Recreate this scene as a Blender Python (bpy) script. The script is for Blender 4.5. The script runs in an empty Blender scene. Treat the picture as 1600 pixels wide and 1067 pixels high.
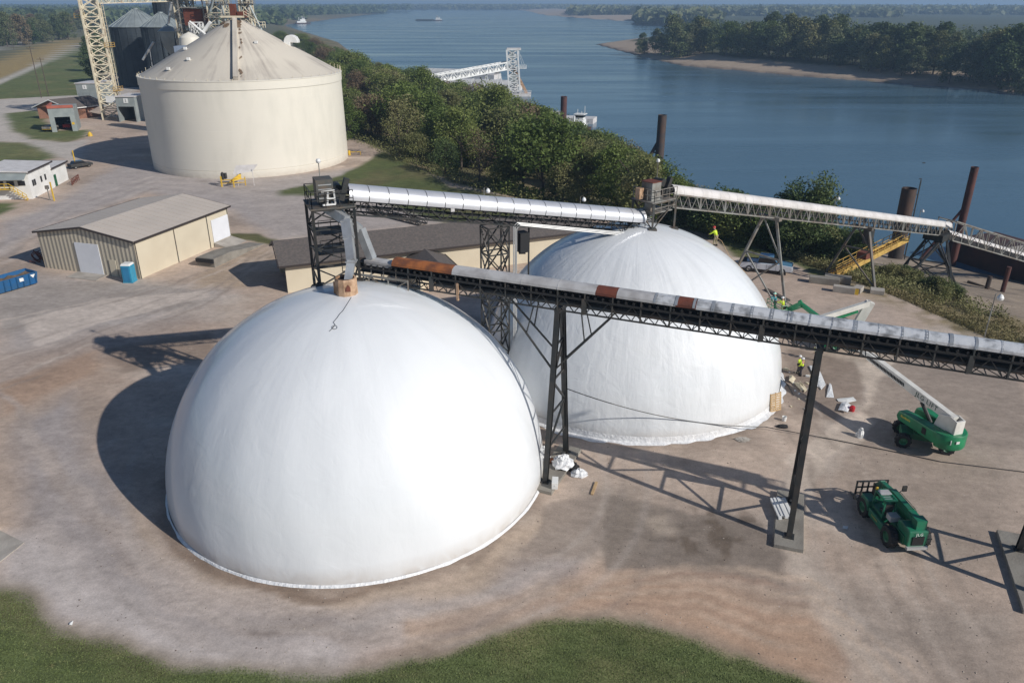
import bpy, math, random
import numpy as np
from mathutils import Vector, Matrix
random.seed(7); RNG = np.random.default_rng(11)
PI = math.pi; sin = math.sin; cos = math.cos
sc = bpy.context.scene; COL = sc.collection
V = Vector
# ------------------------------------------------------------------ camera survey (used to read positions off the site)
F = 1205.; CX = 800.; CY = 533.5; PT = math.atan(530/F); H = 31.0
CAMP = V((0, 0, H)); CF = V((0, cos(PT), -sin(PT))); CU = V((0, sin(PT), cos(PT)))
def ray(x, y): return (CF*F + V((1, 0, 0))*(x-CX) - CU*(y-CY)).normalized()
def G(x, y, z=0.): d = ray(x, y); return CAMP + d*((z-H)/d.z)
def AT(x, y, Y): d = ray(x, y); return CAMP + d*(Y/d.y)
def over(b, x, y): d = ray(x, y); return CAMP + d*((b[0]*d.x+b[1]*d.y)/(d.x**2+d.y**2))
# ------------------------------------------------------------------ materials
def newmat(name):
    m = bpy.data.materials.new(name); m.use_nodes = True; nt = m.node_tree
    return m, nt, nt.nodes['Principled BSDF']
def mat(name, c, rough=.6, metal=0., c2=None, scale=1., amt=.5, bump=0., bscale=None, spec=None, stretch=None, detail=5, lo=.4, hi=.62):
    m, nt, b = newmat(name); N = nt.nodes; L = nt.links
    b.inputs['Roughness'].default_value = rough; b.inputs['Metallic'].default_value = metal
    if spec is not None: b.inputs['Specular IOR Level'].default_value = spec
    if c2 is None: c2 = tuple(v*.72 for v in c)
    tc = N.new('ShaderNodeTexCoord'); src = tc.outputs['Object']
    if stretch:
        mp = N.new('ShaderNodeMapping'); mp.inputs['Scale'].default_value = stretch; L.new(src, mp.inputs['Vector']); src = mp.outputs['Vector']
    n = N.new('ShaderNodeTexNoise'); n.inputs['Scale'].default_value = scale; n.inputs['Detail'].default_value = detail; L.new(src, n.inputs['Vector'])
    r = N.new('ShaderNodeMapRange'); r.inputs['From Min'].default_value = lo; r.inputs['From Max'].default_value = hi; r.inputs['To Max'].default_value = amt
    L.new(n.outputs['Fac'], r.inputs['Value'])
    mx = N.new('ShaderNodeMix'); mx.data_type = 'RGBA'; mx.inputs['A'].default_value = (*c, 1); mx.inputs['B'].default_value = (*c2, 1)
    L.new(r.outputs['Result'], mx.inputs['Factor']); L.new(mx.outputs['Result'], b.inputs['Base Color'])
    if bump:
        n2 = N.new('ShaderNodeTexNoise'); n2.inputs['Scale'].default_value = bscale or scale*4; n2.inputs['Detail'].default_value = 4; L.new(src, n2.inputs['Vector'])
        bp = N.new('ShaderNodeBump'); bp.inputs['Strength'].default_value = bump; bp.inputs['Distance'].default_value = .1
        L.new(n2.outputs['Fac'], bp.inputs['Height']); L.new(bp.outputs['Normal'], b.inputs['Normal'])
    return m
M = {}
M['black'] = mat('black_steel', (.022, .026, .027), .55, 0, (.06, .05, .042), 1.5, .6)
M['dsteel'] = mat('weathered_dark_steel', (.07, .075, .072), .6, 0, (.15, .105, .07), 1.2, .7)
M['gsteel'] = mat('grey_steel', (.26, .26, .24), .55, 0, (.14, .10, .07), 1.0, .7)
M['pgalv'] = mat('galvanised_sheet', (.52, .54, .55), .42, .55, (.36, .36, .36), 1.2, .6, .15, 3)
M['silver'] = mat('silver_cover', (.70, .71, .74), .38, .5, (.55, .56, .6), .6, .5, .12, 1.2)
M['wcover'] = mat('white_cover', (.68, .65, .63), .5, 0, (.52, .49, .46), .8, .6, .1, 2)
M['gcover'] = mat('light_grey_cover', (.55, .54, .53), .45, .1, (.36, .34, .33), .9, .8, .15, 2)
M['scover'] = mat('worn_silver_cover', (.68, .69, .70), .32, .15, (.16, .165, .17), 1.3, .85, .35, 2, lo=.49, hi=.66)
M['rustor'] = mat('orange_rust', (.36, .12, .035), .8, 0, (.15, .055, .028), 1.3, .95, .3, 6)
M['rustrd'] = mat('red_brown_rust', (.16, .045, .025), .75, 0, (.09, .03, .02), 2, .7, .2, 6)
M['pilerust'] = mat('pile_rust', (.10, .035, .028), .8, 0, (.05, .025, .022), .5, .8, .3, 3)
M['piledark'] = mat('pile_dark', (.045, .038, .036), .75, 0, (.10, .05, .03), .5, .7, .3, 3)
M['tancollar'] = mat('tan_paint_flaking', (.50, .33, .21), .6, 0, (.22, .12, .06), 2.2, .8, .25, 6)
M['teleg'] = mat('telehandler_green', (.012, .165, .085), .42, 0, (.035, .12, .075), 2.2, .8)
M['dark'] = mat('dark_opening', (.012, .012, .013), .7)
M['rubber'] = mat('black_rubber', (.018, .018, .019), .75, bump=.3, bscale=20)
M['green'] = mat('green_paint', (.014, .235, .095), .38, 0, (.02, .14, .065), 1.6, .7)
M['green2'] = mat('dark_green_paint', (.01, .13, .055), .45, 0, (.02, .07, .04), 1.5, .7)
M['liftwhite'] = mat('cream_white_boom_paint', (.74, .72, .66), .4, 0, (.55, .52, .47), 1.2, .5)
M['white'] = mat('white_paint', (.78, .78, .76), .5, 0, (.62, .62, .6), .5, .6)
M['cream'] = mat('cream_wall_sheet', (.62, .55, .42), .5, 0, (.55, .48, .36), .4, .6)
M['roofbeige'] = mat('beige_metal_roof', (.56, .49, .42), .6, 0, (.50, .44, .38), .25, .8, .05, 2)
M['trim'] = mat('brown_trim', (.045, .035, .032), .5)
M['doorw'] = mat('white_door', (.74, .75, .78), .4, 0, (.66, .67, .7), 1, .5)
M['conc'] = mat('pale_concrete', (.42, .385, .34), .85, 0, (.30, .27, .235), .7, .8, .3, 8)
M['conc2'] = mat('dark_stained_concrete', (.27, .25, .215), .85, 0, (.19, .17, .145), .7, .8, .3, 8)
M['shingle'] = mat('dark_shingle_roof', (.105, .092, .085), .9, 0, (.155, .13, .115), 3.5, .8, .5, 14)
M['tank'] = None
M['greysheet'] = mat('grey_green_sheet', (.30, .33, .32), .6, 0, (.22, .25, .25), .5, .7)
M['silo'] = mat('weathered_silo_sheet', (.040, .052, .062), .7, .1, (.022, .028, .034), .25, .8, .3, 3)
M['siloroof'] = mat('silo_roof_sheet', (.34, .38, .38), .45, .3, (.24, .27, .27), .3, .7)
M['creamsteel'] = mat('cream_lattice_paint', (.70, .63, .47), .55, 0, (.30, .15, .08), 1.1, .6, lo=.52, hi=.7)
M['yellow'] = mat('yellow_paint', (.70, .46, .04), .45, 0, (.50, .30, .04), 1.5, .6)
M['yellow2'] = mat('ochre_stair_paint', (.58, .38, .10), .6, 0, (.34, .20, .06), 1.2, .7)
M['brick'] = mat('brown_brick', (.26, .13, .085), .85, 0, (.18, .09, .06), 2, .7)
M['redtrim'] = mat('faded_red_paint', (.42, .12, .08), .6)
M['glass'] = mat('dark_window_glass', (.015, .018, .022), .08)
M['blue'] = mat('blue_skip_paint', (.012, .10, .26), .45, 0, (.03, .09, .17), 1.5, .6)
M['teal'] = mat('blue_plastic', (.04, .30, .46), .4)
M['dirt'] = mat('brown_rubble', (.20, .14, .09), .95, 0, (.11, .075, .05), 3, .8, .6, 10)
M['truckw'] = mat('pickup_white', (.62, .65, .70), .22, .1)
M['truckb'] = mat('pickup_blue_sheen', (.13, .30, .46), .2, .25)
M['red'] = mat('red_plastic', (.50, .02, .03), .4)
M['film'] = mat('white_plastic_film', (.80, .80, .80), .3, 0, (.55, .56, .58), 3, .5, .8, 5)
M['foam'] = mat('yellowish_foam', (.68, .60, .45), .8, 0, (.5, .42, .28), 3, .7, .4, 8)
M['wood'] = mat('raw_timber', (.52, .36, .19), .8, 0, (.36, .23, .12), 2, .7)
M['skin'] = mat('skin', (.42, .24, .17), .5)
M['hiviz'] = mat('hi_viz_yellow_green', (.62, .80, .03), .6, 0, (.50, .66, .03), 6, .6)
M['tealcloth'] = mat('teal_cloth', (.03, .24, .30), .8)
M['navy'] = mat('dark_work_trousers', (.03, .028, .035), .85)
M['khaki'] = mat('khaki_trousers', (.30, .25, .15), .85)
M['hatw'] = mat('white_helmet', (.78, .78, .76), .35); M['hatg'] = mat('pale_green_helmet', (.45, .75, .6), .35); M['hatr'] = mat('red_helmet', (.55, .05, .04), .35)
M['hull'] = mat('rust_brown_hull', (.050, .026, .024), .7, 0, (.09, .04, .03), .4, .7, .2, 2)
M['letterg'] = mat('dark_green_lettering', (.01, .08, .05), .4); M['letterw'] = mat('white_lettering', (.75, .75, .72), .4)
M['lettery'] = mat('yellow_decal', (.75, .62, .1), .4); M['letterk'] = mat('dark_lettering', (.06, .06, .06), .5)
M['bark'] = mat('bark', (.11, .085, .065), .9, 0, (.06, .045, .035), 3, .8)
M['galv'] = mat('dull_conduit', (.55, .55, .54), .4, .3)
M['brownpipe'] = mat('white_dusty_barge_cover', (.66, .65, .63), .5, 0, (.5, .5, .48), .2, .7)
def corr_mat(name, c1, c2, axis, per):          # ribbed sheet: real ribs through bump, and a darker tone on alternate bands
    m, nt, b = newmat(name); N = nt.nodes; L = nt.links
    tc = N.new('ShaderNodeTexCoord'); dp = N.new('ShaderNodeVectorMath'); dp.operation = 'DOT_PRODUCT'; dp.inputs[1].default_value = axis
    L.new(tc.outputs['Object'], dp.inputs[0])
    mu = N.new('ShaderNodeMath'); mu.operation = 'MULTIPLY'; mu.inputs[1].default_value = 2*PI/per; L.new(dp.outputs['Value'], mu.inputs[0])
    s = N.new('ShaderNodeMath'); s.operation = 'SINE'; L.new(mu.outputs[0], s.inputs[0])
    r = N.new('ShaderNodeMapRange'); r.inputs['From Min'].default_value = -.25; r.inputs['From Max'].default_value = .35; L.new(s.outputs[0], r.inputs['Value'])
    mx = N.new('ShaderNodeMix'); mx.data_type = 'RGBA'; mx.inputs['A'].default_value = (*c1, 1); mx.inputs['B'].default_value = (*c2, 1)
    L.new(r.outputs['Result'], mx.inputs['Factor']); L.new(mx.outputs['Result'], b.inputs['Base Color'])
    bp = N.new('ShaderNodeBump'); bp.inputs['Strength'].default_value = .6; bp.inputs['Distance'].default_value = .05
    L.new(r.outputs['Result'], bp.inputs['Height']); L.new(bp.outputs['Normal'], b.inputs['Normal']); b.inputs['Roughness'].default_value = .5
    return m
def polar_mat(name, c, cd, rough, kang, kz, bump, dist, streak, coarse=.18, coat=0.):   # sheet wrapped round a vertical axis; wrinkles follow it
    m, nt, b = newmat(name); N = nt.nodes; L = nt.links
    tc = N.new('ShaderNodeTexCoord'); sp = N.new('ShaderNodeSeparateXYZ'); L.new(tc.outputs['Object'], sp.inputs[0])
    at = N.new('ShaderNodeMath'); at.operation = 'ARCTAN2'; L.new(sp.outputs['Y'], at.inputs[0]); L.new(sp.outputs['X'], at.inputs[1])
    a2 = N.new('ShaderNodeMath'); a2.operation = 'MULTIPLY'; a2.inputs[1].default_value = kang; L.new(at.outputs[0], a2.inputs[0])
    z2 = N.new('ShaderNodeMath'); z2.operation = 'MULTIPLY'; z2.inputs[1].default_value = kz; L.new(sp.outputs['Z'], z2.inputs[0])
    cb = N.new('ShaderNodeCombineXYZ'); L.new(a2.outputs[0], cb.inputs['X']); L.new(z2.outputs[0], cb.inputs['Y'])
    n = N.new('ShaderNodeTexNoise'); n.inputs['Scale'].default_value = 1.; n.inputs['Detail'].default_value = 5; n.inputs['Roughness'].default_value = .6; L.new(cb.outputs[0], n.inputs['Vector'])
    n2 = N.new('ShaderNodeTexNoise'); n2.inputs['Scale'].default_value = coarse; n2.inputs['Detail'].default_value = 4; L.new(tc.outputs['Object'], n2.inputs['Vector'])
    n3 = N.new('ShaderNodeTexNoise'); n3.inputs['Scale'].default_value = .8; n3.inputs['Detail'].default_value = 3; n3.inputs['Distortion'].default_value = 1.2; L.new(tc.outputs['Object'], n3.inputs['Vector'])
    ad = N.new('ShaderNodeMath'); ad.operation = 'MULTIPLY_ADD'; ad.inputs[1].default_value = .8; L.new(n3.outputs['Fac'], ad.inputs[0]); L.new(n.outputs['Fac'], ad.inputs[2])
    bp = N.new('ShaderNodeBump'); bp.inputs['Distance'].default_value = dist
    cz = N.new('ShaderNodeVectorMath'); cz.operation = 'MULTIPLY'; cz.inputs[1].default_value = (1, 1, 0); L.new(tc.outputs['Object'], cz.inputs[0]); ln = N.new('ShaderNodeVectorMath'); ln.operation = 'LENGTH'; L.new(cz.outputs[0], ln.inputs[0]); fr = N.new('ShaderNodeMapRange'); fr.inputs['From Min'].default_value = 1.; fr.inputs['From Max'].default_value = 9.; fr.inputs['To Min'].default_value = bump*.12; fr.inputs['To Max'].default_value = bump; L.new(ln.outputs['Value'], fr.inputs['Value']); L.new(fr.outputs['Result'], bp.inputs['Strength'])
    L.new(ad.outputs[0], bp.inputs['Height']); L.new(bp.outputs['Normal'], b.inputs['Normal'])
    mm = N.new('ShaderNodeMath'); mm.operation = 'MULTIPLY'; L.new(n.outputs['Fac'], mm.inputs[0]); L.new(n2.outputs['Fac'], mm.inputs[1])
    r = N.new('ShaderNodeMapRange'); r.inputs['From Min'].default_value = .24; r.inputs['From Max'].default_value = .42; r.inputs['To Max'].default_value = streak; L.new(mm.outputs[0], r.inputs['Value'])
    mx = N.new('ShaderNodeMix'); mx.data_type = 'RGBA'; mx.inputs['A'].default_value = (*c, 1); mx.inputs['B'].default_value = (*cd, 1)
    L.new(r.outputs['Result'], mx.inputs['Factor']); L.new(mx.outputs['Result'], b.inputs['Base Color'])
    dz_ = N.new('ShaderNodeMapRange'); dz_.inputs['From Min'].default_value = .1; dz_.inputs['From Max'].default_value = 1.3; dz_.inputs['To Min'].default_value = .9; dz_.inputs['To Max'].default_value = 0.; L.new(sp.outputs['Z'], dz_.inputs['Value'])
    dm = N.new('ShaderNodeMath'); dm.operation = 'MULTIPLY'; L.new(dz_.outputs[0], dm.inputs[0]); L.new(n3.outputs['Fac'], dm.inputs[1]); mx2 = N.new('ShaderNodeMix'); mx2.data_type = 'RGBA'; mx2.inputs['B'].default_value = (.42, .35, .28, 1); L.new(dm.outputs[0], mx2.inputs['Factor']); L.new(mx.outputs['Result'], mx2.inputs['A']); L.new(mx2.outputs['Result'], b.inputs['Base Color'])
    b.inputs['Roughness'].default_value = rough; b.inputs['Coat Weight'].default_value = coat; b.inputs['Coat Roughness'].default_value = .13; b.inputs['Specular IOR Level'].default_value = .3
    return m
M['dome'] = polar_mat('white_membrane', (.755, .775, .79), (.68, .70, .715), .5, 7., .13, .26, .10, .5, coat=.6)
M['dome2'] = polar_mat('white_membrane_creased', (.755, .775, .79), (.65, .67, .685), .5, 11., .14, .5, .12, .7, coat=.6)
M['tank'] = polar_mat('cream_tank_paint', (.73, .69, .60), (.63, .60, .52), .5, 10., .12, .12, .08, .6, .09)
M['tankroof'] = polar_mat('weathered_tank_roof', (.58, .53, .45), (.34, .30, .26), .6, 14., .12, .25, .08, .9, .14)
# ------------------------------------------------------------------ mesh builder
OFF = {}
def link(name, me, parent=None, loc=None):
    o = bpy.data.objects.new(name, me); COL.objects.link(o)
    if parent is not None: o.parent = parent
    elif loc is not None: o.location = loc
    return o
class MB:
    def __init__(s): s.v = []; s.f = []; s.m = []; s.cur = 0
    def add(s, vs, fs):
        b = len(s.v); s.v.extend([tuple(p) for p in vs]); s.f.extend([tuple(b+i for i in f) for f in fs]); s.m.extend([s.cur]*len(fs))
    def box(s, c, d, rz=0., taper=1.):
        c = V(c); hx, hy, hz = d[0]/2, d[1]/2, d[2]/2; R = Matrix.Rotation(rz, 3, 'Z'); vs = []
        for z, k in ((-hz, 1.), (hz, taper)):
            for x, y in ((-hx, -hy), (hx, -hy), (hx, hy), (-hx, hy)): vs.append(c+R@V((x*k, y*k, z)))
        s.add(vs, [(3, 2, 1, 0), (4, 5, 6, 7), (0, 1, 5, 4), (1, 2, 6, 5), (2, 3, 7, 6), (3, 0, 4, 7)])
    def beam(s, a, b, w, h=None, up=(0, 0, 1)):
        a = V(a); b = V(b); h = h or w; d = (b-a)
        if d.length < 1e-6: return
        d.normalize(); u = V(up)
        if abs(d.dot(u)) > .98: u = V((0, 1, 0)) if abs(d.y) < .9 else V((1, 0, 0))
        sd = d.cross(u).normalized(); u = sd.cross(d).normalized(); vs = []
        for p in (a, b):
            for x, y in ((-1, -1), (1, -1), (1, 1), (-1, 1)): vs.append(p+sd*(x*w/2)+u*(y*h/2))
        s.add(vs, [(0, 1, 2, 3), (7, 6, 5, 4), (0, 4, 5, 1), (1, 5, 6, 2), (2, 6, 7, 3), (3, 7, 4, 0)])
    def tube(s, pts, r, n=8, r2=None, cap=True):
        pts = [V(p) for p in pts]; r2 = r if r2 is None else r2; k = len(pts); rings = []
        ref = V((0, 0, 1)); d0 = (pts[1]-pts[0]).normalized()
        if abs(d0.z) > .95: ref = V((1, 0, 0))
        for i, p in enumerate(pts):
            d = (pts[min(i+1, k-1)]-pts[max(i-1, 0)]).normalized(); a = d.cross(ref).normalized(); b = a.cross(d)
            rr = r+(r2-r)*i/(k-1); rings += [p+(a*cos(t)+b*sin(t))*rr for t in [2*PI*j/n for j in range(n)]]
        fs = [(i*n+j, i*n+(j+1) % n, (i+1)*n+(j+1) % n, (i+1)*n+j) for i in range(k-1) for j in range(n)]
        if cap: fs += [tuple(range(n-1, -1, -1)), tuple((k-1)*n+j for j in range(n))]
        s.add(rings, fs)
    def lathe(s, c, prof, n=32, a0=0., a1=2*PI):
        c = V(c); full = abs(a1-a0-2*PI) < 1e-6; m = n if full else n+1; vs = []
        for r, z in prof: vs += [c+V((r*cos(a0+(a1-a0)*j/n), r*sin(a0+(a1-a0)*j/n), z)) for j in range(m)]
        fs = []
        for i in range(len(prof)-1):
            for j in range(n):
                j2 = (j+1) % m; fs.append((i*m+j, i*m+j2, (i+1)*m+j2, (i+1)*m+j))
        s.add(vs, fs)
    def prism(s, poly, z0, z1):
        n = len(poly); vs = [(p[0], p[1], z0) for p in poly]+[(p[0], p[1], z1) for p in poly]
        s.add(vs, [tuple(range(n-1, -1, -1)), tuple(range(n, 2*n))]+[(i, (i+1) % n, n+(i+1) % n, n+i) for i in range(n)])
    def face(s, pts, th=0.):
        pts = [V(p) for p in pts]
        if not th: s.add(pts, [tuple(range(len(pts)))]); return
        nrm = (pts[1]-pts[0]).cross(pts[2]-pts[0]).normalized()*th; n = len(pts)
        s.add(pts+[p-nrm for p in pts], [tuple(range(n)), tuple(range(2*n-1, n-1, -1))]+[(i, n+i, n+(i+1) % n, (i+1) % n) for i in range(n)])
    def side(s, poly, y0, y1, tf=None):            # x-z outline extruded along y, optional transform
        n = len(poly); vs = [V((p[0], y0, p[1])) for p in poly]+[V((p[0], y1, p[1])) for p in poly]
        if tf: vs = [tf@p for p in vs]
        s.add(vs, [tuple(range(n)), tuple(range(2*n-1, n-1, -1))]+[((i+1) % n, i, n+i, n+(i+1) % n) for i in range(n)])
    def wheel(s, c, r, w, n=20):                    # axis along y, local
        cx, cy, cz = c; pr = [(r*.55, -w/2), (r*.93, -w/2), (r, -w/2+.05), (r, w/2-.05), (r*.93, w/2), (r*.55, w/2), (r*.55, -w/2)]
        vs = []
        for q, yy in pr: vs += [V((cx+q*cos(2*PI*j/n), cy+yy, cz+q*sin(2*PI*j/n))) for j in range(n)]
        s.add(vs, [(i*n+j, i*n+(j+1) % n, (i+1)*n+(j+1) % n, (i+1)*n+j) for i in range(len(pr)-1) for j in range(n)])
    def rim(s, c, r, w, n=16):
        cx, cy, cz = c; vs = []
        for q, yy in ((r, -w/2), (r*.75, -w/2+.06), (r*.3, -w/2+.03), (0.001, -w/2), (0.001, w/2), (r*.3, w/2-.03), (r*.75, w/2-.06), (r, w/2)):
            vs += [V((cx+q*cos(2*PI*j/n), cy+yy, cz+q*sin(2*PI*j/n))) for j in range(n)]
        s.add(vs, [(i*n+j, i*n+(j+1) % n, (i+1)*n+(j+1) % n, (i+1)*n+j) for i in range(7) for j in range(n)])
    def build(s, name, mats, parent=None, loc=None, smooth=False, bevel=0.):
        if not isinstance(mats, (list, tuple)): mats = [mats]
        me = bpy.data.meshes.new(name); off = V((0, 0, 0))
        if parent is not None: off = OFF.get(parent.name, V((0, 0, 0)))
        elif loc is not None: off = V(loc)
        me.from_pydata([tuple(V(p)-off) for p in s.v], [], s.f)
        for k in mats: me.materials.append(M[k] if isinstance(k, str) else k)
        if len(mats) > 1: me.polygons.foreach_set('material_index', s.m)
        if smooth:
            me.polygons.foreach_set('use_smooth', [True]*len(s.f)); me.set_sharp_from_angle(angle=math.radians(smooth if smooth > 1 else 40))
        me.update(); o = link(name, me, parent, loc); OFF[o.name] = off
        if bevel:
            b = o.modifiers.new('Bevel', 'BEVEL'); b.width = bevel; b.segments = 2; b.limit_method = 'ANGLE'
        return o
def tag(o, label, cat, group=None):
    o['label'] = label; o['category'] = cat
    if group: o['group'] = group
    return o
def thing(name, label, cat, loc=(0, 0, 0), rz=0., group=None, local=False):
    o = bpy.data.objects.new(name, None); COL.objects.link(o); o.location = loc; o.rotation_euler.z = rz; o.empty_display_size = .5
    OFF[o.name] = V((0, 0, 0)) if local else V(loc)
    return tag(o, label, cat, group)
def struct(o): o['kind'] = 'structure'; return o
def copy_tree(o, parent=None):
    c = o.copy(); COL.objects.link(c); c.parent = parent; OFF[c.name] = OFF.get(o.name, V((0, 0, 0)))
    for ch in o.children: copy_tree(ch, c)
    return c
def text(name, body, size, mtx, material, parent, ext=.004):
    cu = bpy.data.curves.new(name, 'FONT'); cu.body = body; cu.size = size; cu.align_x = 'CENTER'; cu.align_y = 'CENTER'; cu.extrude = ext
    cu.space_character = 1.2; t = bpy.data.objects.new('tmp', cu); COL.objects.link(t); bpy.context.view_layer.update()
    me = bpy.data.meshes.new_from_object(t.evaluated_get(bpy.context.evaluated_depsgraph_get())); bpy.data.objects.remove(t); bpy.data.curves.remove(cu)
    me.transform(mtx); me.materials.clear(); me.materials.append(M[material]); me.name = name
    o = link(name, me, parent); OFF[o.name] = V((0, 0, 0)); return o
def frame_m(origin, xdir, ydir):
    x = V(xdir).normalized(); z = x.cross(V(ydir)).normalized(); y = z.cross(x); m = Matrix((x, y, z)).transposed().to_4x4(); m.translation = V(origin); return m
# lattice helpers
def truss(mb, a, b, w, d, n, ch=.12, br=.07, up=V((0, 0, 1)), posts=True, xb=False, bottom=True, top=False):
    a = V(a); b = V(b); dr = (b-a).normalized(); sd = dr.cross(up).normalized()*(w/2); u = up*d
    for s_ in (-1, 1):
        for k in (0, 1): mb.beam(a+sd*s_+u*k, b+sd*s_+u*k, ch)
        for i in range(n+1):
            p = a.lerp(b, i/n)+sd*s_
            if posts: mb.beam(p, p+u, br)
            if i < n:
                q = a.lerp(b, (i+1)/n)+sd*s_
                if i % 2 == 0 or xb: mb.beam(p, q+u, br)
                if i % 2 == 1 or xb: mb.beam(p+u, q, br)
    for i in range(n+1):
        p = a.lerp(b, i/n)
        if bottom: mb.beam(p-sd, p+sd, br)
        if top: mb.beam(p-sd+u, p+sd+u, br)
        if bottom and i < n: q = a.lerp(b, (i+1)/n); mb.beam(p-sd, q+sd, br*.8)
def lattice(mb, base4, top4, n, col=.18, br=.09, x=True, hz=True):
    B = [V(p) for p in base4]; T = [V(p) for p in top4]
    for i in range(4): mb.beam(B[i], T[i], col)
    for k in range(n+1):
        R = [B[i].lerp(T[i], k/n) for i in range(4)]
        for i in range(4):
            if hz: mb.beam(R[i], R[(i+1) % 4], br)
            if k < n:
                U = [B[j].lerp(T[j], (k+1)/n) for j in range(4)]
                if x or (k+i) % 2 == 0: mb.beam(R[i], U[(i+1) % 4], br)
                if x or (k+i) % 2 == 1: mb.beam(R[(i+1) % 4], U[i], br)
def rail(mb, pts, h=1.05, r=.045, step=1.4, closed=False):
    pts = [V(p) for p in pts]; P = pts+[pts[0]] if closed else pts
    for a, b in zip(P[:-1], P[1:]):
        for k in (.5, 1.): mb.beam(a+V((0, 0, h*k)), b+V((0, 0, h*k)), r)
        n = max(1, round((b-a).length/step))
        for i in range(n+1): p = a.lerp(b, i/n); mb.beam(p, p+V((0, 0, h)), r)
def vault(mb, a, b, r, h, n=10, seam=0., gap=.02, lift=0., a0=0., a1=PI, th=.03, seams=True, wob=0.):
    a = V(a); b = V(b); dr = (b-a).normalized(); sd = dr.cross(V((0, 0, 1))).normalized(); up = sd.cross(dr)
    if up.z < 0: up = -up
    k = max(1, round((b-a).length/seam)) if seam else 1
    rnd = random.Random(5)
    for i in range(k):
        p = a.lerp(b, i/k); q = a.lerp(b, (i+1)/k); wj = rnd.uniform(-wob, wob)
        for (p0, q0, rr) in ((p, q-dr*(gap if seam else 0), 1.),)+(((q-dr*.03, q+dr*.03, 1.025),) if seam and seams and i < k-1 else ()):
            vs = []
            for e in (p0, q0):
                for sc_ in (1., 1-th/r):
                    for j in range(n+1):
                        t = a0+(a1-a0)*j/n; vs.append(e+sd*(cos(t)*r*rr*sc_)+up*(sin(t)*h*rr*sc_+lift+wj))
            m = n+1; fs = []
            for j in range(n): fs += [(j, j+1, 2*m+j+1, 2*m+j), (m+j+1, m+j, 3*m+j, 3*m+j+1), (j+1, j, m+j, m+j+1), (2*m+j, 2*m+j+1, 3*m+j+1, 3*m+j)]
            fs += [(0, 2*m, 3*m, m), (n, m+n, 3*m+n, 2*m+n)]
            mb.add(vs, fs)
# ------------------------------------------------------------------ terrain
def vnoise(x, y, s, seed=0):
    x = np.asarray(x)/s; y = np.asarray(y)/s; xi = np.floor(x).astype(np.int64); yi = np.floor(y).astype(np.int64); fx = x-xi; fy = y-yi
    def h(a, b):
        n = (a*374761393+b*668265263+seed*974711) & 0xffffffff; n = ((n ^ (n >> 13))*1274126177) & 0xffffffff; return ((n ^ (n >> 16)) & 0xffff)/65535.
    u = fx*fx*(3-2*fx); v = fy*fy*(3-2*fy)
    return (h(xi, yi)*(1-u)+h(xi+1, yi)*u)*(1-v)+(h(xi, yi+1)*(1-u)+h(xi+1, yi+1)*u)*v
def fbm(x, y, s, o=4, seed=0): return sum(vnoise(x, y, s/2**i, seed+i)*.5**i for i in range(o))/sum(.5**i for i in range(o))
BANK = [(-3000, 7000), (-560, 3400), (-450, 1500), (-230, 900), (-110, 450), (-52, 250), (-40, 198), (-28.6, 176), (-12, 146), (6, 127), (30, 110), (37, 97), (41, 90), (44, 83.5), (46.8, 75.2), (48.8, 68.2), (58, 50), (85, 10), (120, -60), (300, -400)]
SHORE = [(-3000, 7400), (-529, 3468), (-431, 1558), (-190, 900), (-82, 500), (-28, 330), (5, 250), (32, 180), (52, 148), (64, 132), (74, 120), (88, 106), (108, 76), (135, 20), (180, -60), (380, -400)]
WZ = -9.
def sdist(x, y, line):      # signed distance to polyline, + on the river side (right of it)
    x = np.asarray(x, float); y = np.asarray(y, float); best = np.full(x.shape, 1e12); sg = np.ones(x.shape)
    for (ax, ay), (bx, by) in zip(line[:-1], line[1:]):
        dx, dy = bx-ax, by-ay; t = np.clip(((x-ax)*dx+(y-ay)*dy)/(dx*dx+dy*dy), 0, 1)
        qx = x-(ax+t*dx); qy = y-(ay+t*dy); d = qx*qx+qy*qy; cr = dx*(y-ay)-dy*(x-ax)
        m = d < best; best = np.where(m, d, best); sg = np.where(m, np.sign(cr), sg)
    return np.sqrt(best)*sg
# far shores: land polygons of the other side (z above water)
FARP = [G(*p, WZ) for p in [(930, 70), (985, 85), (1060, 103), (1130, 109), (1250, 120), (1400, 131), (1600, 146), (1800, 162)]]
FAR1 = [(p.x, p.y) for p in FARP]+[(900, 300), (6000, 200), (6000, 3000), (500, 1400), (260, 1130), (130, 950)]
FAR2 = [(G(*p, WZ).x, G(*p, WZ).y) for p in [(845, 24), (930, 31), (1045, 38), (1060, 40)]]+[(700, 1500), (6000, 2500), (30000, 6000), (30000, 9000), (-400, 9000), (60, 4200), (90, 3200)]
def poly_sd(x, y, poly):    # + inside
    x = np.asarray(x, float); y = np.asarray(y, float); best = np.full(x.shape, 1e12); ins = np.zeros(x.shape, bool); n = len(poly)
    for i in range(n):
        ax, ay = poly[i][0], poly[i][1]; bx, by = poly[(i+1) % n][0], poly[(i+1) % n][1]; dx, dy = bx-ax, by-ay
        t = np.clip(((x-ax)*dx+(y-ay)*dy)/(dx*dx+dy*dy+1e-9), 0, 1); qx = x-(ax+t*dx); qy = y-(ay+t*dy); best = np.minimum(best, qx*qx+qy*qy)
        if by != ay: c = ((ay > y) != (by > y)) & (x < (bx-ax)*(y-ay)/(by-ay)+ax); ins ^= c
    return np.sqrt(best)*np.where(ins, 1, -1)
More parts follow.
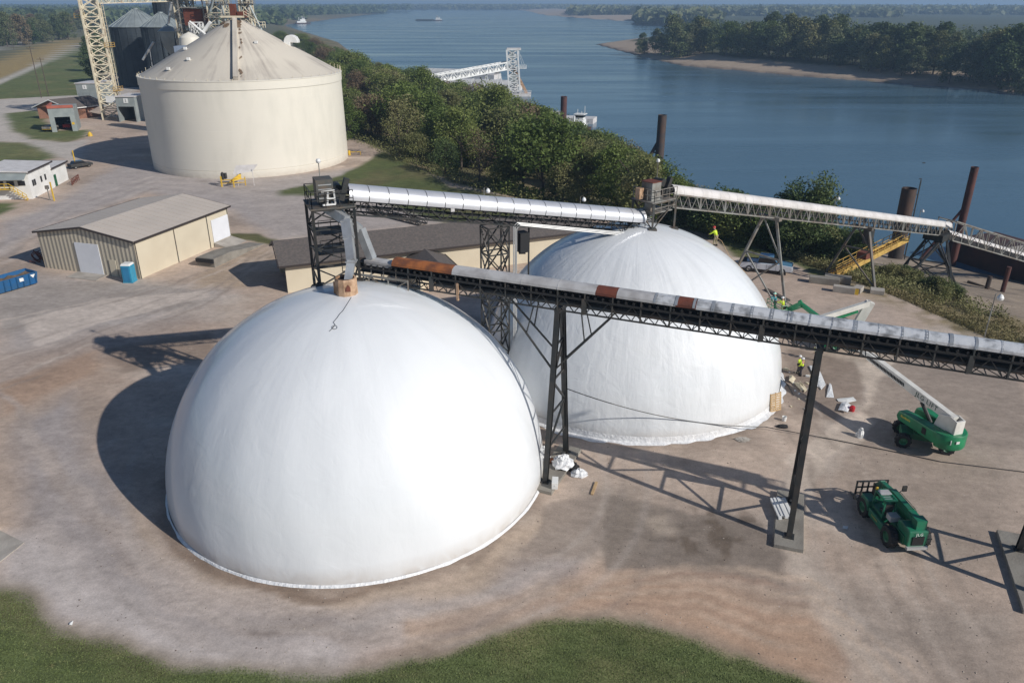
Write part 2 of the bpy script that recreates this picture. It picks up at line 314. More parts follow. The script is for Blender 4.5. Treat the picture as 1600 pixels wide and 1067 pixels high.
def gz(x, y):
    x = np.asarray(x, float); y = np.asarray(y, float)
    b = sdist(x, y, BANK); s = sdist(x, y, SHORE)
    t = np.clip(b/(np.abs(b)+np.abs(s)+1e-6), 0, 1); z = np.where(b <= 0, 0., np.where(s < 0, (WZ)*(t**.8), WZ-np.clip(s*.15, 0, 4)))
    z = z+np.where((b > 0) & (s < 0), (fbm(x, y, 6, 3, 3)-.5)*1.2*np.clip(b/6, 0, 1)*np.clip(-s/6, 0, 1), 0)
    for P_, w in ((FAR1, 45.), (FAR2, 120.)):
        d = poly_sd(x, y, P_); z = np.where(d > 0, np.minimum(WZ+.1+d*(5.5/w), WZ+5.5+np.clip((d-w)/60, 0, 1)), z)
    lev = poly_sd(x, y, [(-330, 640), (-205, 352), (-190, 300), (-400, 300), (-700, 640)])*0
    return z+lev
def gzs(x, y): return float(gz(np.array([x]), np.array([y]))[0])
def pxp(pts): return [(G(*p).x, G(*p).y) for p in pts]
def spacing():
    def geo(a, st, f, lim):
        o = []; 
        while abs(a) < lim: a += st; st *= f; o.append(a)
        return o
    xs = list(np.arange(-76, 62, .28)); xr = list(np.arange(62, 330, 3.)); xl = list(np.arange(-76, -260, -1.6))
    X = geo(xl[-1], -5, 1.13, 30000)[::-1]+xl[::-1]+xs+xr[1:]+geo(xr[-1], 8, 1.13, 30000)
    ys = list(np.arange(24, 112, .28))+list(np.arange(112, 128, .5)); y2 = list(np.arange(128, 360, 1.6)); y3 = list(np.arange(360, 900, 6.))
    Y = [-400, -200, -100, -40, 0, 10, 18, 22]+ys+y2+y3+geo(y3[-1], 10, 1.14, 30000)
    return np.array(sorted(set(X))), np.array(sorted(set(Y)))
XS, YS = spacing(); GX, GY = np.meshgrid(XS, YS); gx = GX.ravel(); gy = GY.ravel(); GZ = gz(gx, gy)
wx = gx+(fbm(gx, gy, 3.5, 5, 21)-.5)*1.9; wy = gy+(fbm(gx, gy, 3.5, 5, 31)-.5)*1.9
colr = np.zeros((len(gx), 3)); grassm = np.zeros(len(gx))
def paint(mask, c, g=None):
    global colr, grassm
    m = np.clip(mask, 0, 1)[:, None]; colr = colr*(1-m)+np.array(c)*m
    if g is not None: grassm = grassm*(1-m[:, 0])+g*m[:, 0]
def soft(poly, w=.5, warp=True): return np.clip(poly_sd(wx if warp else gx, wy if warp else gy, poly)/w+.5, 0, 1)
n_a = fbm(gx, gy, 9, 5, 1); n_b = fbm(gx*.5, gy, 3.2, 4, 5); n_c = fbm(gx, gy, 26, 3, 8)
colr[:] = (.400, .322, .265)
paint((n_c-.42)*3.2, (.44, .36, .30)); paint((n_a-.50)*5.5, (.31, .255, .215)); paint((n_b-.55)*5., (.48, .41, .35))
# far land and banks
isfar = np.clip((np.hypot(gx, gy)-380)/60, 0, 1); paint(isfar, (.12, .12, .07), .6)
# roads and yard tones
ROADU = pxp([(0, 350), (60, 330), (200, 250), (420, 280), (560, 265), (640, 330), (760, 340), (640, 352), (430, 372), (360, 330), (230, 300), (60, 360), (0, 400)])
paint(soft(ROADU, 3)*.9, (.34, .315, .31))
GREYBL = pxp([(0, 440), (60, 430), (190, 440), (360, 450), (330, 500), (150, 560), (0, 600)]); paint(soft(GREYBL, 3)*.8, (.34, .315, .305))
paint(soft(GREYBL, 4)*np.clip((n_b-.5)*4, 0, 1)*.6, (.42, .39, .37))
DRIVE = pxp([(30, 660), (110, 610), (150, 720), (240, 830), (370, 905), (560, 935), (720, 925), (900, 860), (900, 905), (760, 985), (560, 1040), (350, 1020), (150, 930), (40, 800)])
paint(soft(DRIVE, 2.2)*.9, (.32, .292, .285))
PALE = pxp([(0, 830), (60, 820), (160, 900), (300, 985), (450, 1015), (640, 1005), (600, 1042), (470, 1050), (270, 1028), (100, 965), (0, 915)])
paint(soft(PALE, 2)*.9, (.46, .425, .41))
TANP = pxp([(200, 760), (260, 850), (380, 905), (520, 925), (700, 905), (840, 800), (860, 820), (740, 930), (520, 955), (330, 930), (210, 850)]); paint(soft(TANP, 1.4)*.75, (.40, .32, .25))
RED = pxp([(620, 1000), (800, 940), (960, 880), (1160, 905), (1290, 960), (1330, 1067), (1250, 1075), (1060, 985), (870, 965), (700, 1012), (560, 1040)])
paint(soft(RED, 3.)*.8, (.41, .275, .19))
BRN = pxp([(0, 560), (170, 520), (330, 480), (350, 540), (170, 600), (0, 640)]); paint(soft(BRN, 5)*.6, (.33, .25, .195))
DKG = pxp([(930, 770), (1200, 800), (1250, 900), (1600, 960), (1600, 1080), (1380, 1080), (1300, 960), (1050, 880), (930, 850)]); paint(soft(DKG, 3)*.8, (.285, .24, .205))
RGT = pxp([(1240, 560), (1600, 560), (1600, 900), (1350, 860), (1300, 720), (1260, 640)]); paint(soft(RGT, 3)*.8, (.30, .25, .21))
CTR = pxp([(1330, 560), (1385, 590), (1375, 640), (1330, 690), (1240, 800), (1300, 910), (1400, 1000), (1450, 1090), (1385, 1090), (1290, 940), (1190, 810), (1260, 700), (1310, 640), (1345, 620)])
paint(soft(CTR, 1.2)*.65, (.40, .355, .315))
DK2 = pxp([(900, 750), (1000, 760), (990, 870), (900, 860)]); paint(soft(DK2, 2)*.5, (.255, .225, .195))
SMR = pxp([(380, 380), (440, 385), (440, 430), (380, 450), (300, 450), (330, 410)]); paint(soft(SMR, 2)*.6, (.40, .31, .22))
GRVL = pxp([(360, 280), (560, 262), (640, 310), (770, 345), (430, 372), (400, 330)]); paint(soft(GRVL, 3)*.7, (.36, .325, .305))
WH = pxp([(150, 395), (250, 440), (380, 470), (430, 520), (250, 490), (120, 460)]); paint(soft(WH, 2)*.35, (.42, .37, .32))
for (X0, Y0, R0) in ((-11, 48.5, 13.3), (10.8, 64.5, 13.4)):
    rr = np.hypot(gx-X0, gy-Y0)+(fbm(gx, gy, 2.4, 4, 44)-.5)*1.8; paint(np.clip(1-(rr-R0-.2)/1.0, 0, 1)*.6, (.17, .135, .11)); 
def stroke(pts, w, c, k, seed=0):
    P_ = pxp(pts); d = np.full(len(gx), 1e9)
    for (ax, ay), (bx, by) in zip(P_[:-1], P_[1:]):
        dx, dy = bx-ax, by-ay; t = np.clip(((wx-ax)*dx+(wy-ay)*dy)/(dx*dx+dy*dy), 0, 1); d = np.minimum(d, np.hypot(wx-ax-t*dx, wy-ay-t*dy))
    paint(np.exp(-(d/(w*1.5))**2)*min(1, k*1.7)*np.clip((fbm(gx, gy, 6, 3, seed)-.3)*3, .15, 1), c)
# sharp-edged patches: old paving, spread gravel, spilt soil
for pts, c, k, wd in (([(938, 772), (1000, 778), (1090, 800), (1190, 812), (1235, 870), (1225, 905), (1150, 900), (1040, 880), (940, 890)], (.20, .17, .145), .9, .35), ([(1000, 805), (1045, 800), (1060, 830), (1030, 838)], (.40, .34, .28), .7, .8),
    ([(1296, 600), (1362, 560), (1400, 560), (1378, 640), (1345, 690), (1288, 715), (1262, 742), (1225, 720), (1290, 672), (1340, 640), (1355, 602)], (.50, .43, .365), .95, .3), ([(1235, 735), (1290, 700), (1262, 850), (1290, 905), (1330, 985), (1430, 1090), (1350, 1090), (1270, 960), (1238, 880)], (.46, .395, .335), .85, .5),
    ([(1345, 640), (1400, 560), (1600, 560), (1600, 700), (1400, 690)], (.285, .24, .205), .85, .5), ([(1225, 545), (1330, 560), (1350, 600), (1310, 660), (1230, 640)], (.23, .185, .155), .85, .6), ([(1400, 520), (1480, 505), (1560, 545), (1500, 552)], (.45, .40, .35), .6, .8),
    ([(845, 790), (935, 775), (940, 850), (900, 870), (830, 860)], (.26, .22, .19), .8, .5), ([(0, 455), (80, 440), (240, 445), (330, 455), (300, 480), (120, 505), (0, 520)], (.31, .28, .255), .8, .5), ([(30, 500), (160, 470), (330, 452), (335, 462), (170, 500), (60, 540)], (.52, .46, .41), .75, .5),
    ([(160, 545), (330, 520), (340, 560), (200, 580)], (.22, .17, .135), .7, 1.), ([(0, 600), (150, 545), (165, 570), (0, 650)], (.34, .24, .175), .8, 1.2), ([(240, 800), (290, 850), (400, 905), (520, 925), (640, 912), (600, 925), (500, 942), (390, 925), (280, 870)], (.20, .15, .115), .8, .5),
    ([(1210, 480), (1380, 470), (1420, 520), (1340, 540), (1240, 520)], (.38, .315, .27), .6, 1.)): paint(soft(pxp(pts), wd)*k, c)
CL = soft(pxp([(1030, 800), (1110, 785), (1200, 815), (1215, 860), (1140, 885), (1060, 860)]), 1.5); paint(CL*np.clip((fbm(gx, gy, 1.1, 3, 99)-.54)*9, 0, 1)*.8, (.12, .095, .075))
rs = random.Random(17)
for k in range(11):
    o = k*11-40; dk = k % 2
    stroke([(20+o*.5, 640+o), (120+o*.3, 770+o*.8), (230, 880+o*.7), (380, 950+o*.55), (560, 978+o*.5), (740, 955+o*.5), (860, 915+o*.5)], .16, (.26, .22, .195) if dk else (.47, .41, .37), .42, k)
for k in range(9): o = k*14-50; stroke([(640, 985+o*.3), (860, 930+o*.4), (1080, 915+o*.6), (1260, 950+o), (1400, 1040+o), (1480, 1120+o)], .17, (.30, .21, .16) if k % 2 else (.47, .37, .29), .4, 30+k)
for k in range(8): o = k*16-60; stroke([(0, 560+o), (180, 500+o*.6), (340, 440+o*.5), (430, 385+o*.2)], .16, (.27, .23, .20) if k % 2 else (.48, .42, .37), .38, 50+k)
for k in range(6): o = k*20-50; stroke([(0, 400+o*.5), (120, 330+o*.3), (240, 285+o*.2), (460, 300+o*.25)], .3, (.26, .23, .21) if k % 2 else (.42, .38, .35), .35, 70+k)
for k in range(8): o = k*24-90; stroke([(1240+o, 600), (1330+o, 720), (1390+o*1.1, 880), (1500+o*1.2, 1080)], .15, (.24, .20, .17) if k % 2 else (.43, .37, .32), .35, 90+k)
for x_, y_, s in ((730, 712, .5), (1050, 830, .9), (955, 703, .4), (1160, 686, .6), (665, 888, .7), (728, 888, .35), (1000, 980, .5), (910, 965, .5), (320, 800, .6), (1500, 650, .7), (1180, 760, .5)):
    q = G(x_, y_); dd_ = np.hypot(wx-q.x, (wy-q.y)*1.3); paint(np.clip(1.2-dd_/s, 0, 1)*.7, (.15, .115, .09) if (x_+y_) % 2 else (.47, .40, .33))
# tyre tracks round the near dome
for k, (rad, w_) in enumerate(((17.2, .25), (18.9, .25), (20.6, .3), (22.3, .3))):
    rr = np.hypot((gx+10.5), (gy-49))-rad+(fbm(gx, gy, 14, 2, 60+k)-.5)*2.5; paint(np.exp(-(rr/w_)**2)*.28*(gy < 52), (.24, .21, .19) if k % 2 else (.42, .38, .35))
# grass and fields
def grass(pts, w=.9, c=(.120, .145, .055), c2=(.22, .195, .09), k=.5):
    m = soft(pxp(pts), w); paint(m, c, 1.); paint(m*np.clip((n_a-.5)*5, 0, 1)*k+m*np.clip((n_b-.52)*4, 0, 1)*k*.6, c2, 1.); return m
GR1 = [(-300, 830), (0, 925), (60, 955), (120, 985), (270, 1035), (400, 1052), (480, 1056), (600, 1043), (700, 1012), (780, 985), (870, 971), (960, 975), (1080, 992), (1160, 1020), (1250, 1067), (1330, 1120), (1400, 1400), (-400, 1400)]
e1 = poly_sd(wx, wy, pxp(GR1)); paint(np.clip(1-np.abs(e1+.3)/.8, 0, 1)*.6, (.20, .17, .13))
g1 = grass(GR1, .7, (.125, .155, .058), (.23, .205, .095), .65)
g1 = soft(pxp(GR1), .7)
paint(soft(pxp([(-100, 900), (0, 925), (120, 985), (270, 1035), (200, 1040), (60, 990), (-100, 960)]), 1.5)*.55, (.19, .165, .085), 1.)
for P_ in ([(5, 178), (60, 172), (85, 205), (140, 203), (132, 216), (105, 222), (50, 218), (20, 205)], [(-60, 222), (0, 222), (40, 224), (75, 235), (86, 246), (60, 252), (0, 262), (-60, 290)],
           [(-40, 318), (24, 318), (20, 328), (0, 336), (-40, 352)], [(-200, 150), (0, 130), (125, 73), (150, 90), (165, 145), (120, 150), (0, 155), (-200, 175)]):
    grass(P_, .8)
grass([(430, 300), (500, 285), (560, 262), (598, 235), (640, 250), (700, 290), (900, 330), (860, 345), (760, 346), (690, 350), (620, 325), (560, 305), (440, 306)], 1.5, (.095, .115, .04), (.17, .14, .07))
grass([(350, 365), (400, 365), (430, 375), (425, 382), (370, 374)], .8, (.12, .12, .05), (.2, .16, .09))
grass([(1110, 362), (1240, 403), (1340, 425), (1305, 445), (1240, 414), (1150, 402)], 1.0, (.10, .115, .04))
FIELD = pxp([(-200, 150), (0, 95), (60, 72), (125, 57), (130, 66), (80, 90), (0, 124), (-200, 190)]); paint(soft(FIELD, 2), (.30, .225, .10), .7)
paint(soft(pxp([(-200, 190), (0, 125), (60, 99), (124, 67), (129, 71), (62, 104), (0, 132), (-200, 210)]), .8, False), (.42, .40, .36), 0.)
paint(soft(pxp([(-200, 175), (0, 156), (60, 152), (125, 149), (215, 135), (215, 142), (140, 162), (60, 172), (8, 178), (20, 205), (50, 219), (105, 223), (135, 217), (125, 260), (80, 240), (40, 223), (0, 221), (-200, 240)]), 1.2)*.8, (.44, .42, .39), 0.)
paint(soft(pxp([(-100, 90), (0, 78), (60, 66), (100, 48), (60, 60), (0, 72), (-100, 84)]), 3), (.26, .25, .23), 0.)
# the bank below the yard
b_ = sdist(gx, gy, BANK)+(fbm(gx, gy, 5, 4, 71)-.5)*4; s_ = sdist(gx, gy, SHORE)
paint(np.clip((b_+4)/3, 0, 1)*(gx > 36)*(gy < 92)*(gy > 20)*np.clip((fbm(gx, gy, 2.2, 4, 77)-.38)*4, 0, 1), (.24, .19, .11), .8)
bm = np.clip(b_/2.5+.5, 0, 1)*(np.hypot(gx, gy) < 2500); paint(bm, (.12, .11, .055), .8)
paint(bm*np.clip((n_a-.45)*4, 0, 1), (.22, .175, .10), .8)
mud = np.clip((b_-14)/4, 0, 1)*(gx > 40)*(gy < 150); paint(mud, (.27, .225, .18), 0.); paint(mud*np.clip((n_b-.5)*5, 0, 1), (.17, .145, .12), 0.)
paint(np.clip(1-(-s_)/3.5, 0, 1)*(s_ < 0), (.17, .14, .11), 0.)
for P_, w in ((FAR1, 34.), (FAR2, 200.)):
    d = poly_sd(gx, gy, P_)+(fbm(gx, gy, 40, 4, 90)-.5)*22; paint((d > -5)*1., (.33, .27, .21), 0.); paint(np.clip(1-d/8, 0, 1)*(d > -5), (.22, .175, .14)); paint(np.clip((d-w)/6, 0, 1), (.07, .075, .04), 1.); paint((d > -5)*(gx > 430)*(gy > 900)*1., (.07, .08, .045), 1.)
paint((s_ > 0)*(poly_sd(gx, gy, FAR1) < -4)*(poly_sd(gx, gy, FAR2) < -4)*1., (.12, .10, .07), 0.)
tn = 1-grassm[:, None]; colr = colr*(1-tn)+colr*np.array((1.18, 1.14, 1.10))*tn
# classify faces
ny, nx = GX.shape; idx = np.arange(nx*ny).reshape(ny, nx)
quads = np.stack([idx[:-1, :-1], idx[:-1, 1:], idx[1:, 1:], idx[1:, :-1]], -1).reshape(-1, 4)
qc = lambda a: a[quads].mean(1)
qx = qc(gx); qy = qc(gy); qb = qc(b_); qg = qc(grassm); qr = np.hypot(qx, qy)
cls = np.zeros(len(quads), int)                                             # 0 yard
cls[(qg > .5)] = 1                                                        # grass
cls[(poly_sd(qx, qy, ROADU) > 0)] = 2                                      # road
cls[(qb > 0) & (qr < 2600)] = 3                                           # river bank
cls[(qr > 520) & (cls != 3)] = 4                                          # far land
cls[poly_sd(qx, qy, FAR1) > -6] = 5; cls[poly_sd(qx, qy, FAR2) > -20] = 5
def ground_mat():
    m, nt, b = newmat('ground_surface'); N = nt.nodes; L = nt.links
    a = N.new('ShaderNodeAttribute'); a.attribute_name = 'tone'; g = N.new('ShaderNodeAttribute'); g.attribute_name = 'turf'
    tc = N.new('ShaderNodeTexCoord')
    def noise(s, d, st=None, rough=.6):
        n = N.new('ShaderNodeTexNoise'); n.inputs['Scale'].default_value = s; n.inputs['Detail'].default_value = d; n.inputs['Roughness'].default_value = rough
        if st: mp = N.new('ShaderNodeMapping'); mp.inputs['Scale'].default_value = st; mp.inputs['Rotation'].default_value = (0, 0, .35); L.new(tc.outputs['Object'], mp.inputs['Vector']); L.new(mp.outputs['Vector'], n.inputs['Vector'])
        else: L.new(tc.outputs['Object'], n.inputs['Vector'])
        return n.outputs['Fac']
    def mr(x, a0, a1, b0, b1):
        r = N.new('ShaderNodeMapRange'); L.new(x, r.inputs['Value'])
        for k, v in zip(('From Min', 'From Max', 'To Min', 'To Max'), (a0, a1, b0, b1)): r.inputs[k].default_value = v
        return r.outputs['Result']
    def mul(x, y):
        r = N.new('ShaderNodeMath'); r.operation = 'MULTIPLY'; L.new(x, r.inputs[0]); L.new(y, r.inputs[1]); return r.outputs[0]
    def mix(f, x, y):
        r = N.new('ShaderNodeMix'); L.new(f, r.inputs['Factor']); L.new(x, r.inputs['A']); L.new(y, r.inputs['B']); return r.outputs['Result']
    soil = mul(mul(mr(noise(1.6, 9, (.85, 1.15, 1), .7), .3, .7, .82, 1.18), mr(noise(9, 6, None, .7), .3, .7, .84, 1.16)), mr(noise(.30, 7, (.8, 1.2, 1), .72), .32, .68, .82, 1.16))
    turf = mul(mul(mr(noise(1.1, 8, (.5, 1.4, 1)), .3, .7, .72, 1.3), mr(noise(9, 6, None, .75), .32, .68, .45, 1.55)), mr(noise(.25, 4), .3, .7, .85, 1.2))
    f = mix(g.outputs['Fac'], soil, turf)
    sc2 = N.new('ShaderNodeVectorMath'); sc2.operation = 'SCALE'; L.new(a.outputs['Color'], sc2.inputs[0]); L.new(f, sc2.inputs['Scale'])
    # scattered dark grit and pale pebbles
    vo = N.new('ShaderNodeTexVoronoi'); vo.inputs['Scale'].default_value = 1.6; L.new(tc.outputs['Object'], vo.inputs['Vector'])
    pe = mr(vo.outputs['Distance'], .045, .075, 1, 0); mx = N.new('ShaderNodeMix'); mx.data_type = 'RGBA'
    ng = N.new('ShaderNodeMath'); ng.operation = 'SUBTRACT'; ng.inputs[0].default_value = 1.; L.new(g.outputs['Fac'], ng.inputs[1])
    sx = N.new('ShaderNodeSeparateColor'); L.new(vo.outputs['Color'], sx.inputs[0]); pe2 = mul(mul(pe, ng.outputs[0]), mr(sx.outputs[0], .55, .6, 0, .8))
    pc = N.new('ShaderNodeMix'); pc.data_type = 'RGBA'; pc.inputs['A'].default_value = (.10, .085, .07, 1); pc.inputs['B'].default_value = (.52, .48, .44, 1); L.new(mr(sx.outputs[1], .6, .65, 0, 1), pc.inputs['Factor'])
    L.new(pe2, mx.inputs['Factor']); L.new(sc2.outputs[0], mx.inputs['A']); L.new(pc.outputs['Result'], mx.inputs['B']); L.new(mx.outputs['Result'], b.inputs['Base Color'])
    b.inputs['Roughness'].default_value = .92; b.inputs['Specular IOR Level'].default_value = .25
    bp = N.new('ShaderNodeBump'); bp.inputs['Distance'].default_value = .12
    L.new(mix(g.outputs['Fac'], mr(noise(5, 6), 0, 1, 0, .5), noise(7, 6, None, .8)), bp.inputs['Height']); L.new(mr(g.outputs['Fac'], 0, 1, .35, .9), bp.inputs['Strength']); L.new(bp.outputs['Normal'], b.inputs['Normal'])
    return m
GM = ground_mat()
for k, nm in enumerate(('yard', 'grass', 'road', 'river_bank', 'plain', 'far_bank')):
    q = quads[cls == k]
    if not len(q): continue
    u, inv = np.unique(q, return_inverse=True); inv = inv.reshape(-1, 4); me = bpy.data.meshes.new(nm)
    co = np.stack([gx[u], gy[u], GZ[u]], -1)
    me.vertices.add(len(u)); me.vertices.foreach_set('co', co.ravel()); me.loops.add(inv.size); me.loops.foreach_set('vertex_index', inv.ravel().astype(np.int32))
    me.polygons.add(len(inv)); me.polygons.foreach_set('loop_start', np.arange(0, inv.size, 4, dtype=np.int32)); me.update(calc_edges=True)
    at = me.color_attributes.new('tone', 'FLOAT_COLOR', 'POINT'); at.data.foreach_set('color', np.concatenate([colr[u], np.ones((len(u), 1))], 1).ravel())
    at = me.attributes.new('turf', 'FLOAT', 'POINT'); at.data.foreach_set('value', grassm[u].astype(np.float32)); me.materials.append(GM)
    me.polygons.foreach_set('use_smooth', [True]*len(inv)); me.update(); struct(link(nm, me))
# water
m, nt, b = newmat('river_water'); N = nt.nodes; L = nt.links
b.inputs['Roughness'].default_value = .16; b.inputs['IOR'].default_value = 1.33
tc = N.new('ShaderNodeTexCoord'); mp = N.new('ShaderNodeMapping'); mp.inputs['Scale'].default_value = (.35, 1, 1); mp.inputs['Rotation'].default_value = (0, 0, .1); L.new(tc.outputs['Object'], mp.inputs['Vector'])
n1 = N.new('ShaderNodeTexNoise'); n1.inputs['Scale'].default_value = 1.1; n1.inputs['Detail'].default_value = 5; L.new(mp.outputs[0], n1.inputs['Vector'])
n2 = N.new('ShaderNodeTexNoise'); n2.inputs['Scale'].default_value = .016; n2.inputs['Detail'].default_value = 7; n2.inputs['Distortion'].default_value = .6; n2.inputs['Roughness'].default_value = .68
mp2 = N.new('ShaderNodeMapping'); mp2.inputs['Scale'].default_value = (.28, 2.2, 1); L.new(tc.outputs['Object'], mp2.inputs['Vector']); L.new(mp2.outputs[0], n2.inputs['Vector'])
mr_ = N.new('ShaderNodeMapRange'); mr_.inputs['From Min'].default_value = .35; mr_.inputs['From Max'].default_value = .65; mr_.inputs['To Min'].default_value = .08; mr_.inputs['To Max'].default_value = .24; L.new(n2.outputs['Fac'], mr_.inputs['Value'])
rr_ = N.new('ShaderNodeMapRange'); rr_.inputs['From Min'].default_value = .35; rr_.inputs['From Max'].default_value = .65; rr_.inputs['To Min'].default_value = .07; rr_.inputs['To Max'].default_value = .30; L.new(n2.outputs['Fac'], rr_.inputs['Value']); L.new(rr_.outputs[0], b.inputs['Roughness'])
bp = N.new('ShaderNodeBump'); bp.inputs['Distance'].default_value = .22; L.new(mr_.outputs[0], bp.inputs['Strength']); L.new(n1.outputs['Fac'], bp.inputs['Height']); L.new(bp.outputs['Normal'], b.inputs['Normal'])
mx = N.new('ShaderNodeMix'); mx.data_type = 'RGBA'; mx.inputs['A'].default_value = (.068, .135, .190, 1); mx.inputs['B'].default_value = (.115, .195, .265, 1); L.new(mr_.outputs[0], mx.inputs['Factor']); L.new(mx.outputs['Result'], b.inputs['Base Color'])
M['water'] = m
mb = MB(); mb.face([(-30000, -400, WZ), (30000, -400, WZ), (30000, 30000, WZ), (-30000, 30000, WZ)]); struct(mb.build('river', 'water'))

# ------------------------------------------------------------------ domes
D1 = V((-11, 48.5, 0)); R1 = 13.3; D2 = V((10.8, 64.5, 0)); R2 = 13.4
def dome(name, label, c, R, mt, seed, torn):
    t = thing(name, label, 'storage dome', c); rnd = random.Random(seed); mb = MB(); n = 160; k = 60; vs = []
    for i in range(k+1):
        el = PI/2*i/k*.998
        for j in range(n):
            a = 2*PI*j/n; w = 1+.0016*sin(a*9+seed+3*sin(el*3))*cos(el)+.0012*sin(a*23+el*7)*cos(el)**2
            vs.append(c+V((R*w*cos(el)*cos(a), R*w*cos(el)*sin(a), R*w*sin(el))))
    mb.add(vs, [(i*n+j, i*n+(j+1) % n, (i+1)*n+(j+1) % n, (i+1)*n+j) for i in range(k) for j in range(n)])
    mb.build('shell', mt, t, smooth=True)
    mb = MB(); n = 300; vs = []
    for zz, ro in ((.55*min(1, torn*2), .02), (.10, .07), (.0, None)):     # ragged hem of loose membrane round the foot
        for j in range(n):
            a = 2*PI*j/n; q = ro if ro is not None else .07+torn*(abs(fbmj(a*R, seed))*1.)
            vs.append(c+V(((R+q)*cos(a), (R+q)*sin(a), zz+.012)))
    mb.add(vs, [(i*n+j, (i+1)*n+j, (i+1)*n+(j+1) % n, i*n+(j+1) % n) for i in range(2) for j in range(n)])
    mb.build('loose_hem', 'film', t); return t
def fbmj(x, s): return float(vnoise(np.array([x]), np.array([s*7.3]), .9, s)[0])*.7+float(vnoise(np.array([math.floor(x/1.7)*1.]), np.array([s*3.1]), 1., s+2)[0])*.6
t1 = dome('storage_dome', 'nearer white membrane dome with tan collar on its crown and dark steel tower above', D1, R1, 'dome', 3, .12)
# collar
cc = V((-11.0, 48.3, 13.0)); mb = MB(); mb.lathe(cc, [(.76, 0), (.74, 1.25), (.68, 1.38), (.60, 1.38), (.60, .2)], 12); mb.tube([cc+V((-.76, -.1, .3)), cc+V((-.76, -.1, 1.1))], .07)
cl = mb.build('collar', 'tancollar', t1)
mb = MB(); mb.face([cc+V((.08, -.775, .65)), cc+V((.42, -.665, .6)), cc+V((.42, -.665, .9)), cc+V((.28, -.72, 1.1)), cc+V((.14, -.76, .88))], .02); mb.build('rust_patch', 'rustrd', cl)
mb = MB(); mb.lathe(cc, [(.001, 1.24), (.6, 1.22)], 12); mb.build('dark_mouth', 'dark', cl)
# loose cable on the crown
def onD(x, y, D, R, l=.03):
    c = CAMP-D; d = ray(x, y); b = c.dot(d); q = b*b-(c.dot(c)-R*R); t = -b-math.sqrt(max(q, 0)); P_ = CAMP+d*t; return D+(P_-D).normalized()*(R+l)
mb = MB(); mb.tube([onD(x, y, D1, R1) for x, y in [(549, 465), (541, 478), (536, 486), (531, 491), (527, 497), (521, 504), (524, 508), (520, 513), (515, 518)]], .014, 5)
mb.tube([onD(523+4*cos(a), 512+3*sin(a), D1, R1, .04) for a in np.linspace(0, 11, 24)], .012, 5); tag(mb.build('cable', 'black', loc=D1+V((0, -1, R1))), 'thin dark cable lying loose down the crown of the nearer dome', 'cable')
t2 = dome('storage_dome', 'farther white membrane dome, creased, with torn hem and workers round it', D2, R2, 'dome2', 8, .55)
# ------------------------------------------------------------------ conveyor tower on the near dome
t = thing('transfer_tower', 'black steel transfer tower with railed platform standing over the nearer dome', 'tower', (-12, 52.5, 12.6))
zt = 18.1; PB = [G(488, 331, zt), G(553, 325, zt)]; PB = [V((PB[0].x, PB[0].y, zt)), V((PB[1].x, PB[1].y, zt))]
dx = (PB[1]-PB[0]).normalized(); dyv = V((-dx.y, dx.x, 0)); W_ = (PB[1]-PB[0]).length; DP = 3.0
T4 = [PB[0], PB[1], PB[1]+dyv*DP, PB[0]+dyv*DP]; 
def dz(p, D=D1, R=R1): 
    q = R*R-(p.x-D.x)**2-(p.y-D.y)**2; return math.sqrt(q) if q > 0 else 0
B4 = [V((p.x, p.y, dz(p)-.05)) for p in T4]
mb = MB(); lattice(mb, B4, T4, 4, .17, .09, x=False)
for i in range(4): mb.box(B4[i]+V((0, 0, .1)), (.5, .5, .25))
mb.build('frame', 'black', t)
mb = MB(); mb.prism([(p.x, p.y) for p in [T4[0]-dx*.15-dyv*.1, T4[1]+dx*.15-dyv*.1, T4[2]+dx*.15+dyv*.1, T4[3]-dx*.15+dyv*.1]], zt+.06, zt+.16); mb.build('deck', 'dsteel', t)
mb = MB(); rail(mb, [p+V((0, 0, .16)) for p in (T4[1], T4[0], T4[3], T4[2])], 1.1, .05, 1.0); mb.build('railing', 'black', t)
# inner landings and stairs
mb = MB()
for zz, f in ((16.3, .5), (14.9, .5)):
    c = (T4[0]+T4[1]+T4[2]+T4[3])/4; c = V((c.x, c.y, zz)); mb.box(c-dx*.3, (W_*.75, DP*.7, .07), math.atan2(dx.y, dx.x))
    q = [c+dx*a*W_*.37+dyv*b*DP*.35 for a, b in ((-1, -1), (.6, -1))]; rail(mb, q, 1., .04, 1.)
mb.build('landing', 'black', t)
mb = MB(); lq = T4[1]-dx*.5+dyv*(DP-.3)
for s_ in (-.22, .22): mb.beam(V((lq.x, lq.y, 12.6))+dx*s_, V((lq.x, lq.y, zt+1.))+dx*s_, .05)
for i in range(20): mb.beam(V((lq.x, lq.y, 12.8+.28*i))-dx*.22, V((lq.x, lq.y, 12.8+.28*i))+dx*.22, .035)
mb.build('ladder', 'black', t)
# head pulley housing + motor
h0 = T4[1]-dx*1.75+dyv*1.2+V((0, 0, .16)); mb = MB(); rz = math.atan2(dx.y, dx.x)
mb.box(h0+V((0, 0, 1.05)), (1.15, 1.3, 1.5), rz); mb.box(h0+V((0, 0, .3)), (.7, .8, .6), rz); hh = mb.build('head_housing', 'dsteel', t)
mb = MB(); 
for k in range(4): mb.box(h0-dyv*.67+V((0, 0, .55+.3*k)), (.9, .03, .06), rz)
mb.build('louvre', 'pgalv', hh)
mb = MB(); mb.beam(h0+dx*1.05-dyv*.5+V((0, 0, .3)), h0+dx*1.55-dyv*.5+V((0, 0, 1.75)), .45, .35); mb.tube([h0+dx*.8-dyv*.8+V((0, 0, .8)), h0+dx*.8+dyv*.0+V((0, 0, .8))], .25, 12); mb.tube([h0+dx*1.0+V((0, 0, .95)), h0+dx*1.0+dyv*1.1+V((0, 0, 1.))], .3, 12)
mb.build('drive_motor', 'black', t)
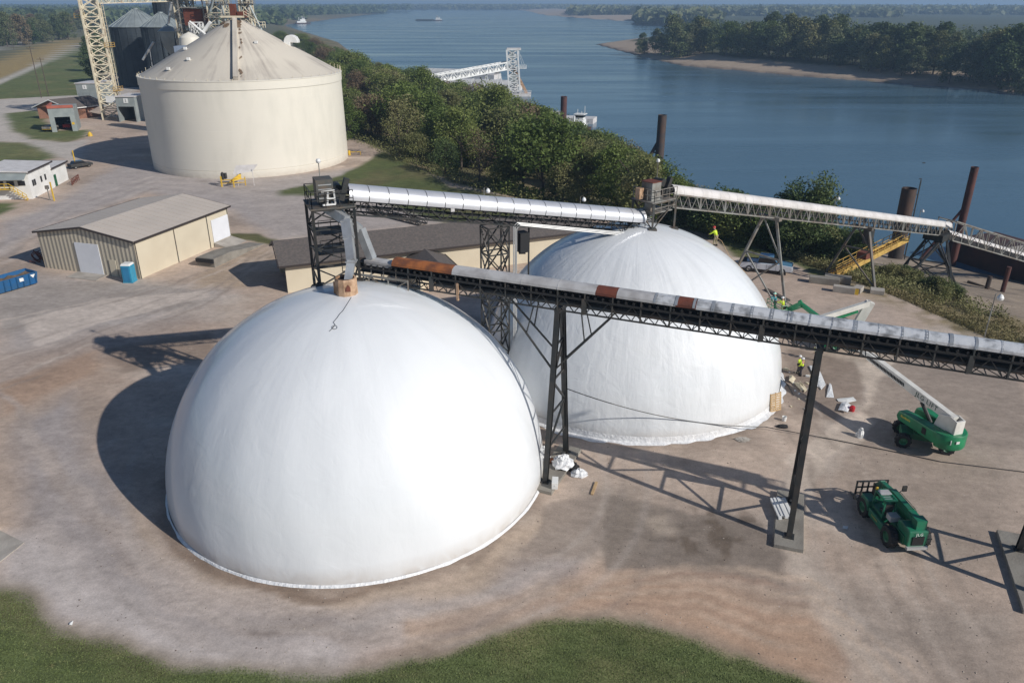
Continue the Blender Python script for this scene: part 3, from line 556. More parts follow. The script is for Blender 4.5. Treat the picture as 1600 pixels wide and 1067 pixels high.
mb = MB(); wp = T4[0]+dx*.75+dyv*.3+V((0, 0, .2)); 
for a, b_2 in (((0, 0, .1), (.9, 0, .1)), ((0, 0, 1.), (.9, 0, 1.05)), ((.35, 0, .1), (.45, 0, 1.)), ((.9, 0, .1), (.85, 0, 1.)), ((.35, 0, .5), (.9, 0, .5))): mb.beam(wp+dx*a[0]+V((0, 0, a[2])), wp+dx*b_2[0]+V((0, 0, b_2[2])), .1)
mb.build('white_guard', 'white', t)
mb = MB(); hp = h0-dx*.1; cp = V((cc.x+.05, cc.y+.05, 14.55)); p1 = AT(541, 345, 51.1); p2 = AT(545, 372, 50.2); p3 = AT(549, 408, 48.9)
mb.beam(hp+V((0, 0, -.1)), p1, .6, .5, up=(0, 1, 0)); mb.beam(p1, p2, .66, .5, up=(0, 1, 0)); mb.beam(p2, p3, .56, .45, up=(0, 1, 0)); p4 = V((cc.x+.12, cc.y+.12, 13.95)); mb.beam(p3+V((0, 0, .05)), p4, .52, .45, up=(0, 1, 0))
for q in (p1, p2, p3): mb.box(q, (.72, .6, .08), 0)
mb.build('chute', 'pgalv', t)
mb = MB(); q0 = h0+dx*.3+V((0, 0, -.1)); q1 = AT(568, 370, 52.8); q2 = V((-10.0, 52.75, 14.25)); q3 = AT(563, 358, 53.0)
mb.beam(q0, q3, .55, .5); mb.beam(q3, q2, .6, .5); mb.build('side_chute', 'pgalv', t)
mb = MB(); lp = T4[3]+V((0, 0, .1)); lp = T4[0]+dx*1.1+dyv*2.6; mb.tube([lp, lp+V((0, 0, 2.8))], .035, 6); o = mb.build('lamp_post', 'gsteel', t)
mb = MB(); mb.lathe(lp+V((0, 0, 2.85)), [(.001, -.18), (.13, -.13), (.18, 0), (.13, .13), (.001, .18)], 12); mb.build('lamp_globe', 'white', o, smooth=True)
# ------------------------------------------------------------------ conveyor A: silver vaulted gallery between the towers
def conveyor_lamp(t, p, h=1.8):
    mb = MB(); mb.tube([p, p+V((0, 0, h)), p+V((.12, 0, h+.12)), p+V((.3, 0, h))], .03, 6); o = mb.build('lamp_post', 'gsteel', t)
    mb = MB(); mb.lathe(p+V((.3, 0, h-.2)), [(.001, -.18), (.15, -.12), (.18, 0), (.1, .15), (.001, .2)], 10); mb.build('lamp_globe', 'white', o, smooth=True)
A0 = h0+dx*1.5+V((0, 0, .55)); A0 = V((A0.x, A0.y, 18.55)); A1 = V((11.1, 65.0, 13.75))
dA = (A1-A0).normalized()
tA = thing('covered_conveyor', 'silver vaulted belt conveyor running between the two dome towers', 'conveyor', (0, 58, 0))
mb = MB(); truss(mb, A0-V((0, 0, 1.05)), A1-V((0, 0, 1.05)), 1.25, 1.0, 22, .11, .06, xb=False, posts=True, top=True); mb.build('truss', 'black', tA)
mb = MB(); vault(mb, A0+V((0, 0, .2)), A1+V((0, 0, .2)), .84, .80, 12, 1.45, .055, seams=False, a0=-.25, a1=PI+.1); mb.build('vaulted_cover', 'silver', tA, smooth=30)
mb = MB(); mb.beam(A0, A1, 1.0, .12); mb.beam(A0-V((0, 0, .55)), A1-V((0, 0, .55)), .8, .08)
for i in range(28): p = A0.lerp(A1, (i+.5)/28); sdv = dA.cross(V((0, 0, 1))).normalized(); mb.tube([p-sdv*.45-V((0, 0, .2)), p+sdv*.45-V((0, 0, .2))], .08, 6)
mb.build('belt', 'rubber', tA)
for px_, y_ in ((765, 300), (935, 312)):
    k = (px_-553)/(1012-553); sdv = dA.cross(V((0, 0, 1))).normalized(); conveyor_lamp(tA, A0.lerp(A1, k*.93)-sdv*.75+V((0, 0, .2)), 1.25)
p = A0.lerp(A1, .30)+dA.cross(V((0, 0, 1))).normalized()*.72; mb = MB(); mb.box(p-V((0, 0, .1)), (.3, .12, .35), math.atan2(dA.y, dA.x)); mb.build('switch_box', 'gcover', tA)
p = A0.lerp(A1, .72)+dA.cross(V((0, 0, 1))).normalized()*.66; mb = MB(); mb.box(p+V((0, -.03, .42)), (.3, .12, .35), math.atan2(dA.y, dA.x)); mb.build('inspection_hatch', 'dark', tA)
# lattice support between the domes, with take-up weight
kx = .50; pm = A0.lerp(A1, kx); sd = V((-dA.y, dA.x, 0)).normalized(); da = V((dA.x, dA.y, 0)).normalized()
tc_ = V((-1.35, 58.6, 0)); topz = pm.z-1.1
tS = thing('lattice_support', 'black lattice tower holding up the silver conveyor between the domes', 'support tower', tc_)
mb = MB(); bs = [tc_+da*a*.9+sd*b*.7 for a, b in ((-1, -1), (1, -1), (1, 1), (-1, 1))]; lattice(mb, bs, [V((p.x, p.y, topz)) for p in bs], 7, .13, .09); mb.build('frame', 'black', tS)
mb = MB(); wpz = tc_+da*2.45; mb.box(V((wpz.x, wpz.y, topz-2.3)), (.55, .6, .5)); mb.box(V((wpz.x, wpz.y, topz-1.6)), (.8, .9, 1.6), math.atan2(da.y, da.x)); mb.build('counterweight', 'dark', tS)
mb = MB()
for a in (1.85, 3.05): mb.beam(tc_+da*a+V((0, 0, 0)), tc_+da*a+V((0, 0, topz)), .14)
mb.build('guide_rail', 'black', tS)
mb = MB(); cpx = tc_+da*1.25-sd*.8
for k in range(3):
    o_ = da*(.13*k); mb.tube([cpx+o_, V((cpx.x+o_.x, cpx.y+o_.y, topz+.0-.12*k)), V((cpx.x+o_.x+da.x*.3, cpx.y+o_.y+da.y*.3, topz+.25-.12*k)), V((A1.x-1.2*da.x-sd.x*.9, A1.y-1.2*da.y-sd.y*.9, A1.z-.75-.12*k))], .05, 6)
mb.build('conduit', 'galv', tS)
# ------------------------------------------------------------------ tower 2 on the far dome and conveyor B
t = thing('transfer_tower', 'grey and black transfer tower with railed platforms on the farther dome crown', 'tower', (12.5, 65.5, 12.9))
zt = 15.5; dB = V((29, 23, 0)).normalized(); sB = V((-dB.y, dB.x, 0)); c0 = V((12.15, 65.3, zt))
T4 = [c0-dB*1.2-sB*1.1, c0+dB*1.6-sB*1.1, c0+dB*1.6+sB*1.3, c0-dB*1.2+sB*1.3]; B4 = [V((p.x, p.y, dz(p, D2, R2)-.05)) for p in T4]
mb = MB(); lattice(mb, B4, T4, 1, .15, .08, x=False); 
for p in B4: mb.box(p+V((0, 0, .08)), (.7, .7, .12))
mb.build('frame', 'dsteel', t)
mb = MB(); mb.prism([(p.x, p.y) for p in [T4[0]-dB*.2, T4[1], T4[2], T4[3]-dB*.2]], zt+.06, zt+.14); mb.box(c0+dB*.2-V((0, 0, .85)), (2.2, 2.0, .08), math.atan2(dB.y, dB.x)); mb.build('deck', 'gsteel', t)
mb = MB(); rail(mb, [p+V((0, 0, .14)) for p in (T4[1], T4[0], T4[3])], 1., .05, .9); rail(mb, [V((p.x, p.y, zt-.8)) for p in (T4[1], T4[0])], .8, .05, .9); mb.build('railing', 'gsteel', t)
rzB = math.atan2(dB.y, dB.x); mb = MB(); hq = c0-dB*.45+V((0, 0, .14)); mb.box(hq+V((0, 0, .75)), (1.1, 1.2, 1.5), rzB); mb.box(hq+V((0, 0, -.6)), (.6, .7, 1.4), rzB); hh = mb.build('head_housing', 'gsteel', t)
mb = MB(); mb.box(hq+V((0, 0, 1.53)), (1.2, 1.3, .06), rzB); mb.build('housing_lid', 'rustrd', hh)
mb = MB(); mb.beam(hq+dB*1.0-sB*.55+V((0, 0, .2)), hq+dB*1.75-sB*.5+V((0, 0, 1.7)), .4, .35); mb.tube([hq+dB*.85-sB*.7+V((0, 0, .6)), hq+dB*.85+sB*.2+V((0, 0, .6))], .24, 12); mb.tube([hq+dB*1.1-sB*.4+V((0, 0, 1.3)), hq+dB*1.1+sB*.6+V((0, 0, 1.3))], .35, 12); mb.build('drive_motor', 'black', t)
mb = MB(); mb.box(hq-dB*1.1+sB*.3+V((0, 0, .6)), (.5, .5, .9), rzB); mb.build('cabinet', 'tancollar', t)
mb = MB(); jp = AT(993, 345, 64.6); mb.box(jp, (.45, .2, .75)); mb.build('junction_box', 'galv', t)
mb = MB(); jq = AT(1003, 345, 64.3)
for k in range(4): mb.tube([jp+V((.1, 0, .2-.15*k)), jp+V((.5, .2, .05-.1*k)), c0+V((-.2, -.6, -1.2-.2*k))], .04, 6)
mb.build('conduit', 'galv', t)
mb = MB(); lp = c0+dB*1.2+sB*.9+V((0, 0, .1)); mb.tube([lp, lp+V((0, 0, 2.9))], .035, 6); o = mb.build('lamp_post', 'gsteel', t); mb = MB(); mb.lathe(lp+V((0, 0, 2.95)), [(.001, -.18), (.14, -.1), (.17, 0), (.12, .14), (.001, .18)], 10); mb.build('lamp_globe', 'white', o, smooth=True)

B0 = V((13.6, 66.4, 15.95)); B1 = V((59.6, 102.9, 2.9)); dBB = (B1-B0).normalized()
tB = thing('covered_conveyor', 'long white covered conveyor on trestles sloping down from farther dome to the river', 'conveyor', (36, 84, 0))
mb = MB(); truss(mb, B0-V((0, 0, 1.25)), B1-V((0, 0, 1.25)), 1.3, 1.15, 96, .12, .055, posts=False, bottom=False); 
for i in range(0, 97, 6): p = B0.lerp(B1, i/96)-V((0, 0, 1.25)); [mb.beam(p+sB*.65*s_2, p+sB*.65*s_2+V((0, 0, 1.15)), .16) for s_2 in (-1, 1)]; mb.beam(p-sB*.65, p+sB*.65, .08)
mb.build('truss', 'gsteel', tB)
mb = MB(); vault(mb, B0+V((0, 0, .05)), B1+V((0, 0, .05)), .66, .62, 10, 1.35, a0=-.3, a1=PI+.1, seams=False); mb.build('vaulted_cover', 'wcover', tB, smooth=30)
mb = MB(); mb.beam(B0-V((0, 0, .05)), B1-V((0, 0, .05)), 1., .1); mb.beam(B0-V((0, 0, .7)), B1-V((0, 0, .7)), .85, .08); mb.build('belt', 'rubber', tB)
for px_ in (1255, 1420):
    k = {1255: .50, 1420: .87}[px_]; conveyor_lamp(tB, B0.lerp(B1, k)+sB*.7, 1.7)
# trestles of B
def trestle(k, feet, mt, name='trestle'):
    p = B0.lerp(B1, k)-V((0, 0, 1.3)); a, b2 = V(feet[0]), V(feet[1]); ta = p-sB*.75; tb = p+sB*.75; mb = MB()
    mb.beam(a, ta, .26, .22); mb.beam(b2, tb, .26, .22); mb.beam(ta-sB*.5, tb+sB*.5, .5, .35)
    mb.beam(a.lerp(ta, .62), b2.lerp(tb, .62), .16); mb.beam(a, b2.lerp(tb, .62), .14); mb.beam(b2, a.lerp(ta, .62), .14); mb.beam(a.lerp(ta, .62), tb, .12)
    return mb.build(name, mt, tB)
trestle(.27, [(28.7, 74.2, 0), (23.4, 81.5, 0)], 'gsteel')
trestle(.60, [(42.5, 85.2, .3), (38.8, 91.2, -.2)], 'dsteel')
pc = B0.lerp(B1, .955)-V((0, 0, 1.5)); mb = MB(); 
fb = [V((*q, gzs(*q)-.3)) for q in ((50.2, 94.5), (56.0, 91.5), (60.6, 98.5), (53.5, 102.5))]; ftp = [pc+dB*a-V((0, 0, .3))+sB*b2 for a, b2 in ((-1., -.9), (1., -.9), (1., .9), (-1., .9))]
lattice(mb, fb, ftp, 2, .28, .14); mb.box(pc+V((0, 0, .1)), (2.6, 2.6, .9), rzB, 1.); mb.build('river_trestle', 'black', tB)
mb = MB(); q = B0.lerp(B1, .63)-V((0, 0, 1.4)); mb.box(q-V((0, 0, .9)), (.9, .9, 1.8), rzB); mb.build('take_up_box', 'black', tB); mb = MB(); mb.box(q-V((0, 0, 3.2)), (1.6, 1.2, .8), rzB); mb.build('counterweight', 'rustrd', tB)
# concrete footings & low wall blocks at trestle 2
def block(name, label, px, py, d, rz, mt='conc', z=0, cat='concrete block', yl=None, bev=.03):
    p = G(px, py); mb = MB(); mb.box((p.x, p.y, z+d[2]/2), d, rz); o = mb.build(name, mt, loc=(p.x, p.y, z), bevel=bev); return tag(o, label, cat)
block('concrete_block', 'big dark concrete block at the foot of the yellow stair', 1287, 443, (3.4, 1.0, .8), -.38, 'conc2')
block('concrete_block', 'tan concrete barrier with yellow end, beside the stair foot', 1318, 457, (2.4, .8, .75), -.45, 'conc')
block('concrete_block', 'small tan concrete block right of the yellow-ended barrier', 1340, 456, (1.4, .9, .65), .9, 'conc')
block('concrete_block', 'rough grey rubble slab lying behind the yellow-ended barrier', 1308, 441, (3.0, 1.2, .8), -.4, 'conc2')
block('concrete_block', 'pale pedestal under the right foot of the second trestle', 1370, 458, (1.5, 1.2, .5), -.4, 'conc')
p = G(1322, 458); mb = MB(); mb.box((p.x+.75, p.y-.65, .4), (.7, .05, .7), -.45); tag(mb.build('marker_plate', 'yellow', loc=(p.x+1.15, p.y-.78, 0)), 'yellow painted plate on the end of the tan barrier', 'marker')
# yellow stair up to the river trestle
s0 = G(1300, 432); s0.z = .2; s1 = AT(1428, 378, 98.); s1 = V((52.3, 99.5, 2.2)); ds = (s1-s0).normalized(); ss = V((-ds.y, ds.x, 0)).normalized()
tY = thing('access_stair', 'long ochre-yellow railed walkway climbing under the white conveyor', 'walkway', s0)
mb = MB(); 
for q in (-.55, .55): mb.beam(s0+ss*q, s1+ss*q, .1, .62)
mb.beam(s0-V((0, 0, .05)), s1-V((0, 0, .05)), 1.0, .06)
for i in range(30): p = s0.lerp(s1, (i+.5)/30); mb.beam(p-ss*.5+V((0, 0, .04)), p+ss*.5+V((0, 0, .04)), .12, .05)
mb.build('deck', 'yellow2', tY)
for q in (-.6, .6): mb = MB(); rail(mb, [s0+ss*q, s1+ss*q], 1.1, .06, 1.5); mb.build('handrail', 'yellow2', tY)
# gangway: open box truss down to the barge
g0 = V((57.3, 101.2, 2.1)); g1 = V((97., 120.5, -6.2)); g0 = AT(1474, 372, 101.5); g1 = AT(1680, 432, 118.)
tG = thing('gangway', 'open grey box-truss gallery carrying the conveyor out over the barge', 'gangway', g0)
mb = MB(); truss(mb, g0, g1, 2.6, 2.6, 18, .16, .09, xb=False, top=True); mb.build('truss', 'gsteel', tG)
mb = MB(); gd = (g1-g0).normalized(); vault(mb, g0+gd*.3+V((0, 0, .75)), g1+V((0, 0, .75)), .62, .5, 8, 1.25, seams=False, a0=.05, a1=PI-.05); mb.build('conveyor_hood', 'wcover', tG, smooth=30)
mb = MB(); mb.beam(g0+V((0, 0, .35)), g1+V((0, 0, .35)), 1.2, .5); mb.build('belt', 'rubber', tG)
# ------------------------------------------------------------------ conveyor C: across the foreground
mA, mB_ = V((3.18, 47.41, 0)), V((18.09, 41.37, 0)); dC = (mB_-mA).normalized(); nC = V((dC.y, -dC.x, 0))      # nC points to the camera side
def sC(x, y=450):
    r_ = ray(x, y); t_ = ((mA-CAMP).dot(nC))/r_.dot(nC); return (CAMP+r_*t_-mA).dot(dC)
def PC(s, z=0.): q = mA+dC*s; return V((q.x, q.y, z))
zc = lambda s: 13.62-.008*(s+5)
tC = thing('belt_conveyor', 'long black truss conveyor with patched covers crossing in front of both domes', 'conveyor', (9, 45, 0))
s0_, s1_ = -15.2, 36.
mb = MB(); truss(mb, PC(-11.0, zc(-11)-.95), PC(s1_, zc(s1_)-.95), 1.15, .95, 62, .09, .05, posts=False, bottom=True)
for i in range(26): s = -11+i*1.83; [mb.beam(PC(s, zc(s)-.95)+nC*.575*k, PC(s, zc(s)+.45)+nC*.575*k, .10) for k in (-1, 1)]
for i in range(0, 26, 6):
    s = -9.2+i*1.83; mb.beam(PC(s, zc(s)-1.0)+nC*.6, PC(s, zc(s)+.1)+nC*.6, .32, .12)
mb.build('truss', 'black', tC)
mb = MB(); mb.beam(PC(s0_, zc(s0_)+.02), PC(s1_, zc(s1_)+.02), 1.3, .12); mb.beam(PC(s0_, zc(s0_)+.32), PC(s1_, zc(s1_)+.32), .9, .05); mb.beam(PC(s0_, zc(s0_)-.35), PC(s1_, zc(s1_)-.35), .8, .05)
for i in range(100): s = s0_+.5*i+.2; mb.tube([PC(s, zc(s)+.2)-nC*.6, PC(s, zc(s)+.2)+nC*.6], .09, 5)
mb.build('belt', 'rubber', tC)
mb = MB(); mb.tube([PC(-9, zc(-9)-.55)+nC*.3, PC(s1_, zc(s1_)-.55)+nC*.3], .16, 8); mb.build('pipe', 'dsteel', tC)
segs = [(620, 712, 'rustor', 'orange rusted cover at the left end'), (712, 935, 'gcover', None), (935, 968, 'rustrd', 'red-brown cover panel left of the second'), (968, 1028, 'gcover', None), (1028, 1058, 'scover', None), (1058, 1090, 'rustrd', 'red-brown cover panel further right'), (1090, 1240, 'scover', None), (1240, 1900, 'scover', None)]
for x0_, x1_, mt, lb in segs:
    a = sC(x0_, 440); b2 = min(sC(x1_, 440 if x1_ < 1000 else 480), s1_) if x1_ < 1700 else s1_
    mb = MB(); vault(mb, PC(a, zc(a)+.50), PC(b2, zc(b2)+.50), .60, .40, 8, 1.22 if mt == 'scover' else 2.4, seams=(mt in ('gcover', 'scover')), a0=-.15, a1=PI+.15, wob=.012)
    o = mb.build('cover', mt, tC, smooth=30)
    if mt == 'scover':
        n_h = max(1, round((b2-a)/1.22)); rh_ = random.Random(int(a*10)+50)
        for i_ in range(n_h+1):
            s_ = a+(b2-a)*i_/n_h; wd_ = rh_.uniform(.02, .12); mb = MB(); vault(mb, PC(s_-wd_, zc(s_)+.505), PC(s_+wd_, zc(s_)+.505), .612, .412, 8, a0=-.15+rh_.uniform(0, .3), a1=PI-rh_.uniform(.0, .9)); mb.build('joint_strap', 'pgalv', o)
    if lb: o['label'] = lb
# loading end under the side chute: open frame and skirt box
mb = MB(); a, b2 = PC(-15.6, 12.3), PC(-10.9, 12.3); truss(mb, a, b2, 1.7, .95, 3, .13, .09); 
for i in range(5): s = -15+i; mb.beam(PC(s, 13.2)+nC*.55, PC(s, 13.9)+nC*.55, .07)
mb.build('tail_frame', 'gsteel', tC)
mb = MB(); mb.beam(PC(-14.6, 14.05), PC(-12.4, 14.0), .9, .35); mb.build('skirt_box', 'gcover', tC)
mb = MB(); q = PC(-7.2, 12.9); mb.box(q+nC*.6, (.16, .12, 1.25), math.atan2(dC.y, dC.x)); mb.build('rusty_post', 'tancollar', tC)
legs = [((852, 757), (884, 712)), ((1232, 843), (1234, 787)), None]
def hcol(mb, a, b2, w, d, ax):                  # H-section column
    a = V(a); b2 = V(b2); 
    for s_2 in (-1, 1): mb.beam(a+ax*(s_2*d/2), b2+ax*(s_2*d/2), w, .035, up=ax)
    mb.beam(a, b2, .03, d, up=ax)
for i, L_ in enumerate(legs):
    if L_: fa, fb_ = G(*L_[0]), G(*L_[1])
    else: fa, fb_ = V((29.7, 34.4, 0)), V((31.1, 38.2, 0))
    mid = (fa+fb_)/2; sm = (mid-mA).dot(dC); tp = PC(sm, zc(sm)-1.0); ab = (fb_-fa); ab.z = 0; ab.normalize()
    ta = tp-ab*.45; tb = tp+ab*.45; z0 = .28; fa = fa+V((0, 0, z0)); fb_ = fb_+V((0, 0, z0)); mb = MB(); ax = dC.copy()
    hcol(mb, fa, ta, .34, .30, ab); hcol(mb, fb_, tb, .34, .30, ab); mb.beam(ta-ab*.15, tb+ab*.15, .4, .3)
    for k in range(5):
        u0, u1 = k/5, (k+1)/5; A_, B_ = fa.lerp(ta, u0), fb_.lerp(tb, u0); C_, D_ = fa.lerp(ta, u1), fb_.lerp(tb, u1)
        mb.beam(*( (A_, D_) if k % 2 else (B_, C_)), .13); mb.beam(C_, D_, .11)
        if k in (1, 3): mb.face([B_.lerp(A_, .1), B_, D_, D_.lerp(C_, .35)], .02)
    if i == 0:
        for q, s_2 in ((ta, -1), (tb, -1), (ta, 1), (tb, 1)):
            f_, tt = (fa, ta) if q is ta else (fb_, tb); st = f_.lerp(tt, .66); ofs = -4.2*.9 if s_2 < 0 else 3.6
            en = PC(sm+ofs, zc(sm)-1.0)+(-.45 if q is ta else .45)*ab; mb.beam(st, en, .12, .10); md = st.lerp(en, .55); mb.beam(md, PC(sm+ofs*.45, zc(sm)-1.0)+(-.45 if q is ta else .45)*ab, .07)
    mb.box(fa+V((0, 0, .02)), (.6, .6, .05), math.atan2(dC.y, dC.x)); mb.box(fb_+V((0, 0, .02)), (.6, .6, .05), math.atan2(dC.y, dC.x))
    mb.build('support_leg', 'black', tC)
    ln = 6.2 if i < 2 else 7.6; pw = 1.75; pc_ = mid if i < 2 else mid; mb = MB(); mb.box((pc_.x, pc_.y, .13), (pw, ln, .28), math.atan2(ab.y, ab.x)-PI/2); o = mb.build('concrete_pad', 'conc2', loc=(pc_.x, pc_.y, 0), bevel=.02)
    tag(o, ['narrow concrete footing under the leg beside the nearer dome', 'concrete footing with white sheeting under the middle conveyor leg', 'long dark concrete footing at the right edge of the yard'][i], 'concrete pad')
sl = sC(1540, 535); conveyor_lamp(tC, PC(sl, zc(sl)+.3)-nC*.6, 3.0)
# power cable from the leg down to the ground and across the yard
mb = MB(); a = over((3.9, 48.9), 880, 605); pts = []
e = G(1195, 672); e.z = .3
for i in range(21): u = i/20; p = a.lerp(e, u); p.z = a.z+(e.z-a.z)*u-1.6*4*u*(1-u)*.5; p.z = max(p.z, .05); pts.append(p)
for q in [(1300, 687), (1400, 707), (1470, 722), (1600, 738), (1750, 752)]: p = G(*q); p.z = .05; pts.append(p)
mb.tube(pts, .035, 5); tag(mb.build('power_cable', 'black', loc=a), 'thin black cable sagging from conveyor leg past the farther dome and across the yard', 'cable')
# ------------------------------------------------------------------ big cream tank
TC = V((-55.5, 167.6, 0)); TR = 19.8
t = thing('storage_tank', 'huge cream flat-sided steel tank with shallow cone roof', 'storage tank', TC)
mb = MB(); mb.lathe(TC, [(TR+.08, 0), (TR+.08, 1.3), (TR, 1.35)]+[q_ for k_ in range(1, 8) for q_ in ((TR+.012*(8-k_), 1.4+k_*1.85-1.8), (TR+.012*(8-k_), 1.4+k_*1.85), (TR+.012*(7-k_), 1.402+k_*1.85))]+[(TR, 16.1)], 128); mb.build('wall', 'tank', t, smooth=20)
mb = MB(); mb.lathe(TC, [(TR, 16.1), (TR+.14, 16.12), (TR+.14, 17.55), (TR+.22, 17.6), (TR+.22, 17.75), (TR-.3, 17.8)], 128); mb.build('rim_band', 'tank', t, smooth=20)
mb = MB(); rt, rz_ = 1.5, 27.7; mb.lathe(TC, [(TR-.2, 17.75), (TR*.72, 20.7), (TR*.72-.05, 20.75), (TR*.4, 24.1), (TR*.4-.05, 24.14), (rt, rz_), (.01, rz_+.1)], 96); rf = mb.build('roof', 'tankroof', t, smooth=20)
ca = TC+V((0, 0, rz_)); dd = (V((-50.6, 148.6, 17.8))-ca); dh = V((dd.x, dd.y, 0)).normalized(); ap = ca+dh*1.0+V((0, 0, .1)); ea = TC+dh*(TR-.2)+V((0, 0, 17.9)); sdh = V((-dh.y, dh.x, 0))
mb = MB(); mb.beam(ap+V((0, 0, .35)), ea+V((0, 0, .35)), .85, .75); mb.build('roof_duct', 'tankroof', t)
mb = MB(); rnd = random.Random(4)
for k in range(15):
    u = rnd.uniform(.02, .98); q = ap.lerp(ea, u)+sdh*(.75+rnd.uniform(0, .45)); s_ = rnd.uniform(.15, .5)
    pts = []; nrm = V((dh.x*.45, dh.y*.45, .89))
    for j in range(9): a = 2*PI*j/9; r_ = s_*rnd.uniform(.5, 1.2); pts.append(q+sdh*(r_*.6*cos(a))+(ea-ap).normalized()*(r_*1.7*sin(a))+V((0, 0, .14)))
    mb.face(pts)
for k in range(6):
    a0_ = rnd.uniform(2.2, 5.6); q = TC+V((cos(a0_), sin(a0_), 0))*rnd.uniform(2., 4.5); q.z = rz_-(math.hypot(q.x-TC.x, q.y-TC.y)-1.5)*.53+.16; mb.face([q+V((cos(2*PI*j/8)*rnd.uniform(.3, 1.), sin(2*PI*j/8)*rnd.uniform(.3, .8), -.45*(cos(2*PI*j/8)*(q.x-TC.x)+sin(2*PI*j/8)*(q.y-TC.y))/4)) for j in range(8)])
mb.build('rust_stain', mat('brown_stain', (.20, .13, .08), .8, 0, (.12, .08, .05), 2, .8), rf)
mb = MB()
for k in range(56):
    a = 2*PI*k/56; p = TC+V((cos(a)*(TR), sin(a)*(TR), 17.7)); mb.beam(p, p+V((0, 0, 1.0 if (sin(a) > .0) else .45)), .07)
mb.build('railing_post', 'creamsteel', t)
mb = MB(); mb.box(ca+V((0, 0, .55)), (4.2, 3., .18)); mb.box(ca+V((-.2, 0, 1.8)), (1.1, 1.1, 2.3)); mb.box(ca+V((1.2, .2, 1.1)), (1.2, 1., .9)); mb.tube([ca+V((2.1, 0, .9)), ca+V((2.1, 0, 1.7))], .4, 10); mb.build('head_drive', 'rustrd', t)
mb = MB(); mb.box(ca+V((0, -1.6, .6)), (4.6, .3, .35)); mb.build('platform_beam', 'creamsteel', t)
mb = MB(); rail(mb, [ca+V((2.2, -1.2, .6)), ca+V((5.2, -1.0, -1.5)), ca+V((5.4, 1.6, -1.5))], 1.1, .09, 1.2); mb.build('railing', 'creamsteel', t)
vb = TC+V((cos(.12), sin(.12), 0))*10.6; vb.z = 22.9; mb = MB(); mb.side([(-1.45, -.4), (-.3, -.7), (-.1, .55), (1.4, .45), (1.35, 1.0), (1.05, 1.55), (.5, 1.9), (-.1, 2.), (-.75, 1.85), (-1.2, 1.4), (-1.45, .8)], -1.0, 1.0, Matrix.Translation(vb)); mb.build('vent_hood', 'white', t, bevel=.1)
mb = MB(); pv_ = [TC+V((cos(a), sin(a), 0))*r_ for a, r_ in ((3.9, 11), (4.3, 14), (5.4, 9), (4.15, 17))]
for q in pv_: q.z = 17.8+(TR-math.hypot(q.x-TC.x, q.y-TC.y))*.535+.1; mb.box(q+V((0, 0, .15)), (.55, .5, .5))
mb.build('roof_vent', 'white', t)
# yellow gate at the tank foot
gp = G(365, 291); t = thing('guard_frame', 'yellow guard rail and small hoist at the foot of the big cream tank', 'guard rail', gp)
mb = MB(); a, b2, c_ = G(347, 292), G(366, 293), G(384, 290)
mb.beam(a, a+V((0, 0, 1.9)), .22); mb.beam(b2, b2+V((0, 0, 1.5)), .18); mb.beam(c_, c_+V((0, 0, 1.6)), .15); mb.beam(a+V((0, 0, .6)), c_+V((0, 0, .6)), .12); mb.beam(a+V((0, 0, 1.2)), c_+V((0, 0, 1.2)), .12); mb.face([b2+V((-.8, -.1, .9)), c_+V((-.6, -.1, 1.2)), c_+V((-.6, 0, 2.3)), b2+V((0, 0, 1.6))], .15); mb.build('rail', 'yellow', t)
mb = MB(); mb.box(a+V((.3, .9, 1.8)), (.9, .7, 1.)); mb.tube([a+V((.3, .2, 1.2)), a+V((.3, .2, 2.6))], .2, 8); mb.build('motor', 'black', t)
mb = MB(); q = b2+V((.3, 1., 0)); mb.face([q+V((-.6, 0, 2.1)), q+V((2.9, .6, 2.6)), q+V((3.9, .9, 3.8)), q+V((0, .6, 3.7))], .06); [mb.beam(q+V((x_, .5, 0)), q+V((x_, .5, 3.)), .09) for x_ in (0, 2.9)]; mb.build('canopy', 'wcover', t)
p = G(546, 243); mb = MB(); mb.lathe(p, [(.28, 0), (.28, 1.0), (.001, 1.1)], 10); mb.beam(p+V((0, 0, .7)), p+V((2.4, .4, .7)), .12); mb.beam(p+V((2.4, .4, 0)), p+V((2.4, .4, .8)), .12); tag(mb.build('yellow_barrier', 'yellow', loc=p), 'small yellow pipe barrier at the right foot of the cream tank', 'barrier')
# ------------------------------------------------------------------ silos and towers beyond
def silo(name, label, c, R, h, rh, mt='silo', mr='siloroof', z0=0):
    t = thing(name, label, 'silo', c); c = V(c); mb = MB(); pr = []; k = int(h/1.1)
    for i in range(k+1): zz = z0+h*i/k; pr += [(R, zz), (R+.05, zz+.04), (R+.05, zz+.12), (R, zz+.16)] if i < k else [(R, zz)]
    mb.lathe(c, pr, 40)
    for j in range(20): a = 2*PI*j/20; mb.beam(c+V(((R+.06)*cos(a), (R+.06)*sin(a), z0)), c+V(((R+.06)*cos(a), (R+.06)*sin(a), z0+h)), .14)
    mb.build('wall', mt, t)
    mb = MB(); mb.lathe(c, [(R+.35, z0+h-.05), (R+.35, z0+h+.05), (1.0, z0+h+rh), (1.0, z0+h+rh+.5), (.01, z0+h+rh+.6)], 40); rf = mb.build('roof', mr, t)
    mb = MB()
    for j in range(20): a = 2*PI*j/20; mb.beam(c+V(((R+.3)*cos(a), (R+.3)*sin(a), z0+h+.12)), c+V((1.1*cos(a), 1.1*sin(a), z0+h+rh+.08)), .12)
    mb.build('roof_rib', mr, rf); return t
def base_top(xc, yb, yt, Y_=None): b_2 = G(xc, yb); return b_2, over((b_2.x, b_2.y), xc, yt).z
sa = V((-148.5, 331., 0)); silo('grain_silo', 'dark grey ribbed silo with pale cone roof, left of the pair', sa, 10.6, over((sa.x, sa.y-10), 205, 43).z, 6.2)
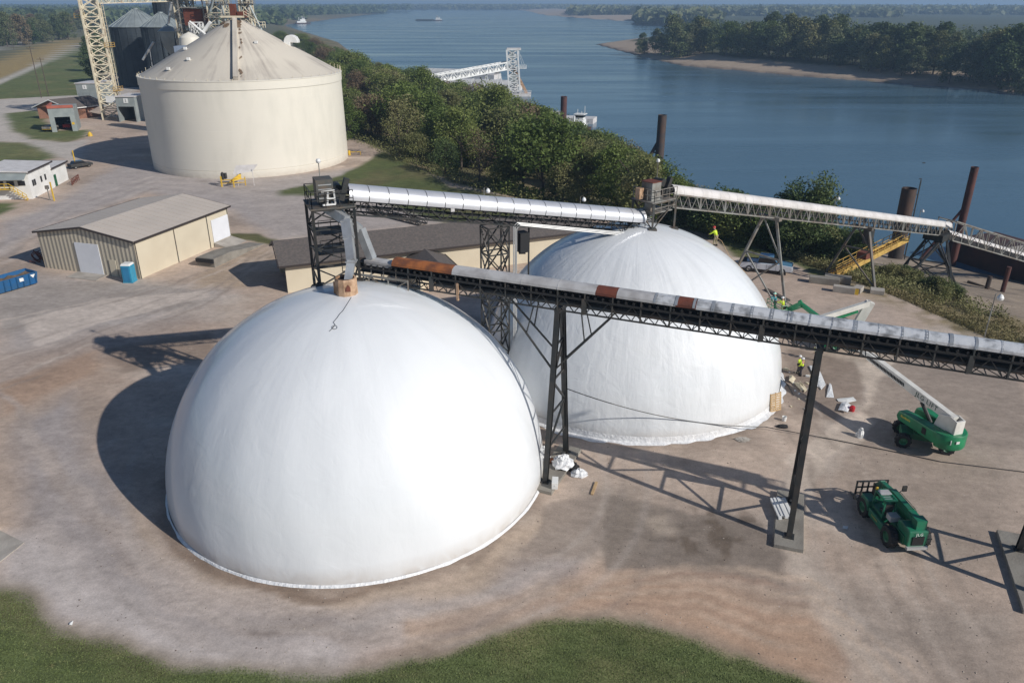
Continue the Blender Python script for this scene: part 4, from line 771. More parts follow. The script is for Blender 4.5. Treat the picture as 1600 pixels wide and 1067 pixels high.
sb = V((-131., 312., 0)); silo('grain_silo', 'dark grey silo half hidden behind the small hopper bin', sb, 7.6, over((sb.x, sb.y-7), 250, 43).z, 4.6)
silo('grain_silo', 'tall dark green-grey bin rising behind the cream towers', V((-145.2, 353., 0)), 5.2, 32., 2., 'silo')
silo('grain_silo', 'dark squat silo below the hopper bin', V((-108.5, 279., 0)), 7.4, 15.2, 3., 'silo', 'silo')
hc = V((-108., 262., 0)); t = thing('hopper_bin', 'small hopper bin with ribbed cone top on legs, in front of the dark silos', 'hopper bin', hc)
z1 = over((hc.x, hc.y-3), 255, 50).z; mb = MB(); mb.lathe(hc, [(.3, z1-8.), (3.1, z1-3.4), (3.3, z1)], 28); mb.build('bin_body', 'greysheet', t, smooth=30)
mb = MB(); mb.lathe(hc, [(3.5, z1-.1), (3.5, z1+.1), (.5, z1+2.2), (.01, z1+2.3)], 20); mb.build('cone_top', 'siloroof', t)
mb = MB(); [mb.beam(hc+V((3.1*cos(a), 3.1*sin(a), 0)), hc+V((3.1*cos(a), 3.1*sin(a), z1-.3)), .3) for a in (.8, 2.4, 3.9, 5.5)]; mb.build('leg', 'silo', t)
mb = MB(); mb.tube([hc+V((0, 0, z1+2.2)), AT(270, -12, 262)], .38, 10); mb.build('spout', 'pgalv', t)
mb = MB(); mb.tube([AT(240, 66, 257), AT(223, 94, 257)], .36, 10); mb.beam(AT(234, 78, 257), AT(238, 104, 257), .2); mb.build('discharge_spout', 'pgalv', t)
# lattice leg on the left with gallery
lc = G(171, 187); lc = V((lc.x, lc.y+2, 0)); t = thing('lattice_tower', 'tall cream lattice tower with rust streaks left of the big tank', 'lattice tower', lc)
sx = 2.35; ang = .35; cr = [lc+V((sx*1.35*cos(ang+PI/4+PI/2*k), sx*1.35*sin(ang+PI/4+PI/2*k), 0)) for k in range(4)]; hl = 32.2
mb = MB(); lattice(mb, cr, [V((p.x, p.y, hl)) for p in cr], 13, .42, .2); mb.build('frame', 'creamsteel', t)
mb = MB(); q = (cr[0]+cr[3])/2+V((1.0, -.4, 0)); 
for i in range(30): mb.beam(q+V((-.3, 0, 1+i)), q+V((.3, 0, 1+i)), .08)
for s_ in (-.3, .3): mb.beam(q+V((s_, 0, 0)), q+V((s_, 0, 31)), .1)
mb.build('ladder', 'creamsteel', t)
mb = MB()
for zz, w_ in ((19.5, 1.6), (7.8, 1.6), (27., -1.4)):
    c_ = lc+V((math.copysign(sx+1.0, w_), -.2, zz)); mb.box(c_, (1.6, 3.2, .12)); rail(mb, [c_+V((-.7*1, -1.5, 0)), c_+V((.7, -1.5, 0)), c_+V((.7, 1.5, 0))], 1.1, .09, 1.2)
mb.build('ladder_platform', 'yellow2', t)
mb = MB(); mb.box(lc+V((1.6, -1.6, 5.6)), (2.6, 1.6, 1.7)); mb.build('panel_box', 'white', t)
ga = lc+V((1, 0, 30.6)); gb = V((-96., 262., 31.4)); t = thing('overhead_gallery', 'white overhead conveyor gallery crossing from lattice tower to the machinery towers', 'gallery', ga)
mb = MB(); truss(mb, ga, gb, 1.8, 1.7, 18, .2, .12, top=True); mb.build('truss', 'creamsteel', t); mb = MB(); mb.beam(ga+V((0, 0, .5)), gb+V((0, 0, .5)), 1.4, .7); mb.build('conveyor_casing', 'greysheet', t)
# machinery towers behind the tank
def mtower(c, w_, h, label, seed, mt='creamsteel'):
    rnd = random.Random(seed); c = V(c); t = thing('elevator_tower', label, 'elevator tower', c)
    cr = [c+V((w_/2*a, w_/2*b_2, 0)) for a, b_2 in ((-1, -1), (1, -1), (1, 1), (-1, 1))]; mb = MB(); lattice(mb, cr, [V((p.x, p.y, h)) for p in cr], int(h/3), .34, .17); mb.build('frame', mt, t)
    for k in range(2): mb = MB(); mb.box(c+V((-w_/4+k*w_/2, 0, h/2)), (.8, 1.1, h-.4)); mb.build('elevator_leg', 'wcover' if k else 'greysheet', t)
    mb = MB()
    for zz in np.arange(12, h, 3.7): mb.box(c+V((0, 0, zz)), (w_+1.2, w_+1.2, .15)); rail(mb, [c+V((-w_/2-.6, -w_/2-.6, zz)), c+V((w_/2+.6, -w_/2-.6, zz)), c+V((w_/2+.6, w_/2+.6, zz))], 1.1, .1, 1.5)
    mb.build('platform', 'gsteel', t); mb = MB()
    for k in range(7): a = c+V((rnd.uniform(-w_, w_)*.5, -w_*.5, rnd.uniform(24, h))); mb.tube([a, a+V((rnd.uniform(-4, 4), rnd.uniform(-1, 3), -rnd.uniform(5, 9)))], .3, 8)
    mb.build('spout', 'siloroof', t); return t
mtower((-98, 251, 0), 4.2, 37.5, 'cream lattice elevator tower nearest the dark silos', 1)
mtower((-86, 246, 0), 4.8, 37.5, 'wider cream elevator tower behind the tank apex, hung with spouts', 2)
mtower((-81., 256, 0), 3.2, 37., 'slim cream lattice tower right of the wider one', 3)
t = thing('machine_house', 'dark red machinery box between the cream elevator towers', 'machinery house', (-93.5, 249, 22)); q = AT(306, 27, 249)
mb = MB(); mb.box(q, (5.4, 4.5, 4.6)); mb.build('house_body', 'rustrd', t); mb = MB(); mb.box(q+V((0, -.4, 2.6)), (7.6, 5.6, .3)); mb.box(q+V((0, -.4, 6.4)), (9, 6, .3)); [mb.beam(q+V((x_, -3, -12)), q+V((x_, -3, 6.4)), .3) for x_ in (-3.6, 3.6)]; mb.build('roof_slab', 'gsteel', t)
mb = MB(); q = AT(308, 48, 243); lattice(mb, [q+V((a, b_2, -26)) for a, b_2 in ((-1.5, -1.5), (1.5, -1.5), (1.5, 1.5), (-1.5, 1.5))], [q+V((a, b_2, 2.2)) for a, b_2 in ((-1.5, -1.5), (1.5, -1.5), (1.5, 1.5), (-1.5, 1.5))], 8, .3, .2); mb.build('support_frame', 'white', t)
mb = MB(); mb.tube([AT(296, 34, 240), AT(328, 60, 240)], .32, 8); mb.beam(AT(329, 35, 241), AT(315, 55, 241), 1.1, .8); mb.build('spout', 'white', t)
mb = MB(); q = AT(296, 60, 215); mb.lathe(V((q.x, q.y, 0)), [(2.8, 0), (2.8, q.z-1.5), (2.4, q.z+.2), (1.5, q.z+.9), (.01, q.z+1.5)], 30); tag(mb.build('round_bin', 'tank', loc=(q.x, q.y, 0), smooth=30), 'round-topped cream bin showing over the tank roof, below the towers', 'bin')
mb = MB(); q = AT(287, 72, 200); mb.box((q.x, q.y, q.z/2), (3.6, 3.4, q.z)); tag(mb.build('blue_shed', mat('pale_blue_sheet', (.28, .34, .44), .5), loc=(q.x, q.y, 0)), 'pale blue sheet-clad housing beside the round-topped bin', 'housing')
# ------------------------------------------------------------------ gabled helper
def gable(t, P0, P1, P2, h, rh, wall, roof, over_=.35, trim=None, seams=0, along=0):
    """P0 near corner, P1 along the ridge, P2 across; ridge runs P0->P1"""
    P0, P1, P2 = V(P0), V(P1), V(P2); L_ = P1-P0; W_ = P2-P0; P3 = P1+W_; up = V((0, 0, 1)); l = L_.normalized(); w_ = W_.normalized(); mid = W_/2
    mb = MB(); mb.add([P0, P1, P3, P2, P0+up*h, P1+up*h, P3+up*h, P2+up*h, P0+mid+up*(h+rh), P1+mid+up*(h+rh)], [(0, 1, 5, 4), (2, 7, 6, 3), (0, 4, 8, 7, 2), (1, 3, 6, 9, 5)])
    wo = mb.build('wall', wall, t)
    sl = V((W_/2)); k = over_/ (W_.length/2); mb = MB(); a, b_2 = P0+up*(h+.05)-l*over_-w_*over_-up*(rh*k), P1+up*(h+.05)+l*over_-w_*over_-up*(rh*k); r0, r1 = P0+mid-l*over_+up*(h+rh+.05), P1+mid+l*over_+up*(h+rh+.05)
    c_, d_ = P2+up*(h+.05)-l*over_+w_*over_-up*(rh*k), P3+up*(h+.05)+l*over_+w_*over_-up*(rh*k); th = up*.12
    mb.add([a, b_2, r1, r0, d_, c_, a+th, b_2+th, r1+th, r0+th, d_+th, c_+th], [(6, 7, 8, 9), (9, 8, 10, 11), (1, 0, 3, 2), (2, 3, 5, 4), (0, 1, 7, 6), (5, 11, 10, 4), (0, 6, 9, 3), (3, 9, 11, 5), (1, 2, 8, 7), (2, 4, 10, 8)])
    if seams:
        n = int(L_.length/seams)
        for i in range(n+1): q = i/n; mb.beam(a.lerp(b_2, q)+th*1.1, r0.lerp(r1, q)+th*1.1, .05, .03); mb.beam(c_.lerp(d_, q)+th*1.1, r0.lerp(r1, q)+th*1.1, .05, .03)
    ro = mb.build('roof', roof, t)
    if trim:
        mb = MB(); e = up*.02; [mb.beam(p_+e, q_+e, .1, .22) for p_, q_ in ((a-w_*.09, b_2-w_*.09), (c_+w_*.09, d_+w_*.09), (a-l*.1, r0-l*.1), (r0-l*.1, c_-l*.1), (b_2+l*.1, r1+l*.1), (r1+l*.1, d_+l*.1))]; mb.build('trim', trim, ro)
    return l, w_, up
def panel(t, name, mt, P, l, up_h, w_, h, out, th=.06, sub=None):
    """flat panel starting at P, width w_ along l, height h, standing out of the wall by out"""
    P = V(P); l = V(l); n = V(out); mb = MB(); q = P+n*.03; mb.add([q, q+l*w_, q+l*w_+V((0, 0, h)), q+V((0, 0, h)), q+n*th, q+l*w_+n*th, q+l*w_+V((0, 0, h))+n*th, q+V((0, 0, h))+n*th], [(4, 5, 6, 7), (0, 4, 7, 3), (1, 2, 6, 5), (3, 7, 6, 2), (0, 1, 5, 4)]); return mb.build(name, mt, sub or t)
# beige warehouse
C0 = G(220, 436); C1 = G(362, 374); C2 = G(81, 415); lW = (C1-C0).normalized(); wW = V((-lW.y, lW.x, 0)); wl = (C2-C0).dot(wW); C1 = C0+lW*(C1-C0).length
t = thing('warehouse', 'beige metal warehouse with brown eaves and white roller doors', 'warehouse', C0); OFF[t.name] = V(C0)
t.location = C0
ribm = corr_mat('ribbed_end_wall', (.62, .55, .42), (.31, .28, .235), (wW.x, wW.y, 0), .62)
gable(t, C0, C1, C0+wW*wl, 4.7, 1.15, 'cream', 'roofbeige', .3, 'trim', 1.2)
mb = MB(); mb.add([C0-lW*.05, C0-lW*.05+wW*wl, C0-lW*.05+wW*wl+V((0, 0, 4.68)), C0-lW*.05+wW*wl/2+V((0, 0, 5.82)), C0-lW*.05+V((0, 0, 4.68))], [(0, 4, 3, 2, 1)]); M['ribm'] = ribm; mb.build('end_cladding', 'ribm', t)
fr = (G(162, 424)-C0).dot(wW); dn = (G(132, 419)-C0).dot(wW); panel(t, 'roller_door', 'doorw', C0-lW*.06+wW*5.4, wW, 0, 3.6, 3.9, -lW)
dp_ = panel(t, 'side_door', 'cream', C0-lW*.06+wW*3.2, wW, 0, 1.0, 2.1, -lW)
panel(t, 'roller_door', 'doorw', C0+lW*14.2+V((0, 0, .6)), lW, 0, 3.7, 3.1, -wW)
for s_ in (.1, 6.9, 13.4, (C1-C0).length-.2): mb = MB(); mb.beam(C0+lW*s_-wW*.06, C0+lW*s_-wW*.06+V((0, 0, 4.6)), .08); mb.build('downpipe', 'dsteel', t)
tag((lambda m_: (m_.prism([(p.x, p.y) for p in (C0-lW*.1+wW*4.9, C0-lW*2.2+wW*4.7, C0-lW*2.2+wW*9.2, C0-lW*.1+wW*9.4)], 0, .07), m_.build('concrete_apron', 'conc', loc=C0-lW*1.2+wW*7))[1])(MB()), 'pale concrete apron in front of the gable roller door', 'concrete apron')
mb = MB(); q = C0+lW*14.1-wW*.15; mb.add([q, q+lW*3.9, q+lW*3.9-wW*2.4, q-wW*2.4, q+V((0, 0, .55)), q+lW*3.9+V((0, 0, .55)), q+lW*3.9-wW*2.4+V((0, 0, .03)), q-wW*2.4+V((0, 0, .03))], [(4, 7, 6, 5), (0, 3, 7, 4), (1, 5, 6, 2), (3, 2, 6, 7)]); tag(mb.build('door_ramp', 'conc', loc=q), 'short pale concrete ramp up to the white side door', 'ramp')
# loading ramp with well
r0 = G(303, 419); r1 = G(372, 388); rl = lW; q = C0+lW*6.4-wW*3.3; t = thing('loading_ramp', 'long sloping concrete loading ramp beside the warehouse', 'ramp', q)
mb = MB(); o_ = -wW*2.6; Lr = 11.; mb.add([q, q+o_, q+lW*Lr+o_, q+lW*Lr, q+V((0, 0, 1.15)), q+o_+V((0, 0, 1.15)), q+lW*Lr+o_+V((0, 0, .04)), q+lW*Lr+V((0, 0, .04)), q+lW*3.5+V((0, 0, 1.1)), q+lW*3.5+o_+V((0, 0, 1.1))], [(4, 5, 9, 8), (8, 9, 6, 7), (0, 1, 5, 4), (1, 2, 6, 9, 5), (0, 4, 8, 7, 3)]); mb.build('ramp_slab', 'conc2', t)
mb = MB(); mb.beam(q+o_*.0+V((0, 0, .85))-lW*.12, q+o_*1.0+V((0, 0, .85))-lW*.12, .25, .45); mb.build('dock_bumper', 'rubber', t)
# portable toilet
pt = G(204, 440); t = thing('portable_toilet', 'blue portable toilet at the corner of the beige warehouse', 'portable toilet', pt)
rzp = math.atan2(lW.y, lW.x)+.25; mb = MB(); mb.box(pt+V((0, 0, 1.1)), (1.15, 1.15, 2.1), rzp); mb.box(pt+V((0, 0, .06)), (1.25, 1.25, .12), rzp); mb.build('cabin', 'teal', t, bevel=.04)
mb = MB(); mb.box(pt+V((0, 0, 2.25)), (1.2, 1.2, .22), rzp, .8); mb.build('roof', 'white', t, bevel=.03)
mb = MB(); Rz = Matrix.Rotation(rzp, 3, 'Z'); mb.box(pt+Rz@V((-.6, 0, 1.1)), (.05, .8, 1.8), rzp); mb.build('door', mat('darker_blue_door', (.03, .20, .38), .4), t)
# skip
dpos = G(21, 450); t = thing('waste_skip', 'blue open-top roll-off skip full of brown rubble', 'skip', dpos); dr_ = (G(52, 437)-G(0, 452)); dr_.z = 0; dr_.normalize(); dsd = V((-dr_.y, dr_.x, 0)); 
def shell(mb, c, l, w_, L_, W_, Hh, th, fl=.35):
    b_ = [c+l*a*L_/2+w_*b2*W_/2 for a, b2 in ((-1, -1), (1, -1), (1, 1), (-1, 1))]; tp = [c+l*a*(L_/2+.25)+w_*b2*(W_/2+.12)+V((0, 0, Hh)) for a, b2 in ((-1, -1), (1, -1), (1, 1), (-1, 1))]
    ti = [c+l*a*(L_/2+.25-th)+w_*b2*(W_/2+.12-th)+V((0, 0, Hh)) for a, b2 in ((-1, -1), (1, -1), (1, 1), (-1, 1))]; bi = [c+l*a*(L_/2-th)+w_*b2*(W_/2-th)+V((0, 0, fl)) for a, b2 in ((-1, -1), (1, -1), (1, 1), (-1, 1))]
    mb.add(b_+tp+ti+bi, [(0, 1, 5, 4), (1, 2, 6, 5), (2, 3, 7, 6), (3, 0, 4, 7), (4, 5, 9, 8), (5, 6, 10, 9), (6, 7, 11, 10), (7, 4, 8, 11), (8, 9, 13, 12), (9, 10, 14, 13), (10, 11, 15, 14), (11, 8, 12, 15), (12, 13, 14, 15)])
mb = MB(); shell(mb, dpos+V((0, 0, .15)), dr_, dsd, 4.5, 2.2, 1.4, .1, .4)
for i in range(7): q = dpos+dr_*(-2.2+i*.73)-dsd*1.17; mb.beam(q+V((0, 0, .2)), q-dsd*.08+V((0, 0, 1.5)), .12)
mb.beam(dpos-dr_*2.6-dsd*1.1+V((0, 0, .1)), dpos-dr_*2.6-dsd*1.1+V((0, 0, 1.5)), .15); mb.build('bin_body', 'blue', t)
mb = MB(); rnd = random.Random(3); nn = 9; vs = []
for i in range(nn+1):
    for j in range(5): vs.append(dpos+dr_*(-2.4+4.8*i/nn)+dsd*(-1.05+2.1*j/4)+V((0, 0, 1.15+rnd.uniform(-.15, .2))))
mb.add(vs, [(i*5+j, (i+1)*5+j, (i+1)*5+j+1, i*5+j+1) for i in range(nn) for j in range(4)]); mb.build('rubble', 'dirt', t)
mb = MB(); q = dpos-dsd*1.28+dr_*.5+V((0, 0, .9)); mb.beam(q, q+V((0, 0, .4)), .5, .03, up=dsd); q = dpos-dsd*1.28+dr_*1.9+V((0, 0, .95)); mb.face([q+V((0, 0, .4))-dr_*.35, q-dr_*.05, q+dr_*.25+V((0, 0, .4))], .02); mb.build('sticker', 'white', t)
# rack of scrap behind the gable
q = G(75, 408); t = thing('scrap_heap', 'rusty reels and scrap leaning at the back corner of the warehouse', 'scrap heap', q); rnd = random.Random(9); mb = MB()
for k in range(9): a = q+V((rnd.uniform(-1.6, .6), rnd.uniform(-.6, 1.4), .0)); mb.tube([a+V((.55*cos(u), .15*sin(u*2), .6+.55*sin(u))) for u in np.linspace(0, 2*PI, 13)], .05, 5)
for k in range(9): a = q+V((rnd.uniform(-1.5, .8), rnd.uniform(-1, 1.5), .1)); mb.beam(a, a+V((rnd.uniform(-1, 1), rnd.uniform(-1, 1), rnd.uniform(.2, 1.3))), .1)
mb.build('reel', 'rustrd', t)
# ------------------------------------------------------------------ dark-roofed store behind the near dome
ze = 3.6; e0 = G(440, 415, ze); e1_ = G(765, 378, ze); le = (e1_-e0); le.z = 0; Ls = le.length+14; le.normalize(); we = V((-le.y, le.x, 0)); ridge = G(428, 381, ze+1.6); wd = abs((V((ridge.x, ridge.y, 0))-V((e0.x, e0.y, 0))).dot(we))*2
P0 = V((e0.x, e0.y, 0))+we*.7+le*.4; t = thing('storage_shed', 'long low store with dark shingle roof and cream walls behind the nearer dome', 'shed', P0)
gable(t, P0, P0+le*Ls, P0+we*max(8, wd-1.0), ze, 1.5, 'cream', 'shingle', .7, 'trim')
ow = (G(664, 392, ze)-P0).dot(le); Pw = P0+le*(ow-2.0)+we*.2; gable(t, Pw, Pw-we*6., Pw+le*4.4, 2.5, .95, 'cream', 'shingle', .4, 'trim')
mb = MB(); p = G(743, 395); mb.lathe(p, [(.12, 0), (.12, 1.3), (.01, 1.4)], 10); tag(mb.build('bollard', 'yellow', loc=p), 'yellow bollard standing in front of the dark-roofed store', 'bollard')
# conveyor section lying on the ground
ga, gb = G(578, 331), G(662, 352); t = thing('spare_walkway', 'rusty truss walkway section lying on the gravel behind the silver conveyor', 'walkway section', ga); mb = MB(); truss(mb, ga+V((0, 0, .1)), gb+V((0, 0, .1)), 1.5, .5, 12, .14, .09); mb.build('truss', 'dsteel', t)
mb = MB(); rail(mb, [ga+V((.3, .7, .5)), gb+V((.3, .7, .5))], .9, .06, 1.2); mb.build('handrail', 'dsteel', t)
# ------------------------------------------------------------------ scale house
S0 = G(52, 311); S1 = G(95, 288); ls = (S1-S0).normalized(); ws = V((-ls.y, ls.x, 0)); t = thing('scale_house', 'white two-part weighing office with low roofs and dark windows', 'office', S0)
Lm = 9.2; Wm = 7.2; E_ = V((-1, 0, 0)); hm = 4.3
def flat_house(t, P0, L_, W_, h0_, h1_, wm, rm):
    c_ = [P0, P0+ls*L_, P0+ls*L_+ws*W_, P0+ws*W_]; mb = MB(); hs = [h0_, h0_, h1_, h1_]
    mb.add(c_+[c_[i]+V((0, 0, hs[i])) for i in range(4)], [(0, 1, 5, 4), (1, 2, 6, 5), (2, 3, 7, 6), (3, 0, 4, 7)]); mb.build('wall', wm, t)
    o_ = .35; c2 = [P0-ls*o_-ws*o_, P0+ls*(L_+o_)-ws*o_, P0+ls*(L_+o_)+ws*(W_+o_), P0-ls*o_+ws*(W_+o_)]; mb = MB(); mb.add([c2[i]+V((0, 0, hs[i]+.03)) for i in range(4)]+[c2[i]+V((0, 0, hs[i]+.2)) for i in range(4)], [(4, 5, 6, 7), (3, 2, 1, 0), (0, 1, 5, 4), (1, 2, 6, 5), (2, 3, 7, 6), (3, 0, 4, 7)]); r_ = mb.build('roof', rm, t)
    mb = MB(); [mb.beam(c2[i]+V((0, 0, hs[i]+.1))-ws*.05, c2[j]+V((0, 0, hs[j]+.1))-ws*.05, .1, .25) for i, j in ((0, 1), (1, 2))]; mb.build('trim', 'trim', r_)
flat_house(t, S0, Lm, Wm, 4.5, 4.9, 'white', 'wcover'); flat_house(t, S0+ls*(Lm+.02)+ws*.15, 6.8, 5.6, 3.3, 3.5, 'white', 'wcover')
# left facing front (windows look to the lower left)
for k, x_ in enumerate((.25, 2.0, 3.7, 5.5)): wn = panel(t, 'window', 'glass', S0+ws*(.4+x_)-ls*.02+V((0, 0, 2.35)), ws, 0, 1.15, .8, -ls)
for x_ in (1.0, 1.75, 4.3, 6.0): panel(t, 'window', 'glass', S0+ls*x_-ws*.02+V((0, 0, 2.0)), ls, 0, .5, 1.0, -ws)
panel(t, 'door', 'green2', S0+ls*(Lm+.7)+ws*.12, ls, 0, .85, 2.1, -ws)
mb = MB(); q = S0-ls*.4+V((0, 0, 3.6)); mb.add([q-ls*1.2, q-ls*1.2+ws*Wm, q+ls*.35+ws*Wm+V((0, 0, .85)), q+ls*.35+V((0, 0, .85))], [(0, 3, 2, 1)]); mb.build('awning', 'greysheet', t)
mb = MB(); q = S0-ls*.6; 
for k in range(7): mb.box(q-ls*.3+ws*(.6+.32*k)+V((0, 0, .2+.26*k)), (.9, .34, .06), math.atan2(ls.y, ls.x))
mb.box(q-ls*.3+ws*5+V((0, 0, 2.0)), (1., 4.6, .1), math.atan2(ls.y, ls.x)); rail(mb, [q-ls*.75+ws*.3, q-ls*.75+ws*2.7+V((0, 0, 1.95)), q-ls*.75+ws*7.2+V((0, 0, 1.95))], 1.0, .08, .7); mb.build('yellow_stair', 'yellow', t)
mb = MB(); q = G(85, 314); mb.beam(q, q+V((0, 0, 3.2)), .18); tag(mb.build('marker_post', 'yellow', loc=q), 'tall yellow post standing before the white weighing office', 'post')
mb = MB(); q = G(78, 313); mb.beam(q, q+V((0, 0, 1.9)), .12); mb.box(q+V((0, 0, 2.2)), (.5, .4, .6)); tag(mb.build('card_reader', 'gsteel', loc=q), 'small grey box on a stand beside the tall yellow post', 'card reader')
mb = MB(); q = G(118, 290); a, b2 = G(113, 290), G(124, 282); rail(mb, [a, b2], 1.1, .1, 1.); mb.beam(a+V((0, 0, .2)), b2+V((0, 0, 1.)), .1); tag(mb.build('pipe_rack', 'rustrd', loc=q), 'faded red pipe rack at the end wall of the white office', 'rack')
# ------------------------------------------------------------------ brick office, garage, two grey sheds
b0 = G(62, 186); t = thing('brick_office', 'brown brick office with dark gabled roof behind the fire garage', 'office', b0)
gable(t, b0, b0+V((5.6, 9, 0)), b0+V((10.5, -2.2, 0)), 3.4, 2.0, 'brick', 'shingle', .8, 'white')
g0_ = G(82, 207); g1_ = G(122, 205); gl = (g1_-g0_); gl.z = 0; gW = gl.length; gl.normalize(); gw = V((-gl.y, gl.x, 0)); hg = over((g0_.x, g0_.y), 79, 167).z-.3; t = thing('fire_garage', 'grey block garage with faded red parapet and open door', 'garage', g0_)
mb = MB(); dw0, dw1, dh_ = gW*.2, gW*.8, 3.7; z_ = V((0, 0, 1)); D_ = 8.
A_ = [g0_, g0_+gl*dw0, g0_+gl*dw1, g0_+gl*gW]; 
mb.add([A_[0], A_[1], A_[1]+z_*dh_, A_[0]+z_*hg, A_[2]+z_*dh_, A_[3]+z_*hg, A_[2], A_[3]], [(0, 1, 2, 3), (3, 2, 4, 5), (6, 7, 5, 4)])
mb.add([A_[0], A_[0]+gw*D_, A_[0]+gw*D_+z_*hg, A_[0]+z_*hg, A_[3], A_[3]+gw*D_, A_[3]+gw*D_+z_*hg, A_[3]+z_*hg], [(1, 0, 3, 2), (4, 5, 6, 7), (5, 1, 2, 6), (3, 7, 6, 2)]); mb.build('wall', 'greysheet', t)
mb = MB(); mb.beam(A_[0]+z_*(hg+.2)+gw*.1, A_[3]+z_*(hg+.2)+gw*.1, .5, .7); mb.beam(A_[0]+z_*(hg+.2)+gw*.1, A_[0]+z_*(hg+.2)+gw*D_, .4, .7); mb.build('parapet', 'redtrim', t)
mb = MB(); mb.box(A_[0]+gl*gW*.5+gw*7.7+z_*1.7, (gW*.9, .1, 3.4), math.atan2(gl.y, gl.x)); mb.build('back_panel', 'dark', t)
mb = MB(); mb.box(A_[0]+gl*gW*.88+z_*2.-gw*.04, (.6, .05, .6), math.atan2(gl.y, gl.x)); mb.build('notice', 'yellow', t)
def shed(name, label, px0, px1, py, ytop, D_, opening, sgn):
    a = G(px0, py); b_2 = G(px1, py); l = (b_2-a); l.z = 0; W_ = l.length; l.normalize(); w_ = V((-l.y, l.x, 0)); h = over((a.x, a.y), px0-4, ytop).z; t = thing(name, label, 'shed', a); mb = MB(); z_ = V((0, 0, 1)); B_ = a+l*W_
    if opening:
        o0, o1, oh = a+l*W_*.08, a+l*W_*.92, h*.62; mb.add([a, o0, o0+z_*oh, a+z_*h, o1+z_*oh, B_+z_*h, o1, B_], [(0, 1, 2, 3), (3, 2, 4, 5), (6, 7, 5, 4)])
    else: mb.add([a, B_, B_+z_*h, a+z_*h], [(0, 1, 2, 3)])
    mb.add([a, a+w_*D_, a+w_*D_+z_*h, a+z_*h, B_, B_+w_*D_, B_+w_*D_+z_*h, B_+z_*h], [(1, 0, 3, 2), (4, 5, 6, 7)]+([(5, 1, 2, 6)])); mb.build('wall', 'greysheet', t)
    mb = MB(); c_ = a+l*W_/2+w_*D_/2+z_*(h+.12); mb.box(c_, (W_+.5, D_+.5, .2), math.atan2(l.y, l.x)); mb.build('roof', 'wcover', t)
    if not opening: panel(t, 'door_leaf', 'siloroof', a+l*W_*.08-w_*.02, l, 0, W_*.40, h*.62, -w_); panel(t, 'door_leaf', 'siloroof', a+l*W_*.52-w_*.02, l, 0, W_*.40, h*.62, -w_)
    else: mb = MB(); mb.box(a+l*W_*.5+w_*D_*.9+z_*h*.4, (W_*.5, .1, h*.5), math.atan2(l.y, l.x)); mb.build('inner_door', 'siloroof', t)
    s = panel(t, 'sign', 'white', a+l*W_*sgn+z_*(h*.76)-w_*.03, l, 0, 1.3, 1.3, -w_); text('sign_number', '1', 1.15, frame_m(a+l*(W_*sgn+.65)+z_*(h*.76+.62)-w_*.13-V(OFF[t.name]), l, z_), 'letterk', s, .01)
shed('dump_shed', 'closed grey receiving shed with pale double door left of lattice tower', 125, 162, 167, 131, 9, False, .28)
shed('dump_shed', 'open grey drive-through shed between lattice tower and cream tank', 187, 216, 191, 152, 9, True, .42)
# small yard items on the left
def bx(name, label, cat, px, py, d, rz, mt, z=0): p = G(px, py); mb = MB(); mb.box((p.x, p.y, z+d[2]/2), d, rz, .92); return tag(mb.build(name, mt, loc=(p.x, p.y, z), bevel=.03), label, cat)
p = G(141, 213); mb = MB(); mb.lathe(p, [(.6, 0), (.5, .6), (.2, 1.0), (.01, 1.1)], 12); tag(mb.build('yellow_hydrant_cover', 'yellow', loc=p), 'bright yellow cone-shaped cover on the grass island tip', 'cover')
p = G(118, 258); mb = MB(); mb.tube([p, p+V((0, 0, 3.))], .12, 8); tag(mb.build('gate_post', 'yellow', loc=p), 'slim yellow gate post behind the white office', 'post')
# parked tractor-like trailer by the garage
p = G(77, 206); t = thing('farm_trailer', 'small yellow and grey trailer parked beside the garage', 'trailer', p); mb = MB(); mb.box(p+V((0, 1, 1.1)), (2.2, 4.2, .5)); mb.build('bed', 'gsteel', t); mb = MB(); mb.box(p+V((0, -.6, 1.0)), (2.4, .8, .7)); mb.build('front_guard', 'yellow', t)
for a, b2 in ((-1, 0), (1, 0), (-1, 2), (1, 2)): mb = MB(); mb.lathe(V((0, 0, 0)), [(.1, -.15), (.5, -.15), (.5, .15), (.1, .15)], 14); mb.v = [(p.x+a*1.1+q[2], p.y+b2+q[0], .5+q[1]) for q in mb.v]; mb.build('wheel', 'rubber', t)
# concrete slab & white corner at the left edge
pp = [G(*q) for q in ((-60, 838), (0, 829), (38, 848), (0, 878), (-60, 920))]; mb = MB(); mb.prism([(p.x, p.y) for p in pp], 0, .05); tag(mb.build('concrete_slab', 'conc', loc=pp[2]), 'pale concrete slab at the left edge of the yard', 'concrete slab')
p = G(-26, 838); mb = MB(); mb.box((p.x-.2, p.y+.2, .55), (1.6, 1.6, 1.1), .5, .9); tag(mb.build('white_bin', 'white', loc=p, bevel=.04), 'white bin cut off by the left edge, on the pale slab', 'bin')
# utility poles, lamp
def pole(label, px, py, h, cross=True):
    p = G(px, py); t = thing('utility_pole', label, 'utility pole', p); mb = MB(); mb.tube([p, p+V((0, 0, h))], .17, 8, .11); mb.build('pole', 'bark', t)
    if cross: mb = MB(); mb.box(p+V((0, 0, h-.6)), (2.4, .14, .16), .4); mb.build('crossarm', 'bark', t)
pole('wooden utility pole rising behind the brick office', 65, 153, 17.); pole('shorter wooden pole right of the one behind the brick office', 76, 150, 13., True)
pole('slim pole at the edge of the far left trees', 22, 78, 18., False); pole('bare pole against the trees beyond the levee road', 46, 72, 14., False)
